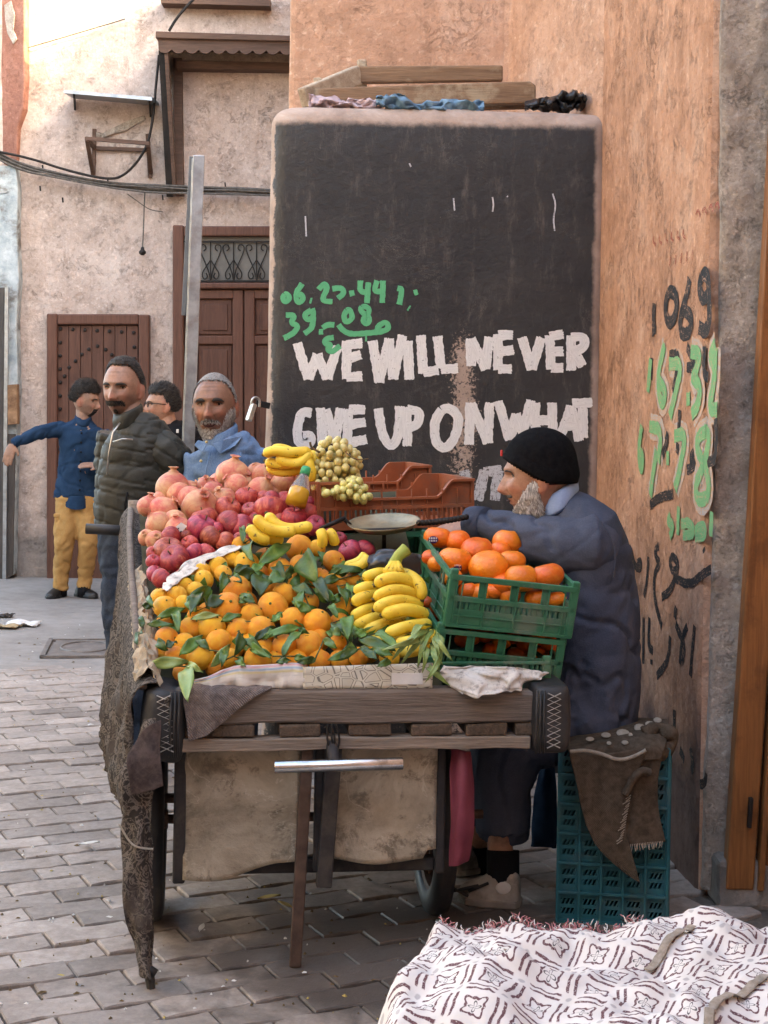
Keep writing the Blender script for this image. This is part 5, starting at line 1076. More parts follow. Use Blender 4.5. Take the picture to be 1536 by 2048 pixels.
for i, sp_ in enumerate(LV):
    x, y, _ = z8(sp_[0][0], sp_[0][1], 0); b = at(x, y, hd_(y) - .05)
    yg = len(sp_[0]) > 5
    t = thing('leafy_sprig', {10: 'bright green leaves hanging over the front left corner of the fruit heap', 1: 'broad dark leaves hanging over oranges at the top right of the heap', 0: 'long pale edged leaf across the top of the orange heap', 4: 'green leaves in front of the small bananas on the heap'}.get(i, 'green leaf sprig among the oranges, %s' % SL[i]), 'leaves', b, 'leafy sprigs among the oranges')
    for k, lf in enumerate(sp_):
        x0, y0, _ = z8(lf[0], lf[1], 0); x1, y1, w_ = z8(lf[2], lf[3], lf[4]); D0 = hd_(y0) - .062 - .004 * k; D1 = hd_(y1) - .07 - .006 * k
        leaf(t, at(x0, y0, D0), at(x1, y1, D1), w_ * D0 / F * 1.15, M_leafy if len(lf) > 5 else M_leaf, random.Random(i * 5 + k).uniform(.08, .4), i * 7 + k)
    if len(sp_) > 1:
        q = [z8(l[0], l[1], 0) for l in sp_]; MB().tube([at(a, c, hd_(c) - .055) for a, c, _ in q], .0022, 6).build('twig', M_twig, t, sm=True)
mb = MB(); rk = random.Random(21)
for k in range(120):
    x, y = rk.uniform(300, 860), rk.uniform(1085, 1308)
    if x < 330 + max(0, (1190 - y)) * 1.6 or (x > 690 and y < 1150): continue
    D0 = hd_(y) + .012; c = at(x, y, D0); d = V((rk.uniform(-1, 1), rk.uniform(-.5, .5), rk.uniform(-.7, .7))).normalized(); n = V((rk.uniform(-.4, .4), -1, rk.uniform(.2, 1))).normalized(); n = (n - d * n.dot(d)).normalized(); s_ = d.cross(n); L = rk.uniform(.05, .085); rw_ = []
    for i in range(6):
        u = i / 5; ww = L * .21 * math.sin(math.pi * max(.02, min(.98, u))) ** .8; q = c + d * ((u - .5) * L) + n * (.012 * math.sin(math.pi * u)); rw_.append([q - s_ * ww + n * .004, q, q + s_ * ww + n * .004])
    mb.grid(rw_)
tag(mb.build('leaf_bedding', M_leaf, None, sm=True, solid=.001), 'dark green leaves spread under the heaped oranges', 'leaves', kind='stuff')
hs = thing('withered_herbs', 'limp pale green leaves hanging beside the bananas at the front right', 'leaves', at(860, 1300, 4.1))
for k, (a, b, c, d) in enumerate([(860, 1255, 800, 1330), (868, 1260, 835, 1335), (872, 1262, 868, 1335), (862, 1250, 815, 1300), (876, 1265, 885, 1330), (870, 1270, 905, 1322), (858, 1262, 785, 1318), (850, 1290, 845, 1345), (865, 1290, 880, 1345), (845, 1275, 765, 1300), (850, 1330, 900, 1372), (880, 1300, 850, 1365)]): leaf(hs, at(a, b, 4.14 - .004 * k), at(c, d, 4.06 - .004 * k), .017, M_leafy, .5, k + 300)
# ---- bananas
def ban_mat():
    t = NT('banana skin'); co = t.coord(rnd=True); col = t.ramp(t.noise(co, 14, 5), [(.3, (.66, .40, .03)), (.5, (.80, .56, .05)), (.7, (.82, .64, .10))]); col = t.mix(t.math('MULTIPLY', t.step(t.noise(co, 42, 5, .75), .60, .66), .85), col, (.10, .05, .02)); return t.end(col, .55, t.bump(t.noise(co, 30, 3), .15, .004), 0, .4)
M_ban = ban_mat(); M_bant = pm('banana tip', (.05, .035, .02), (.16, .14, .05), 20, .8, .3, 60)
def banana(par, pts, r, tip=True):
    q = chaikin([V(p) for p in pts], 3); n = len(q); rr = []
    for i in range(n): u = i / (n - 1); rr.append(r * (.30 + .70 * smooth(u / .22)) * (.30 + .70 * smooth((1 - u) / .16)))
    o = MB().tube(q, rr, 5, side=FV).build('banana', M_ban, par, sm=True, sub=1)
    q2 = [q[0] + (q[0] - q[1]).normalized() * .006, q[0], q[1]]; MB().tube(q2, [r * .24, r * .30, r * .3], 6).build('tip', M_bant, o, sm=True)
bb = thing('banana_bunch', 'large yellow banana bunch standing at the front beside the green crates', 'bananas', at(790, 1300, 4.2))
BN = [((1400, 365), (1395, 290), (1340, 245), (1290, 235)), ((1170, 292), (1230, 258), (1310, 255), (1385, 315)), ((1165, 362), (1230, 318), (1310, 315), (1385, 350)), ((1165, 415), (1230, 375), (1310, 365), (1400, 395)), ((1205, 440), (1270, 418), (1340, 410), (1425, 440)), ((1222, 535), (1280, 508), (1350, 490), (1440, 480)), ((1272, 582), (1330, 572), (1400, 558), (1462, 530)), ((1255, 605), (1310, 618), (1370, 610), (1420, 575)),
 ((1112, 262), (1160, 240), (1210, 232), (1270, 232)), ((1072, 328), (1110, 308), (1150, 298), (1215, 295)), ((1062, 385), (1105, 355), (1150, 342), (1205, 335)), ((1058, 452), (1100, 425), (1140, 408), (1200, 395)), ((1072, 500), (1120, 470), (1170, 452), (1240, 440)), ((1112, 525), (1180, 495), (1250, 480), (1340, 472)), ((1150, 562), (1195, 558), (1230, 558), (1290, 560)), ((1230, 540), (1290, 560), (1350, 560), (1400, 540))]
for i, b in enumerate(BN):
    D = 4.20 + (.075 if i >= 8 else .0) + (.03 if i in (0, 15) else 0); pts = []
    for k, (x, y) in enumerate(b): X, Y, _ = z8(x, y, 0); pts.append(at(X, Y, D + (.06 if k == 3 else -.02 if k == 1 else 0) + (1250 - Y) * .0009))
    banana(bb, pts, (.0232, .0248, .0222)[i % 3])
MB().tube([at(*z8(1262, 235, 0)[:2], 4.33), at(*z8(1265, 190, 0)[:2], 4.33), at(*z8(1285, 150, 0)[:2], 4.33), at(*z8(1325, 118, 0)[:2], 4.34)], [.026, .019, .016, .020], 8).build('crown', pm('green banana crown', (.28, .34, .05), (.40, .40, .09), 20, .6, .3, 40), bb, sm=True)
for dx in (-40, -15, 10, 34): MB().tube([at(*z8(1268 + dx * .3, 185, 0)[:2], 4.31), at(*z8(1262 + dx, 235, 0)[:2], 4.28)], [.010, .013], 7).build('banana_neck', M_ban, bb, sm=True)
def bunch(label, lst, conv, D, r, loc):
    t = thing('banana_bunch', label, 'bananas', loc)
    for i, b in enumerate(lst): banana(t, [at(*conv(x, y, 0)[:2], D + .02 * (i % 3) - .015 * math.sin(k)) for k, (x, y) in enumerate(b)], r)
    return t
bunch('yellow bananas resting on pomegranates beside the grapes', [((818, 140), (870, 115), (960, 130), (1085, 120)), ((828, 175), (890, 200), (1000, 190), (1090, 130)), ((835, 205), (900, 240), (1010, 235), (1095, 150)), ((890, 150), (950, 190), (1030, 190), (1088, 125)), ((860, 110), (930, 105), (1010, 150), (1088, 118)), ((1085, 120), (1120, 180), (1120, 230), (1105, 280)), ((1060, 150), (1080, 210), (1090, 250), (1080, 285))], z7, 4.93, .0235, at(580, 930, 4.95))
bunch('short yellow bananas lying between apples and oranges', [((770, 490), (810, 545), (890, 580), (1000, 575)), ((835, 475), (880, 540), (970, 570), (1095, 545)), ((755, 560), (790, 600), (850, 620), (930, 625)), ((735, 545), (760, 590), (800, 620), (850, 625))], z7, 4.55, .024, at(560, 1060, 4.55))
bunch('banana ends poking out among the oranges near the scale', [((1150, 660), (1152, 630), (1150, 600), (1140, 570)), ((1225, 650), (1215, 620), (1205, 595), (1190, 580)), ((1280, 775), (1330, 765), (1370, 745), (1400, 705)), ((1290, 790), (1340, 785), (1385, 765), (1412, 715))], z7, 4.50, .021, at(700, 1090, 4.5))
# ---- grapes
def grape_mat(n, a, b): t = NT(n); co = t.coord(rnd=True); return t.end(t.ramp(t.noise(co, 40, 3), [(.3, a), (.7, b)]), .28, None, 0, .5, Subsurface_Weight=.25, Subsurface_Radius=(.01, .008, .004))
M_g1 = grape_mat('tan green grape', (.50, .41, .13), (.68, .58, .26)); M_g2 = grape_mat('pale green grape', (.54, .50, .14), (.70, .66, .28))
gm = MB().sph((0, 0, 0), (.94, .94, 1.08), 14, 9).mesh('grape', None, True)
def grapes(label, cells, D, n, r, mat, seed, loc):
    rr = random.Random(seed); t = thing('grape_bunch', label, 'grapes', loc); me = gm.copy(); me.materials.append(mat); pts = []
    tries = 0
    while len(pts) < n and tries < 9000:
        tries += 1; cx, cy, rx, ry = rr.choice(cells); a = rr.uniform(0, 6.28); q = math.sqrt(rr.random()); x, y = cx + rx * q * math.cos(a), cy + ry * q * math.sin(a); dep = -math.sqrt(max(0, 1 - q * q)) * .075 + rr.uniform(0, .03); p = at(x, y, D + dep)
        if all((p - o).length > r * 1.62 for o in pts): pts.append(p)
    for p in pts: link('grape', me, None, t, mw(t).inverted() @ Matrix.Translation(p) @ Matrix.Rotation(rr.uniform(0, 3), 4, 'X') @ Matrix.Scale(r * rr.uniform(.88, 1.1), 4))
    return t
t = grapes('large bunch of tan green grapes propped in the red crate', [(668, 905, 34, 26), (690, 925, 30, 30), (660, 940, 34, 30), (678, 965, 40, 26), (650, 965, 24, 28), (695, 972, 34, 24)], 4.97, 135, .0136, M_g1, 3, at(672, 985, 4.97))
MB().tube(chaikin([at(690, 903, 4.87), at(705, 917, 4.86), at(722, 920, 4.86), at(737, 917, 4.86)], 2), .0022, 6).build('stalk', M_stem, t, sm=True)
MB().tube(chaikin([at(640, 905, 4.9), at(622, 895, 4.9), at(620, 884, 4.9)], 2), .004, 6).build('stalk', M_stem, t, sm=True)
grapes('smaller pale green grape bunch hanging over the red crate rim', [(705, 978, 26, 20), (718, 992, 22, 10), (690, 985, 24, 14), (665, 985, 26, 10)], 4.88, 52, .0126, M_g2, 5, at(705, 990, 4.9))
# ---- bottle
bt = thing('oil_bottle', 'clear bottle of yellow oil with green cap leaning by the apples', 'bottle', at(596, 1012, 4.80)); ax0, ax1 = at(590, 1012, 4.80), at(611, 942, 4.86); bq = (ax1 - ax0).normalized().to_track_quat('Z', 'Y').to_matrix(); LB = (ax1 - ax0).length
def glass(name, col, rough=.06): t = NT(name); return t.end(col, rough, None, 0, .5, Transmission_Weight=.85, IOR=1.3)
MB().lathe([(.013, LB), (.014, LB * .9), (.017, LB * .82), (.032, LB * .5), (.0335, LB * .44)], ax0, 20, bq).build('bottle_body', glass('clear plastic', (.86, .88, .86)), bt, sm=True)
MB().lathe([(.001, LB * .46), (.0325, LB * .455), (.034, LB * .4), (.034, .006), (.001, .0)], ax0, 20, bq).build('oil', pm('yellow oil', (.50, .26, .02), (.62, .36, .03), 5, .12, 0, spec=.6), bt, sm=True)
MB().lathe([(.001, LB + .012), (.015, LB + .012), (.0165, LB + .004), (.0165, LB - .016), (.013, LB - .016)], ax0, 20, bq).build('cap', pm('green cap', (.03, .30, .13), (.05, .36, .17), 10, .4, 0), bt, sm=True)
# ---- balance scale
scl = thing('balance_scale', 'old iron balance scale with a worn brass pan behind the fruit', 'scale', at(770, 1105, 4.78)); pc = at(768, 1050, 4.72)
M_pan = pm('worn tin pan', (.22, .19, .12), (.42, .37, .26), 12, .4, .2, 40, .003, metal=.5, dirt=(.10, .09, .07), dscale=10)
Rt = Matrix.Rotation(R_(9), 3, 'X') @ Matrix.Rotation(R_(-4), 3, 'Y')
MB().lathe([(.001, -.014), (.06, -.012), (.095, -.004), (.113, .008), (.116, .012), (.112, .006), (.09, -.010), (.05, -.019), (.001, -.021)], pc, 32, Rt).build('pan', M_pan, scl, sm=True)
mb = MB(); q = chaikin([at(838, 1046, 4.70), at(880, 1040, 4.70), at(932, 1034, 4.70)], 2)
for a, b in zip(q, q[1:]): mb.tube([a, b], .006, 6)
for i in range(14): mb.sph(q[0].lerp(q[-1], i / 13) + V((0, 0, -.004 * math.sin(i / 13 * 3.14))), .010, 8, 6)
mb.build('beam', M_blackm, scl, sm=True)
mb = MB()
for a, b in (((768, 1056, 4.74), (768, 1105, 4.76)), ((700, 1050, 4.74), (690, 1040, 4.73)), ((690, 1036, 4.72), (640, 1058, 4.70)), ((712, 1062, 4.72), (825, 1058, 4.72))): mb.tube([at(*a), at(*b)], .007, 8)
mb.build('stand', M_blackm, scl, sm=True)
MB().lathe([(.06, .012), (.07, 0), (.07, -.01), (.001, -.01)], at(768, 1108, 4.76), 20).build('base', M_blackm, scl, sm=True)
bagr = [[at(x, y, d) for x, y, d in r] for r in ([(735, 1110, 4.42), (770, 1098, 4.42), (810, 1102, 4.42), (840, 1112, 4.44)], [(735, 1125, 4.38), (768, 1115, 4.36), (805, 1120, 4.38), (840, 1128, 4.42)], [(738, 1145, 4.38), (770, 1140, 4.36), (806, 1142, 4.38), (842, 1150, 4.42)])]
tag(sheet(bagr, 'plastic_bag', M_blk, None, .03, 22, 9), 'crumpled black plastic bag behind the banana bunch', 'bag')
bagr = [[at(x, y, d - .09) for x, y, d in r] for r in ([(905, 1502, 4.2), (925, 1502, 4.17), (942, 1504, 4.2)], [(900, 1560, 4.19), (925, 1560, 4.15), (948, 1575, 4.19)], [(900, 1640, 4.19), (922, 1640, 4.15), (945, 1650, 4.19)], [(896, 1700, 4.19), (918, 1702, 4.15), (938, 1700, 4.19)], [(897, 1735, 4.19), (915, 1735, 4.16), (934, 1722, 4.19)])]
tag(sheet(bagr, 'red_sack', pm('dusty magenta plastic', (.13, .022, .04), (.21, .045, .07), 8, .5, .3, 20, .01, spec=.35), None, .02, 12, 2), 'dusty magenta plastic sack hanging under the right side of the cart', 'sack')
# ================================================================== PEOPLE
def skin_mat(name, c, red=(.42, .12, .08), beard=(.055, .042, .036)):
    t = NT(name); co = t.coord((1, 1, 1), True); f = t.noise(co, 30, 6, .7); col = t.ramp(f, [(.3, tuple(k * .62 for k in c)), (.55, c), (.75, tuple(min(.8, k * 1.22) for k in c))])
    at_ = t.n('ShaderNodeAttribute', attribute_name='tone'); sp = t.n('ShaderNodeSeparateColor'); t.l(at_.outputs['Color'], sp.inputs[0])
    col = t.mix(t.math('MULTIPLY', sp.outputs[1], .55), col, red); fine = t.noise(co, 320, 3, .8)
    col = t.mix(t.math('MULTIPLY', sp.outputs[0], t.math('MULTIPLY_ADD', fine, .9, .2)), col, beard); col = t.mix(t.math('MULTIPLY', sp.outputs[2], .75), col, tuple(k * .3 for k in c))
    return t.end(col, t.math('MULTIPLY_ADD', f, .3, .36), t.bump(t.noise(co, 170, 5, .7), .5, .003), 0, .45, Subsurface_Weight=.06, Subsurface_Radius=(.01, .004, .002))
M_skA = skin_mat('tanned skin', (.31, .165, .108)); M_skB = skin_mat('deep tanned skin', (.25, .125, .078)); M_skC = skin_mat('olive skin', (.29, .16, .105)); M_skD = skin_mat('weathered fair skin', (.38, .205, .135))
def hair_mat(name, a, b):
    t = NT(name); co = t.coord((1, 1, 1), True); f = t.noise(co, 260, 3, .8, .6); gi = t.n('ShaderNodeNewGeometry'); return t.end(t.ramp(t.math('MULTIPLY_ADD', gi.outputs['Random Per Island'], .7, t.math('MULTIPLY', f, .3)), [(.2, a), (.8, b)]), .6, t.bump(f, .8, .006), 0, .3)
M_hblk = hair_mat('black hair', (.004, .0035, .003), (.060, .050, .042)); M_hgrey = hair_mat('cropped grey hair', (.05, .046, .042), (.40, .375, .35)); M_hwhite = hair_mat('white beard', (.26, .24, .22), (.80, .77, .73))
M_eye = pm('eye white', (.22, .185, .16), (.26, .22, .19), 5, .3, 0); M_iris = pm('dark iris', (.012, .007, .005), (.02, .01, .008), 5, .2, 0); M_lip = pm('lip', (.24, .085, .06), (.28, .10, .075), 20, .5, .1, 60); M_mouth = pm('open mouth', (.05, .015, .012), (.06, .02, .015), 20, .6, 0)
def shape(q, a):
    x, y, z = math.sin(a) * math.sin(q) * .0775, math.sin(a) * math.cos(q) * .098, math.cos(a) * .118
    t = max(0, -z / .118); x *= 1 - .25 * t ** 2.2 - .05 * math.exp(-((z + .02) / .03) ** 2) * (1 if math.cos(q) > .2 else 0); front = math.cos(q) > 0
    if y < 0: y *= 1 - .45 * t ** 1.2
    else: y += .012 * smooth(t * 1.1) * math.exp(-(x / .045) ** 2) - .004 * smooth((z - .04) / .06)
    if front and math.sin(a) > .1:
        sg = .0078 + .0075 * smooth((-.012 - z) / .028); w_ = math.exp(-(x / sg) ** 2)
        h = .030 * smooth((.022 - z) / .066) if z > -.044 else .030 * math.exp(-((z + .044) / .0075) ** 2)
        y += w_ * h; y += .0075 * math.exp(-((z - .024) / .010) ** 2) * math.exp(-(x / .05) ** 2)
        ax = abs(x); y -= .0200 * math.exp(-((ax - .031) / .0145) ** 2 - ((z - .004) / .0115) ** 2); y -= .003 * math.exp(-((ax - .034) / .013) ** 2 - ((z + .014) / .004) ** 2); y += .0016 * math.sin(z * 560) * smooth((z - .045) / .01) * smooth((.085 - z) / .01) * math.exp(-(x / .04) ** 2); y += .006 * math.exp(-((ax - .042) / .018) ** 2 - ((z + .03) / .018) ** 2)
        y += .0055 * math.exp(-((z + .062) / .0045) ** 2 - (x / .022) ** 2) + .0065 * math.exp(-((z + .076) / .005) ** 2 - (x / .019) ** 2) - .005 * math.exp(-((z + .069) / .0028) ** 2 - (x / .025) ** 2)
        y -= .0055 * math.exp(-((ax - .020 - (-.035 - z) * .35) / .0045) ** 2) * smooth((-.03 - z) / .01) * smooth((z + .082) / .01); y -= .0075 * math.exp(-((ax - .05) / .014) ** 2 - ((z + .06) / .018) ** 2)                      # folds beside the mouth
    return V((x, y, z))
class Head:
    def __init__(s, px, py, D, yaw, pitch=0, size=1.0, roll=0):
        yw, pt = R_(yaw), R_(pitch); f = V((-math.sin(yw) * math.cos(pt), -math.cos(yw) * math.cos(pt), math.sin(pt))); sd = f.cross(V((0, 0, 1))).normalized(); u = sd.cross(f)
        if roll: q = Matrix.Rotation(R_(roll), 3, f); sd, u = q @ sd, q @ u
        s.f, s.s, s.u, s.c, s.k = f, sd, u, at(px, py, D), size
    def w(s, p): p = V(p); return s.c + (s.s * p.x + s.f * p.y + s.u * p.z) * s.k
    def skin(s, mb):
        SG, RG = 56, 44; P_ = [s.w((0, 0, .118))]
        for i in range(1, RG):
            for k in range(SG): P_.append(s.w(shape(2 * math.pi * k / SG, math.pi * i / RG)))
        P_.append(s.w(shape(0, math.pi))); fs = [(0, 1 + (k + 1) % SG, 1 + k) for k in range(SG)]
        for i in range(RG - 2):
            for k in range(SG): a = 1 + i * SG + k; b = 1 + i * SG + (k + 1) % SG; fs.append((a, b, b + SG, a + SG))
        o = 1 + (RG - 2) * SG; fs += [(o + k, o + (k + 1) % SG, len(P_) - 1) for k in range(SG)]; mb.add(P_, fs)
        Rm = Matrix((s.s, s.f, s.u)).transposed()
        for sg in (-1, 1):
            mb.sph(s.w((sg * .078, -.012, -.012)), tuple(k * s.k for k in (.010, .020, .033)), 12, 10, Rm @ Matrix.Rotation(sg * .35, 3, 'Z')); mb.sph(s.w((sg * .074, -.006, -.036)), tuple(k * s.k for k in (.009, .012, .014)), 10, 8, Rm)
        return mb
    def shell(s, name, mat, par, mask, th, rough=.3, nz=90, seg=96, rng=72, lo=0.02, hair=None):
        "hair, beard or cap: the head's own surface raised where mask > 0"
        pts, ms = [], []
        for i in range(rng + 1):
            row, mr = [], []
            for k in range(seg):
                q, a = 2 * math.pi * k / seg, math.pi * (i + .001) / rng * .999; p = shape(q, a); m_ = max(0, min(1, mask(p, q))); n = V((p.x / .076 ** 2, p.y / .098 ** 2, p.z / .118 ** 2)).normalized()
                t_ = th(p) if callable(th) else th; t_ *= (1 + rough * fb(V((p.x, p.y, p.z)) * nz, 1.0)); row.append(s.w(p + n * (t_ * m_ - .003 * (1 - m_)))); mr.append(m_)
            pts.append(row); ms.append(mr)
        mb = MB(); mb.v = [p for r in pts for p in r]
        for i in range(rng):
            for k in range(seg):
                l = (k + 1) % seg
                if (min(ms[i][k], ms[i][l], ms[i + 1][k], ms[i + 1][l]) > .75 if hair else max(ms[i][k], ms[i][l], ms[i + 1][k], ms[i + 1][l]) > lo): mb.f.append((i * seg + k, (i + 1) * seg + k, (i + 1) * seg + l, i * seg + l)); mb.mi.append(0)
        if hair:                                              # (count, length, lift, flow): short tapered strands rooted in the shell
            cnt, ln, lift, flow = hair; rk = random.Random(cnt); made = tries = 0
            while made < cnt and tries < cnt * 30:
                tries += 1; i, k = rk.randrange(1, rng), rk.randrange(seg); a = math.pi * i / rng
                if rk.random() > math.sin(a) or ms[i][k] < .08 or rk.random() > ms[i][k]: continue
                p = shape(2 * math.pi * k / seg, a); n = V((p.x / .076 ** 2, p.y / .098 ** 2, p.z / .118 ** 2)).normalized(); d = flow(p) if callable(flow) else V(flow); d = d + V((rk.uniform(-.45, .45), rk.uniform(-.45, .45), rk.uniform(-.45, .45))); d = (d - n * d.dot(n)).normalized()
                W = lambda v: (s.s * v.x + s.f * v.y + s.u * v.z) * s.k; b_ = pts[i][k] - W(n) * .003; d1 = W((d + n * lift).normalized()); d2 = W((d + n * (lift * .3) + V((0, 0, -.25))).normalized()); L = ln * rk.uniform(.6, 1.3); sd_ = d1.cross(W(n)).normalized() * .0017; m_ = b_ + d1 * L * .55
                mb.add([b_ - sd_, b_ + sd_, m_ + sd_ * .8, m_ - sd_ * .8, m_ + d2 * L * .45], [(0, 1, 2, 3), (3, 2, 4)]); made += 1
        return mb.build(name, mat, par, sm=True)
    def face(s, par, brow, bw=.0048, lipm=None, open_=False, gaze=0):
        Rm = Matrix((s.s, s.f, s.u)).transposed()
        for sg in (-1, 1):
            e = MB().sph(s.w((sg * .031, .0650, .0035)), tuple(k * s.k for k in (.0135, .0115, .0050)), 12, 8, Rm).build('eye', M_eye, par, sm=True); MB().sph(s.w((sg * .031 + gaze, .0728 - abs(gaze) * .25, .0036)), tuple(k * s.k for k in (.0060, .0046, .0048)), 10, 8, Rm).build('iris', M_iris, e, sm=True)
            MB().tube([s.w((sg * x, y, z)) for x, y, z in ((.0175, .0755, .0060), (.024, .0780, .0085), (.033, .0780, .0090), (.042, .0735, .0068), (.047, .0690, .003))], .0018 * s.k, 6).build('eyelid', brow, par, sm=True)
            MB().tube([s.w((sg * x, y, z)) for x, y, z in ((.011, .0955, .0150), (.020, .0965, .0180), (.033, .0920, .0195), (.045, .0830, .0175), (.053, .0740, .0120))], [(bw * .5 * s.k, .0020), (bw * .8 * s.k, .0024), (bw * .8 * s.k, .0024), (bw * .55 * s.k, .002), (bw * .25 * s.k, .0016)], 8, side=s.u).build('eyebrow', brow, par, sm=True)
        MB().tube([s.w((x, .0955 - abs(x) * .38, -.0695 + .0012 * (abs(x) > .015))) for x in (-.025, -.014, 0, .014, .025)], [(.001, .002), (.002 + .007 * open_, .003), (.0025 + .010 * open_, .003), (.002 + .007 * open_, .003), (.001, .002)], 8, side=s.u).build('mouth', M_mouth, par, sm=True)
def body(t, mat, H, mb, voxel=.009, stub=0, neck=.058, nb=None, age=0):
    "one skin: finely meshed head and neck joined to the rest of the body"
    hm = MB(); H.skin(hm); hm.tube([H.w((0, -.02, -.06)), nb], [neck, neck * 1.1], 16)
    a = remesh(hm, 'head', None, t, .0032, 1); b = remesh(mb, 'body', mat, t, voxel, 2); me = b.data; nv = len(me.vertices)
    vs_ = [v.co.copy() for v in me.vertices] + [v.co.copy() for v in a.data.vertices]; fs = [tuple(p.vertices) for p in me.polygons] + [tuple(i + nv for i in p.vertices) for p in a.data.polygons]
    n = bpy.data.meshes.new('body'); n.from_pydata(vs_, [], fs); n.polygons.foreach_set('use_smooth', [True] * len(fs)); at_ = n.color_attributes.new('tone', 'FLOAT_COLOR', 'POINT'); M = mw(t)
    for i, v in enumerate(vs_):
        c = (0, 0, 0, 1)
        if i >= nv:
            p = M @ v - H.c; x, y, z = p.dot(H.s) / H.k, p.dot(H.f) / H.k, p.dot(H.u) / H.k; ax = abs(x); fr = 1 if y > .02 else 0
            st = stub * smooth((-.045 - z + .03 * smooth((ax - .03) / .03)) / .018) * smooth((y + .01) / .03) * smooth((z + .125) / .02)
            rd = fr * (.7 * math.exp(-(x / .016) ** 2 - ((z + .035) / .016) ** 2) + .55 * math.exp(-((ax - .043) / .016) ** 2 - ((z + .03) / .018) ** 2)) + fr * .9 * math.exp(-((z + .070) / .0085) ** 2 - (x / .024) ** 2)
            if y < .02 and abs(z + .012) < .04 and ax > .068: rd = .6
            cr = fr * age * (.5 * math.exp(-((z - .052) / .0016) ** 2) + .5 * math.exp(-((z - .065) / .0016) ** 2) + .4 * math.exp(-((z - .077) / .0016) ** 2)) * math.exp(-(x / .04) ** 2) + fr * .55 * math.exp(-((ax - .020 - (-.035 - z) * .35) / .0022) ** 2) * smooth((-.03 - z) / .01) * smooth((z + .08) / .01) + fr * age * .5 * math.exp(-((z + .0125) / .0022) ** 2 - ((ax - .032) / .012) ** 2) + fr * .5 * math.exp(-(x / .0022) ** 2 - ((z - .03) / .01) ** 2) * age  # crease shade painted into the skin colour: forehead lines, mouth folds, under eyes
            c = (min(1, st), min(1, rd), min(1, cr), 1)
        at_.data[i].color = c
    b.data = n; n.materials.append(mat); n.name = 'body'; bpy.data.objects.remove(a); bpy.data.meshes.remove(me); return b
def hand(mb, wrist, tip_dir, palm_n, size=1.0, curl=.3):
    "palm and five unequal, bent fingers"
    d = V(tip_dir).normalized(); n = V(palm_n); n = (n - d * n.dot(d)).normalized(); s = d.cross(n); k = size
    mb.tube([wrist, wrist + d * .03 * k, wrist + d * .085 * k], [(.026 * k, .019 * k), (.038 * k, .016 * k), (.041 * k, .013 * k)], 12, side=s)
    for i, (o, L) in enumerate(((-.030, .068), (-.010, .080), (.010, .074), (.029, .058))):
        b = wrist + d * .078 * k + s * o * k; p1 = b + d * L * .45 * k - n * curl * .012 * k; p2 = p1 + (d - n * curl * 1.0).normalized() * L * .32 * k; p3 = p2 + (d - n * curl * 2.0).normalized() * L * .26 * k; mb.tube([b, p1, p2, p3], [.0098 * k, .0092 * k, .0085 * k, .0072 * k], 8)
    b = wrist + d * .02 * k - s * .026 * k; p1 = b + (d * .6 - s * .8).normalized() * .035 * k; p2 = p1 + (d - s * .3 - n * curl).normalized() * .03 * k; mb.tube([b, p1, p2], [.013 * k, .011 * k, .009 * k], 8); return mb
def T(lst): return [at(x, y, D) for x, y, D, *_ in lst]
def folds(amp, sx=7, sz=16, seed=0, extra=None):
    def f(p):
        n1 = fb(V((p.x * sx, p.y * sx, p.z * sz * .7 + seed)), .8); n2 = noise.noise(V((p.x * sx * .9 + p.z * 3, p.y * sx * .9 + seed, p.z * sz * .55))); n3 = noise.noise(V((p.x * sx * 1.3 - p.z * 6 + 9, p.y * sx + seed, p.z * sz * .5)))
        v = max(0, 1 - abs(n2) / .16) ** 1.5 + .8 * max(0, 1 - abs(n3) / .13) ** 1.5
        return amp * (.55 * n1 - .75 * v + .2) + (extra(p) if extra else 0)
    return f
def cloth_mat(name, a, b, sc=30, bump=.4, rough=.9, wv=260, spec=.12):
    t = NT(name); co = t.coord((1, 1, 1), True); f = t.noise(co, sc * .3, 6, .65); g = t.noise(co, sc * 8, 3, .6); rd = t.math('ABSOLUTE', t.math('SUBTRACT', t.noise(t.coord((1, 1, .75), True), 3.6, 2, .45, .8), .5)); nb = t.bump(t.step(rd, 0, .10), .35, .016); return t.end(t.ramp(t.math('MULTIPLY_ADD', g, .35, t.math('MULTIPLY', f, .65)), [(.35, a), (.65, b)]), rough, t.bump(g, bump, .003, nb), 0, spec)
M_denim = cloth_mat('washed blue denim', (.06, .12, .235), (.19, .285, .43)); M_jeans = cloth_mat('dark jeans', (.014, .020, .034), (.05, .065, .09)); M_navy = cloth_mat('navy shirt cotton', (.008, .024, .055), (.02, .046, .09)); M_tan = cloth_mat('tan cargo cotton', (.30, .165, .055), (.44, .26, .10)); M_olive = cloth_mat('dark olive jacket nylon', (.018, .018, .014), (.038, .037, .029), rough=.6, spec=.3)
M_black = cloth_mat('black cloth', (.006, .006, .007), (.014, .014, .016)); M_robe = cloth_mat('slate blue coat cotton', (.044, .054, .083), (.080, .094, .134)); M_ltblue = cloth_mat('light blue shirt cotton', (.24, .34, .56), (.33, .44, .66)); M_shoe = pm('black shoe leather', (.006, .006, .006), (.016, .015, .015), 20, .45, .2, 80, spec=.45)
def ring(mb, pts, r, h=.03): mb.tube(chaikin(pts, 2, True), [(h, r)] * (len(pts) * 4), 8, side=V((0, 0, 1)), closed=True); return mb
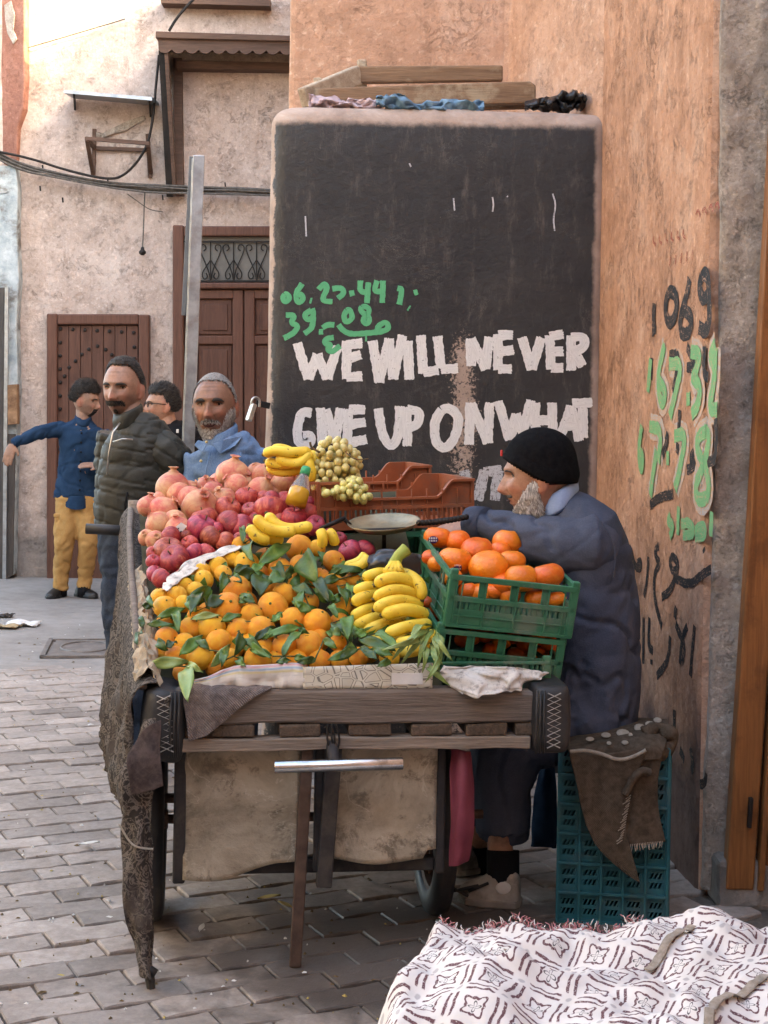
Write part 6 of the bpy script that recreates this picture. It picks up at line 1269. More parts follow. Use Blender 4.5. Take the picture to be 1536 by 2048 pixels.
def shoe(name, par, heel, toe, mat, sole=None, h=.075, w_=.048):
    d = (toe - heel); d.z = 0; L = d.length; d.normalize(); s = V((-d.y, d.x, 0)); rows = []
    for u, hh, ww in ((0, .055, .6), (.06, .075, .82), (.22, .085, .9), (.40, .075, .95), (.60, .055, 1.05), (.80, .042, 1.0), (.93, .034, .75), (1, .022, .35)):
        c = heel + d * (L * u); rows.append([c + s * (w_ * ww * math.cos(q)) + V((0, 0, max(.012, .012 + hh * h / .075 * max(0, math.sin(q)) ** .7))) for q in [k * math.pi / 8 for k in range(9)]])
    mb = MB(); mb.grid(rows); n = 9; mb.f += [tuple(range(n)), tuple(reversed(range(len(mb.v) - n, len(mb.v))))]; mb.mi += [0, 0]; o = mb.build(name, mat, par, sm=True, fixn=True, sub=1)
    mb = MB(); pr = [heel + d * (L * u) + s * (w_ * ww * sg * 1.06) for sg in (1,) for u, ww in ((-.02, .35), (.04, .82), (.3, .92), (.6, 1.06), (.85, .9), (1.02, .3))] + [heel + d * (L * u) - s * (w_ * ww * 1.06) for u, ww in ((1.02, .3), (.85, .9), (.6, 1.06), (.3, .92), (.04, .82), (-.02, .35))]
    for p in pr: p.z = .001
    mb.prism(pr, (0, 0, .022)); mb.build('sole', sole or mat, o, bevel=.004, fixn=True); return o
def person(label, loc): return thing('person', label, 'person', (loc.x, loc.y, 0))
def ground_at(px, D): p = at(px, 1000, D); return V((p.x, D, 0))
# ---------------------------------------------------------------- man pointing, by the plank door
D = 11.5; t = person('man in a navy shirt and tan cargo trousers pointing beside the plank door', ground_at(150, D)); H = Head(172, 801, D, -72, -6, 1.06)
legs = [[(137, 1000, D, .098), (128, 1085, D - .06, .080), (122, 1150, D + .02, .060), (121, 1180, D + .02, .056)], [(170, 1000, D, .098), (177, 1085, D - .05, .080), (172, 1150, D + .04, .060), (168, 1176, D + .04, .056)]]
tor = [(168, 836, .055, .055), (166, 848, .11, .075), (165, 858, .178, .10), (163, 890, .172, .11), (159, 930, .160, .105), (154, 965, .160, .11), (152, 998, .172, .115)]
armR = [(128, 858, D, .062), (100, 862, D - .05, .058), (75, 866, D - .12, .054), (50, 876, D - .16, .046), (27, 887, D - .2, .038)]; armL = [(203, 862, D, .062), (212, 890, D + .02, .055), (217, 912, D, .050), (205, 924, D - .10, .044), (196, 930, D - .14, .036)]
b = MB(); b.tube([at(x, y, D) for x, y, _, _ in tor], [(a * .88, c * .88) for _, _, a, c in tor], 18, side=(1, 0, 0))
for ar in (armR, armL): b.tube(T(ar), [k[3] * .7 for k in ar], 12)
for lg in legs: b.tube(T(lg), [k[3] * .72 for k in lg], 12)
hand(b, at(25, 889, D - .2), (-.25, -.25, -1), (0, -1, .2), 1.08, .25); hand(b, at(197, 931, D - .14), (-.9, -.35, .05), (0, -.5, .9), 1.0, .3); body(t, M_skC, H, b, .0075, .5, .052, at(167, 848, D), .5)
s = MB(); s.tube([at(x, y, D) for x, y, _, _ in tor], [(a, c) for _, _, a, c in tor], 24, side=(1, 0, 0))
for ar in (armR, armL): s.tube(T(ar), [k[3] for k in ar], 14)
remesh(s, 'shirt', M_navy, t, .012, 4, folds(.016, 6, 13, 1))
hem = [[at(115 + 14 * j, 992, D - .13 + .13 * ((j - 2.6) / 2.6) ** 2) for j in range(6)], [at(113 + 14.5 * j, 1002 + (4, 10, 17, 18, 15, 6)[j], D - .14 + .13 * ((j - 2.6) / 2.6) ** 2) for j in range(6)]]
sheet(hem, 'shirt_hem', M_navy, t, .006, 12, 2)
cl = MB(); ring(cl, [at(150, 838, D - .01), at(158, 846, D - .08), at(172, 848, D - .08), at(182, 840, D - .01), at(174, 834, D + .06), at(158, 833, D + .06)], .012, .03); cl.build('collar', M_navy, t, sm=True)
for k in range(7): MB().sph(at(163 - .6 * k, 866 + 19 * k, D - .118), .0085, 8, 6).build('button', M_black, t, sm=True)
p = MB()
p.tube([at(154, 990, D), at(154, 1015, D)], [(.168, .11), (.165, .11)], 20, side=(1, 0, 0))
for lg in legs: p.tube(T(lg), [k[3] for k in lg], 14)
remesh(p, 'trousers', M_tan, t, .012, 3, folds(.011, 5, 12, 5)); MB().box(at(117, 1046, D - .04), (.04, .12, .13)).build('cargo_pocket', M_tan, t, bevel=.012)
MB().box(at(117, 1030, D - .042), (.05, .13, .03)).build('pocket_flap', M_tan, t, bevel=.008)
shoe('shoe', t, ground_at(126, D + .08) , ground_at(100, D - .12), M_shoe); shoe('shoe', t, ground_at(158, D + .12), ground_at(196, D - .04), M_shoe)
for x in (121, 168): MB().tube([at(x, 1172, D + .03), at(x, 1192, D + .03)], .05, 12).build('sock', M_black, t, sm=True)
H.shell('hair', M_hblk, t, lambda p, q: smooth((p.z - (.045 - .075 * smooth((-p.y + .02) / .05))) / .02), lambda p: .014 + .012 * smooth((p.z - .05) / .05), .5, 70, hair=(2600, .046, 1.1, lambda p: V((p.x * 6, -.3, .5)))); H.face(t, M_hblk); H.shell('stubble', M_hblk, t, lambda p, q: .9 * smooth((.052 - abs(p.z + .085)) / .02) * smooth((.03 - abs(p.x)) / .01) * (p.y > .03) * (p.z < -.05), .0035, .3)
# ---------------------------------------------------------------- man in quilted jacket
D = 6.0; t = person('moustached man in a dark olive quilted jacket and jeans behind the cart', ground_at(265, D)); H = Head(246, 776, D, 16, -2, .97)
tor = [(264, 832, .062, .062), (268, 844, .085, .080), (273, 858, .112, .105), (279, 882, .142, .13), (279, 920, .156, .14), (275, 960, .162, .148), (270, 1005, .162, .15), (268, 1040, .158, .145), (268, 1058, .150, .135)]
arm = [(308, 884, D - .03, .080), (334, 910, D - .05, .086), (356, 942, D - .02, .082), (350, 972, D + .05, .074), (325, 998, D + .12, .064)]; arm2 = [(232, 868, D + .10, .075), (222, 930, D + .12, .07), (240, 985, D + .14, .06)]
legs = [[(248, 1045, D, .105), (244, 1230, D - .03, .080), (262, 1420, D, .062), (268, 1540, D, .058)], [(298, 1045, D, .105), (305, 1230, D, .080), (305, 1420, D + .05, .062), (305, 1540, D + .05, .058)]]
b = MB(); b.tube([at(x, y, D) for x, y, _, _ in tor], [(a * .85, c * .85) for _, _, a, c in tor], 18, side=(1, 0, 0))
for ar in (arm, arm2): b.tube(T(ar), [k[3] * .6 for k in ar], 12)
for lg in legs: b.tube(T(lg), [k[3] * .75 for k in lg], 12)
hand(b, at(322, 995, D + .13), (-.8, .2, -.5), (0, -1, 0), 1, .4); body(t, M_skA, H, b, .009, .45, .060, at(266, 848, D), .7)
def quilt(p):
    z = p.z + .035 * math.sin(p.x * 7 + 1) * (1 if p.x < -.93 else .3) + .02 * fb(p, 3); k = abs((z / .060) % 1 - .5) * 2; return -.0065 * math.exp(-((1 - k) / .11) ** 2) + .002
s = MB(); s.tube([at(x, y, D) for x, y, _, _ in tor], [(a, c) for _, _, a, c in tor], 28, side=(1, 0, 0))
s.tube(T(arm2), [k[3] for k in arm2], 16); remesh(s, 'jacket', M_olive, t, .007, 3, folds(.007, 7, 16, 3, quilt))
s = MB(); s.tube(chaikin(T(arm), 1), [.066, .078, .086, .088, .086, .084, .080, .076, .070, .064], 18); remesh(s, 'sleeve', M_olive, t, .007, 3, folds(.006, 9, 16, 7, lambda p: -.006 * math.exp(-((abs(((p.z * .85 + p.x * .5) / .062) % 1 - .5) * 2 - 1) / .12) ** 2)))
cl = MB(); ring(cl, [at(228, 842, D - .02), at(238, 848, D - .08), at(262, 838, D - .09), at(284, 824, D - .02), at(276, 820, D + .06), at(246, 826, D + .07)], .012, .034); cl.build('collar', M_olive, t, sm=True)
MB().tube([at(240, 846, D - .12), at(226, 865, D - .15), at(218, 905, D - .145), at(214, 950, D - .14)], .004, 6).build('zip', M_steel, t, sm=True); MB().tube([at(226, 884, D - .16), at(245, 878, D - .17), at(266, 879, D - .16)], .0035, 6).build('pocket_zip', M_steel, t, sm=True)
MB().tube([at(255, 984, D - .155), at(250, 1010, D - .155), at(252, 1038, D - .15)], .004, 6).build('pocket_seam', M_black, t, sm=True); MB().tube([at(212, 1052, D - .06), at(240, 1056, D - .13), at(290, 1056, D - .13), at(325, 1050, D - .06)], .010, 8).build('waistband', M_olive, t, sm=True)
p = MB(); p.tube([at(270, 1035, D), at(272, 1085, D)], [(.15, .12), (.15, .12)], 20, side=(1, 0, 0))
for lg in legs: p.tube(T(lg), [k[3] for k in lg], 14)
remesh(p, 'jeans', M_jeans, t, .012, 3, folds(.014, 8, 15, 9))
for x, dd in ((268, 0), (305, .05)): shoe('shoe', t, ground_at(x, D + dd + .08), ground_at(x - 12, D + dd - .2), M_shoe)
H.shell('hair', M_hblk, t, lambda p, q: smooth((p.z - (.085 - .115 * smooth((-p.y + .045) / .075))) / .012) * (0 if (p.z < .0 and p.y > -.02) else 1), lambda p: .006 + .006 * smooth((p.z - .06) / .05), .35, 80, hair=(3200, .020, .7, (0, -.8, -.1))); H.face(t, M_hblk, .0066, gaze=-.003)
H.shell('moustache', M_hblk, t, lambda p, q: smooth((.0115 - abs(p.z + .056 + .15 * max(0, abs(p.x) - .014))) / .004) * smooth((.039 - abs(p.x)) / .006) * (p.y > .03), .006, .5, 120, hair=(900, .010, .5, lambda p: V((p.x * 20, .1, -.7)))); H.shell('goatee', M_hblk, t, lambda p, q: .8 * smooth((.012 - abs(p.z + .094)) / .008) * smooth((.012 - abs(p.x)) / .006) * (p.y > .03), .006, .5, 120)
# ---------------------------------------------------------------- bearded man in denim
D = 5.92; t = person('grey bearded man in a blue denim shirt standing behind the pomegranates', ground_at(450, D)); H = Head(429, 812, D, 7, 2, 1.08, 2)
tor = [(443, 872, .062, .062), (446, 882, .10, .08), (453, 898, .128, .105), (454, 940, .136, .12), (452, 1000, .145, .13), (452, 1080, .15, .13), (452, 1180, .15, .13)]
arms = [[(398, 908, D, .055), (394, 980, D, .056), (398, 1060, D - .02, .045), (405, 1120, D - .08, .038)], [(503, 900, D, .068), (512, 980, D + .02, .062), (508, 1060, D, .05), (500, 1130, D - .06, .04)]]
legs = [[(425, 1150, D, .095), (420, 1330, D, .075), (418, 1550, D, .055)], [(480, 1150, D, .095), (484, 1330, D, .075), (486, 1550, D, .055)]]
b = MB(); b.tube([at(x, y, D) for x, y, _, _ in tor], [(a * .88, c * .88) for _, _, a, c in tor], 18, side=(1, 0, 0))
for ar in arms: b.tube(T(ar), [k[3] * .7 for k in ar], 12); hand(b, T(ar)[-1], (0, -.5, -1), (0, -1, .3), 1, .4)
for lg in legs: b.tube(T(lg), [k[3] * .8 for k in lg], 12)
body(t, M_skB, H, b, .009, .0, .060, at(444, 884, D), 1.0)
s = MB(); s.tube([at(x, y, D) for x, y, _, _ in tor], [(a, c) for _, _, a, c in tor], 28, side=(1, 0, 0))
for ar in arms: s.tube(T(ar), [k[3] for k in ar], 16)
remesh(s, 'shirt', M_denim, t, .009, 4, folds(.014, 7, 12, 8))
for pp in ([(416, 886, -.118), (396, 880, -.09), (388, 890, -.085), (404, 906, -.122)], [(424, 888, -.120), (446, 880, -.110), (480, 864, -.06), (486, 872, -.07), (470, 892, -.105), (440, 908, -.125)]):
    MB().prism([at(x, y, D + d - .012) for x, y, d in pp], (0, .010, 0)).build('collar', M_denim, t, bevel=.003, fixn=True)
cl = MB(); ring(cl, [at(408, 876, D - .02), at(420, 884, D - .07), at(448, 880, D - .075), at(474, 862, D - .02), at(466, 856, D + .05), at(424, 862, D + .06)], .010, .028); cl.build('collar_band', M_denim, t, sm=True)
for x, y in ((413, 884), (402, 922), (399, 958)): MB().sph(at(x, y, D - .125), .006, 8, 6).build('button', pm('brass button', (.42, .33, .14), (.5, .4, .2), 10, .4, 0) if x == 413 else bpy.data.materials['brass button'], t, sm=True)
MB().tube([at(420, 906, D - .122), at(412, 940, D - .128), at(408, 985, D - .135)], .0035, 6).build('placket', M_denim, t, sm=True); MB().prism([at(x, y, D - .137) for x, y in ((440, 944), (476, 938), (478, 985), (442, 988))], (0, .012, 0)).build('chest_pocket', M_denim, t, bevel=.003, fixn=True); MB().tube([at(482, 905, D - .10), at(478, 935, D - .11), at(480, 970, D - .11)], .004, 6).build('shoulder_seam', M_denim, t, sm=True)
p = MB(); p.tube([at(452, 1120, D), at(452, 1190, D)], [(.15, .12), (.15, .12)], 20, side=(1, 0, 0))
for lg in legs: p.tube(T(lg), [k[3] for k in lg], 14)
remesh(p, 'trousers', M_jeans, t, .014, 3)
for x in (418, 486): shoe('shoe', t, ground_at(x, D + .08), ground_at(x - 4, D - .2), M_shoe)
H.shell('hair', M_hgrey, t, lambda p, q: smooth((p.z - (.078 - .12 * smooth((-p.y + .052) / .075))) / .014) * (0 if (p.z < -.03) else 1), .0045, .3, 120, hair=(3000, .009, .8, (0, -.5, -.3))); H.face(t, M_hblk, .0074, open_=True, gaze=-.0025)
def bmask(p, q):
    top = -.074 + .085 * smooth((abs(p.x) - .026) / .05); return smooth((top - p.z) / .030) * smooth((p.y + .030 - .4 * max(0, p.z + .05)) / .02)
H.shell('beard', M_hwhite, t, bmask, lambda p: .004 + .013 * smooth((-p.z - .06) / .05), .35, 90, hair=(4200, .015, .55, lambda p: V((p.x * 3, .25, -1))))
H.shell('moustache', M_hgrey, t, lambda p, q: smooth((.0085 - abs(p.z + .056 + .22 * max(0, abs(p.x) - .012))) / .004) * smooth((.036 - abs(p.x)) / .006) * (p.y > .03), .004, .5, 110, hair=(900, .012, .5, lambda p: V((p.x * 22, .1, -.8))))
# ---------------------------------------------------------------- man with glasses
D = 9.3; t = person('dark haired man with glasses and a navy jacket half hidden behind the others', ground_at(340, D)); H = Head(325, 810, D, 68, 0, 1.0)
tor = [(338, 850, .06, .06), (340, 858, .10, .08), (350, 872, .19, .11), (352, 920, .20, .12), (352, 1000, .19, .12), (352, 1060, .18, .12)]; arms = [[(300, 885, D, .065), (292, 950, D, .055), (296, 1020, D - .05, .045)], [(405, 885, D, .065), (412, 950, D, .055), (405, 1020, D - .05, .045)]]; legs = [[(330, 1050, D, .09), (328, 1160, D, .07), (326, 1275, D, .052)], [(372, 1050, D, .09), (376, 1160, D, .07), (378, 1275, D, .052)]]
b = MB(); b.tube([at(x, y, D) for x, y, _, _ in tor], [(a * .85, c * .85) for _, _, a, c in tor], 16, side=(1, 0, 0))
for ar in arms: b.tube(T(ar), [k[3] * .7 for k in ar], 10); hand(b, T(ar)[-1], (0, -.2, -1), (0, -1, .3), 1, .4)
for lg in legs: b.tube(T(lg), [k[3] * .8 for k in lg], 10)
body(t, M_skD, H, b, .010, .2, .054, at(339, 860, D), 0); s = MB(); s.tube([at(x, y, D) for x, y, _, _ in tor], [(a, c) for _, _, a, c in tor], 24, side=(1, 0, 0))
for ar in arms: s.tube(T(ar), [k[3] for k in ar], 14)
s.tube([at(326, 852, D - .03), at(350, 846, D - .02), at(362, 848, D + .03)], .03, 10); remesh(s, 'jacket', M_black, t, .012, 4, folds(.012, 6, 12, 4)); p = MB(); p.tube([at(352, 1030, D), at(352, 1070, D)], [(.165, .11), (.16, .11)], 18, side=(1, 0, 0))
for lg in legs: p.tube(T(lg), [k[3] for k in lg], 12)
remesh(p, 'trousers', M_black, t, .015, 2); MB().box(at(355, 862, D - .125), (.014, .01, .022)).build('chest_badge', M_whitep, t)
for x in (326, 378): shoe('shoe', t, ground_at(x, D + .08), ground_at(x - 10, D - .2), M_shoe)
H.shell('hair', M_hblk, t, lambda p, q: smooth((p.z - (.052 - .10 * smooth((-p.y + .03) / .06))) / .02), lambda p: .010 + .012 * smooth((p.z - .05) / .04), .4, 70, hair=(2600, .034, .8, (0, -.7, .4))); H.face(t, M_hblk)
g_ = MB()
for sg in (-1, 1):
    g_.tube([H.w((sg * .032 + .021 * math.cos(a * .524), .100, .002 + .016 * math.sin(a * .524))) for a in range(12)], .0022, 6, closed=True); g_.tube([H.w((sg * .053, .098, .008)), H.w((sg * .078, .05, .008)), H.w((sg * .082, -.01, .004))], .0022, 6)
g_.tube([H.w((-.011, .102, .006)), H.w((.011, .102, .006))], .0022, 6); g_.build('glasses', M_blackm, t, sm=True)
# ---------------------------------------------------------------- seated fruit seller
D = 4.68; t = person('seated fruit seller in a black knitted cap and slate blue coat', ground_at(1180, D)); H = Head(1078, 952, D - .02, 97, -3, 1.06)
tor = [(1122, 1004, .085, .060), (1135, 1020, .14, .085), (1155, 1050, .19, .125), (1168, 1110, .19, .150), (1176, 1200, .185, .158), (1182, 1290, .185, .158), (1183, 1370, .19, .152), (1178, 1430, .195, .150), (1172, 1470, .19, .14)]
arm = [(1178, 1088, D - .13, .096), (1130, 1092, D - .12, .090), (1075, 1080, D - .08, .078), (1015, 1060, D + .0, .062), (975, 1050, D + .05, .052), (944, 1045, D + .09, .048)]; arm2 = [(1150, 1075, D + .16, .09), (1060, 1150, D + .16, .075), (980, 1120, D + .10, .05)]
legs = [[(1165, 1425, D - .08, .125), (1080, 1462, D - .08, .115), (1015, 1500, D - .08, .10), (1004, 1560, D - .08, .088), (1006, 1660, D - .08, .085)], [(1165, 1425, D + .12, .125), (1080, 1470, D + .13, .11), (985, 1505, D + .14, .095), (968, 1570, D + .16, .08), (965, 1640, D + .17, .078)]]
shin = [[(1005, 1600, D - .08, .048), (1000, 1690, D - .10, .040), (1005, 1752, D - .12, .042)], [(965, 1600, D + .16, .048), (955, 1690, D + .2, .040), (955, 1740, D + .2, .042)]]
b = MB(); b.tube([at(x, y, D) for x, y, _, _ in tor], [(a * .85, c * .85) for _, _, a, c in tor], 18, side=(0, 1, 0))
for ar in (arm, arm2): b.tube(T(ar), [k[3] * .62 for k in ar], 12)
for lg in legs: b.tube(T(lg), [k[3] * .6 for k in lg], 12)
for sh_ in shin: b.tube(T(sh_), [k[3] for k in sh_], 12)
hand(b, at(945, 1052, D + .09), (-1, .15, -.22), (0, -.5, 1), 1.05, .35); hand(b, T(arm2)[-1], (-1, 0, -.1), (0, 0, 1), 1, .3); body(t, M_skD, H, b, .0065, .0, .060, at(1120, 1018, D), 1.0)
s = MB(); s.tube([at(x, y, D) for x, y, _, _ in tor], [(a, c) for _, _, a, c in tor], 28, side=(0, 1, 0))
s.tube(T(arm2), [k[3] for k in arm2], 16)
for lg in legs: s.tube(T(lg), [k[3] for k in lg], 16)
s.tube([at(1040, 1480, D - .05), at(1010, 1560, D), at(1004, 1670, D)], [(.13, .10), (.14, .095), (.14, .085)], 18, side=(0, 1, 0))
def robe_f(p):
    def crease(v, w_): return -math.exp(-((abs(v % 1 - .5) * 2 - 1) / w_) ** 2)
    n = fb(p, 5); k = smooth((.62 - p.x) / .25) * (p.z > 1.08); b_ = smooth((1.2 - p.z) / .3) * (p.z > .55)
    return .016 * k * crease(p.x * 9 + p.z * 5 + .5 * n, .3) + .014 * b_ * crease(p.z * 4.2 + p.x * 3.5 + .7 * n, .22) * smooth(.6 + fb(p, 2.2)) + .010 * (p.z < .58) * crease(p.x * 8 + .6 * n, .3)
remesh(s, 'coat', M_robe, t, .0085, 3, folds(.0045, 2.6, 5.5, 6, robe_f))
s = MB(); s.tube([at(1196, 1098, D - .10)] + T(arm), [.085] + [k[3] for k in arm], 18); remesh(s, 'sleeve', M_robe, t, .007, 3, folds(.004, 4, 5, 2, robe_f))
ct = H.c; MB().tube([at(972, 1049, D + .055), at(948, 1046, D + .085), at(940, 1046, D + .095)], [.0560, .0545, .0520], 16, side=(0, 1, 0)).build('cuff', M_robe, t, sm=True)
cl = MB(); ring(cl, [at(1080, 1022, D), at(1100, 1016, D - .085), at(1132, 992, D - .095), at(1158, 972, D), at(1132, 990, D + .09), at(1100, 1014, D + .08)], .010, .030); cl.build('shirt_collar', M_ltblue, t, sm=True)
MB().tube(chaikin([at(1200, 1040, D - .20), at(1226, 1080, D - .20), at(1232, 1120, D - .205), at(1226, 1158, D - .20)], 2), .0016, 6).build('shoulder_seam', M_robe, t, sm=True)
def capmask(p, q): return smooth((p.z - (-.022 + .62 * (p.y + .02) * (1 if p.y > -.02 else .1))) / .006)
M_cap = fabric('black knitted wool', (.004, .004, .005), (.010, .010, .011), 60, 150, .5)
H.shell('knitted_cap', M_cap, t, capmask, lambda p: .013 + .012 * smooth((p.z - .02) / .08) + .008 * smooth((-p.y) / .08), .04, 20); H.shell('cap_cuff', M_cap, t, lambda p, q: capmask(p, q) * (1 - smooth((p.z - (.022 + .62 * (p.y + .02) * (1 if p.y > -.02 else .1))) / .006)), .0185, .03, 20)
MB().box(H.w((.020, .108, .070)), (.006, .03, .020)).build('cap_emblem', pm('red thread', (.40, .02, .02), (.5, .04, .03), 20, .8, .1, 60), t, bevel=.004)
H.face(t, M_hblk, .003); H.shell('beard', M_hwhite, t, lambda p, q: smooth((.034 + .62 * max(0, -p.z - .005) - p.y) / .022) * smooth((.004 - p.z) / .025) * smooth((p.y + .006 + .3 * max(0, -p.z - .06)) / .016), lambda p: .003 + .014 * smooth((-p.z - .05) / .05), .5, 110, hair=(5200, .020, .6, lambda p: V((p.x * 2, -.1, -1)))); H.shell('moustache', M_hgrey, t, lambda p, q: .8 * smooth((.007 - abs(p.z + .057)) / .004) * smooth((.03 - abs(p.x)) / .006) * (p.y > .03), .004, .5, 110)
M_sneak = pm('grubby grey sneaker', (.20, .18, .155), (.42, .39, .35), 14, .7, .4, 60, .004, dirt=(.10, .085, .07), dscale=9, damt=.8)
g1 = gpt(1040, 1812, 0); g2 = gpt(918, 1800, 0); sk = shoe('sneaker', t, g1, g2, M_sneak, pm('worn sole', (.16, .14, .12), (.30, .27, .24), 12, .8, .3, 50), .095, .050)
MB().tube([at(1006, 1700, D - .10), at(1006, 1760, D - .12), at(1005, 1775, D - .12)], [.050, .050, .055], 14).build('sock', M_black, t, sm=True)
d_ = (g2 - g1).normalized(); sd_ = V((d_.y, -d_.x, 0)); sd_ = sd_ if sd_.y < 0 else -sd_
for k, (u, z) in enumerate(((.10, .062),)): MB().sph(g1 + d_ * .045 + sd_ * .041 + V((0, 0, z)), (.024, .006, .019), 14, 8).build('heel_badge', M_whitep, sk, sm=True)
st_ = lambda a, b: g1 + d_ * a + sd_ * .0475 + V((0, 0, b))
for a0, a1, z0, z1 in ((.09, .15, .075, .045), (.12, .20, .065, .04), (.15, .21, .03, .055)): MB().tube([st_(a0, z0), st_(a1, z1)], .005, 6).build('side_stripe', M_dark, sk, sm=True)
g3, g4 = gpt(985, 1752, 0), gpt(905, 1742, 0); g3 = ground_at(972, D + .2); g4 = ground_at(905, D + .16); shoe('sneaker', t, g3, g4, M_sneak, None, .09, .048); MB().tube([at(955, 1690, D + .2), at(955, 1745, D + .2)], .048, 12).build('sock', M_black, t, sm=True)
# ---------------------------------------------------------------- blanket on the seat
bl = thing('blanket', 'brown woven blanket with cream pattern draped over the teal crate', 'blanket', at(1230, 1500, 4.4))
sheet([[at(x, y, d) for x, y, d in r] for r in ([(1120, 1448, 4.72), (1200, 1440, 4.74), (1275, 1436, 4.74), (1335, 1440, 4.72)], [(1128, 1482, 4.46), (1200, 1470, 4.46), (1280, 1452, 4.46), (1338, 1462, 4.46)], [(1136, 1498, 4.345), (1200, 1492, 4.335), (1290, 1482, 4.335), (1332, 1490, 4.345)], [(1142, 1520, 4.335), (1200, 1525, 4.325), (1285, 1520, 4.325), (1318, 1520, 4.335)])], 'seat_fold', M_blanket, bl, .012, 12, 1, solid=.008)
sheet([[at(x, y, 4.325 - .006 * k) for k, (x, y) in enumerate(r)] for r in ([(1140, 1505), (1200, 1510), (1292, 1494)], [(1152, 1560), (1205, 1575), (1264, 1580)], [(1165, 1625), (1205, 1640), (1252, 1650)], [(1186, 1690), (1225, 1702), (1264, 1708)], [(1258, 1750), (1270, 1758), (1281, 1766)])], 'front_fold', M_blanket, bl, .014, 9, 3, solid=.008)
sheet([[at(x, y, 4.338 - .01 * (k == 1)) for k, (x, y) in enumerate(r)] for r in ([(1240, 1505), (1290, 1500), (1322, 1512)], [(1262, 1565), (1290, 1572), (1312, 1562)], [(1252, 1625), (1282, 1628), (1314, 1622)], [(1240, 1692), (1285, 1692), (1328, 1682)])], 'side_fold', M_blanket, bl, .012, 10, 5, solid=.008)
MB().tube(chaikin([at(1140, 1503, 4.312), at(1170, 1500, 4.308), at(1205, 1508, 4.305), at(1235, 1521, 4.305), at(1265, 1515, 4.305), at(1292, 1500, 4.308)], 2), [(.0055, .003)] * 21, 6, side=(0, 0, 1)).build('cream_stripe', M_cream_w, bl, sm=True)
for k, (x, y, w_, h_) in enumerate([(1180, 1478, 14, 5), (1212, 1470, 16, 6), (1246, 1466, 22, 9), (1280, 1456, 20, 10), (1250, 1485, 12, 5), (1218, 1486, 8, 4), (1300, 1448, 16, 7), (1262, 1474, 8, 10), (1315, 1440, 14, 6)]):
    dq = 4.335 + max(0, (1490 - y)) * .0036; MB().sph(at(x, y, dq - .012), (w_ * dq / F * .62, .0022, h_ * dq / F * 1.1), 10, 6, Matrix.Rotation(R_(-50 if y < 1488 else -10), 3, 'X')).build('cream_tuft', M_cream_w, bl, sm=True)
MB().tube(chaikin([at(1290, 1470, 4.42), at(1318, 1448, 4.42), at(1340, 1470, 4.41), at(1350, 1490, 4.40), at(1312, 1508, 4.37)], 2), [.020 + .008 * math.sin(i) for i in range(17)], 10).build('rolled_edge', M_blanket, bl, sm=True)
MB().tube(chaikin([at(1250, 1590, 4.31), at(1264, 1560, 4.31), at(1282, 1540, 4.31), at(1300, 1545, 4.315)], 2), [.012] * 13, 8).build('rolled_corner', M_blanket, bl, sm=True)
mb = MB(); rk = random.Random(4)
for k in range(26): x = 1242 + k * 3.3; a = at(x, 1690 - (x - 1242) * .1, 4.325); mb.tube([a, a + V((rk.uniform(-.006, .006), -.004, -.012 - rk.uniform(0, .010)))], .0014, 4)
for k in range(18): u = k / 17; a = at(lerp(1262, 1245, u), lerp(1590, 1680, u), 4.312); mb.tube([a, a + V((-.010 - rk.uniform(0, .012), -.006, -.010))], .0014, 4)
mb.build('fringe', M_cream_w, bl)
bl2 = [[at(x, y, d) for x, y, d in r] for r in ([(1075, 1530, 4.95), (1095, 1528, 4.92), (1112, 1535, 4.95)], [(1065, 1600, 4.93), (1095, 1600, 4.88), (1115, 1610, 4.93)], [(1060, 1660, 4.93), (1092, 1668, 4.88), (1115, 1670, 4.93)], [(1062, 1690, 4.94), (1090, 1694, 4.9), (1114, 1695, 4.94)])]
tag(sheet(bl2, 'dark_bag', M_navy, None, .03, 12, 5), 'dark blue bag in the shadow between the seller and the crate', 'bag')
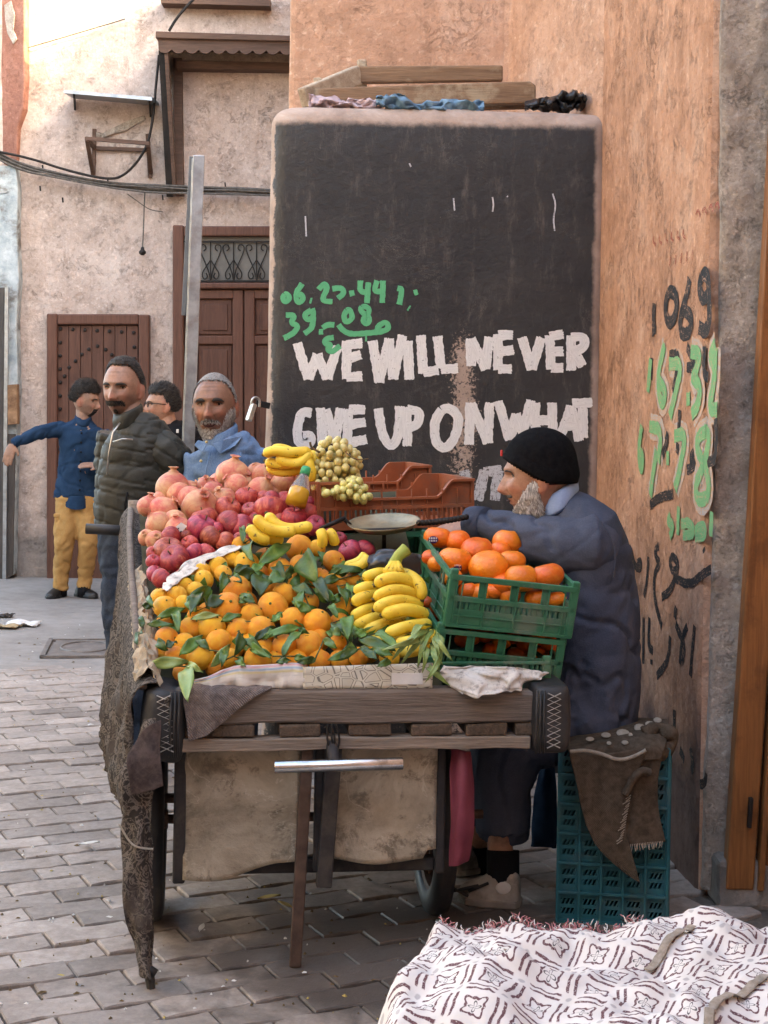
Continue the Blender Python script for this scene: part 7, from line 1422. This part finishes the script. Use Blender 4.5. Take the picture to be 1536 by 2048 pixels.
# ================================================================== FOREGROUND HEAP UNDER A PRINTED CLOTH
def print_mat():
    t = NT('white cloth with maroon block print'); uv = t.coord(uv=True); P_ = .104
    wob = t.n('ShaderNodeTexNoise'); wob.inputs['Scale'].default_value = 60; t.l(uv, wob.inputs['Vector']); va = t.n('ShaderNodeVectorMath', operation='MULTIPLY_ADD'); t.l(wob.outputs[1], va.inputs[0]); va.inputs[1].default_value = (.0045, .0045, 0); t.l(uv, va.inputs[2])
    sp = t.n('ShaderNodeSeparateXYZ'); t.l(va.outputs[0], sp.inputs[0]); u, v = sp.outputs[0], sp.outputs[1]
    a = t.math('DIVIDE', u, P_); b = t.math('DIVIDE', v, P_); cx = t.math('SUBTRACT', t.math('FRACT', a), .5); cy = t.math('SUBTRACT', t.math('FRACT', b), .5)
    ax, ay = t.math('ABSOLUTE', cx), t.math('ABSOLUTE', cy); mx = t.math('MAXIMUM', ax, ay)
    def band(x, c, w_): return t.math('SUBTRACT', 1.0, t.step(t.math('ABSOLUTE', t.math('SUBTRACT', x, c)), w_ * .6, w_))
    mn = t.math('MINIMUM', ax, ay); line = t.math('MULTIPLY', band(mx, .425, .038), t.math('SUBTRACT', 1.0, t.step(mn, .30, .34)))
    r = t.math('SQRT', t.math('ADD', t.math('POWER', cx, 2.0), t.math('POWER', cy, 2.0))); th = t.math('ARCTAN2', cy, cx); c4 = t.math('COSINE', t.math('MULTIPLY', th, 4.0)); c8 = t.math('COSINE', t.math('MULTIPLY', th, 8.0))
    rad = t.math('ADD', t.math('MULTIPLY_ADD', c4, -.052, .225), t.math('MULTIPLY', c8, .024)); out = band(t.math('SUBTRACT', r, rad), 0.0, .036)
    pet = t.math('SUBTRACT', 1.0, t.step(t.math('ABSOLUTE', t.math('SUBTRACT', r, t.math('MULTIPLY_ADD', c4, .055, .075))), .012, .022))
    q = t.math('SQRT', t.math('ADD', t.math('POWER', t.math('SUBTRACT', ax, .5), 2.0), t.math('POWER', t.math('SUBTRACT', ay, .5), 2.0))); crs = t.math('SUBTRACT', 1.0, t.step(q, .05, .085))
    fade = t.step(t.noise(uv, 240, 4, .7), .34, .46); base = t.ramp(t.noise(uv, 9, 5), [(.3, (.60, .57, .54)), (.7, (.74, .71, .68))])
    col = t.mix(t.math('MULTIPLY', t.math('MULTIPLY', t.math('MAXIMUM', line, out), fade), .92), base, (.085, .014, .026)); col = t.mix(t.math('MULTIPLY', pet, .85), col, (.035, .03, .035)); col = t.mix(t.math('MULTIPLY', crs, .55), col, (.24, .23, .24))
    return t.end(col, .85, t.bump(t.noise(uv, 500, 2), .2, .002), 0, .15)
hp = thing('covered_heap', 'low heap covered with a white and maroon block printed cloth in the foreground', 'covered cart', (.5, 3.05, 0))
NX, NY = 110, 84; rows, uvs = [], []
def hz(X, Y):
    z = .328 + .050 * fb(V((X * 3.4, Y * 3.4, 4)), 1.0) + .018 * fb(V((X * 11, Y * 9, 1)), 1.0); z += .035 * math.exp(-((X - .78) / .16) ** 2 - ((Y - 3.35) / .25) ** 2) + .03 * math.exp(-((X - .25) / .1) ** 2 - ((Y - 3.0) / .2) ** 2) - .02 * math.exp(-((X - .42) / .07) ** 2 - ((Y - 3.22) / .1) ** 2)
    fx = 5 * X + 9 * Y; return z + .016 * (1 - 2 * abs(math.sin(fx * 1.6 + 3.2 * fb(V((X * 3, Y * 3, 7)), 1.0)))) * smooth(.5 + fb(V((X * 4, Y * 4, 2)), 1.0))
for j in range(NY):
    v = j / (NY - 1); Yt = 2.35 + 1.09 * min(1, v / .80); back = max(0, (v - .80) / .20); row, ur = [], []
    for i in range(NX):
        s = i / (NX - 1); edge = lerp(.05, .150, smooth((Yt - 2.85) / .6)) + .02 * fb(V((Yt * 6, 0, 0)), 1.0)
        if s < .16: k = 1 - s / .16; X = edge - .11 * math.sin(k * 1.4) * .8 - .03 * k + .03 * fb(V((Yt * 9, k, 3)), 1.0) * k; dz = 1 - (1 - k) ** .0 if False else k
        else: k = 0; X = edge + (s - .16) / .84 * 1.25
        z = hz(X, Yt); zz = z * (1 - smooth(k * 1.05) * .98); Yy = Yt
        if back > 0: Yy = Yt + .075 * math.sin(back * 1.5) + .02 * fb(V((X * 12, back, 5)), 1.0) * back; zz = zz * (1 - .97 * smooth(back * .98)) if True else zz
        zz = max(zz, .012); row.append((X, Yy, zz)); ur.append((s * 1.62, Yt + back * .36))
    rows.append(row); uvs.append(ur)
ca, sa = math.cos(.34), math.sin(.34)
cl_ = MB().grid(rows, uvf=lambda i, j: (uvs[i][j][0] * ca - uvs[i][j][1] * sa, uvs[i][j][0] * sa + uvs[i][j][1] * ca)).build('printed_cloth', print_mat(), hp, sm=True, solid=.003)
mb = MB(); rk = random.Random(9)
for k in range(360):
    X = rk.uniform(.15, .62); Y = 3.45 + rk.uniform(-.02, .015); z = hz(X, 3.43) + .006 - rk.uniform(0, .02); p = V((X, Y, z)); d = V((rk.uniform(-.5, .5), rk.uniform(-.4, .5), rk.uniform(-.1, .9))).normalized(); mb.tube([p, p + d * .010, p + d * .018 + V((rk.uniform(-.006, .006), 0, -.003))], [.0016, .0014, .0008], 4, mi=0 if rk.random() < .62 else 1 if rk.random() < .7 else 2)
mb.build('fringe', [pm('faded red thread', (.38, .14, .15), (.52, .26, .27), 20, .9, 0), M_whitep, M_blackm], hp)
M_rope = fabric('tan webbing', (.30, .26, .21), (.46, .40, .34), 60, 220, .6)
def rope(label, pts):
    q = [V((p.x, p.y, hz(p.x, p.y) + .009)) for p in chaikin([V((x, y, 0)) for x, y in pts], 4)]; tag(MB().tube(q, [(.0105, .0016)] * len(q), 8, side=(q[-1] - q[0]).cross(V((0, 0, 1))).normalized()).build('strap', M_rope, None, sm=True), label, 'strap', 'straps over the covered heap')
def gh(x, y):
    p = hit(x, y, V((0, 0, .345)), V((0, 0, 1))); return p.x, p.y
rope('short tan strap across the left middle of the printed cloth', [gh(1010, 1916), gh(1050, 1912), gh(1090, 1910), gh(1130, 1910)]); rope('tan strap running up to the back hump of the printed cloth', [gh(1296, 1916), gh(1325, 1898), gh(1350, 1880), gh(1385, 1862)]); rope('tan strap bending at the right edge of the printed cloth', [gh(1415, 2060), gh(1418, 2020), gh(1424, 1992), gh(1470, 1976), gh(1545, 1950)])

# ---- grit and crumbs on the paving
mb = MB(); rk = random.Random(31)
for k in range(420):
    y = rk.uniform(1250, 2040); x = rk.uniform(0, 900 if y > 1500 else 420); p = gpt(x, y, .0); sz = rk.uniform(.0025, .0075) * (1 if rk.random() < .93 else 2.4)
    a = rk.uniform(0, 6.28); d = V((math.cos(a), math.sin(a), 0)) * sz; n = V((-d.y, d.x, 0)) * rk.uniform(.3, .9); h = V((0, 0, rk.uniform(.001, .004)))
    mb.add([p - d - n * .4, p + d * .8 - n, p + d + n * .6, p - d * .5 + n, p + h + V((0, 0, .002))], [(0, 1, 4), (1, 2, 4), (2, 3, 4), (3, 0, 4)], 0 if rk.random() < .55 else 1 if rk.random() < .6 else 2)
tag(mb.build('street_grit', [M_stem, M_paper, M_dry]), 'scattered grit and crumbs on the paving', 'grit', kind='stuff')
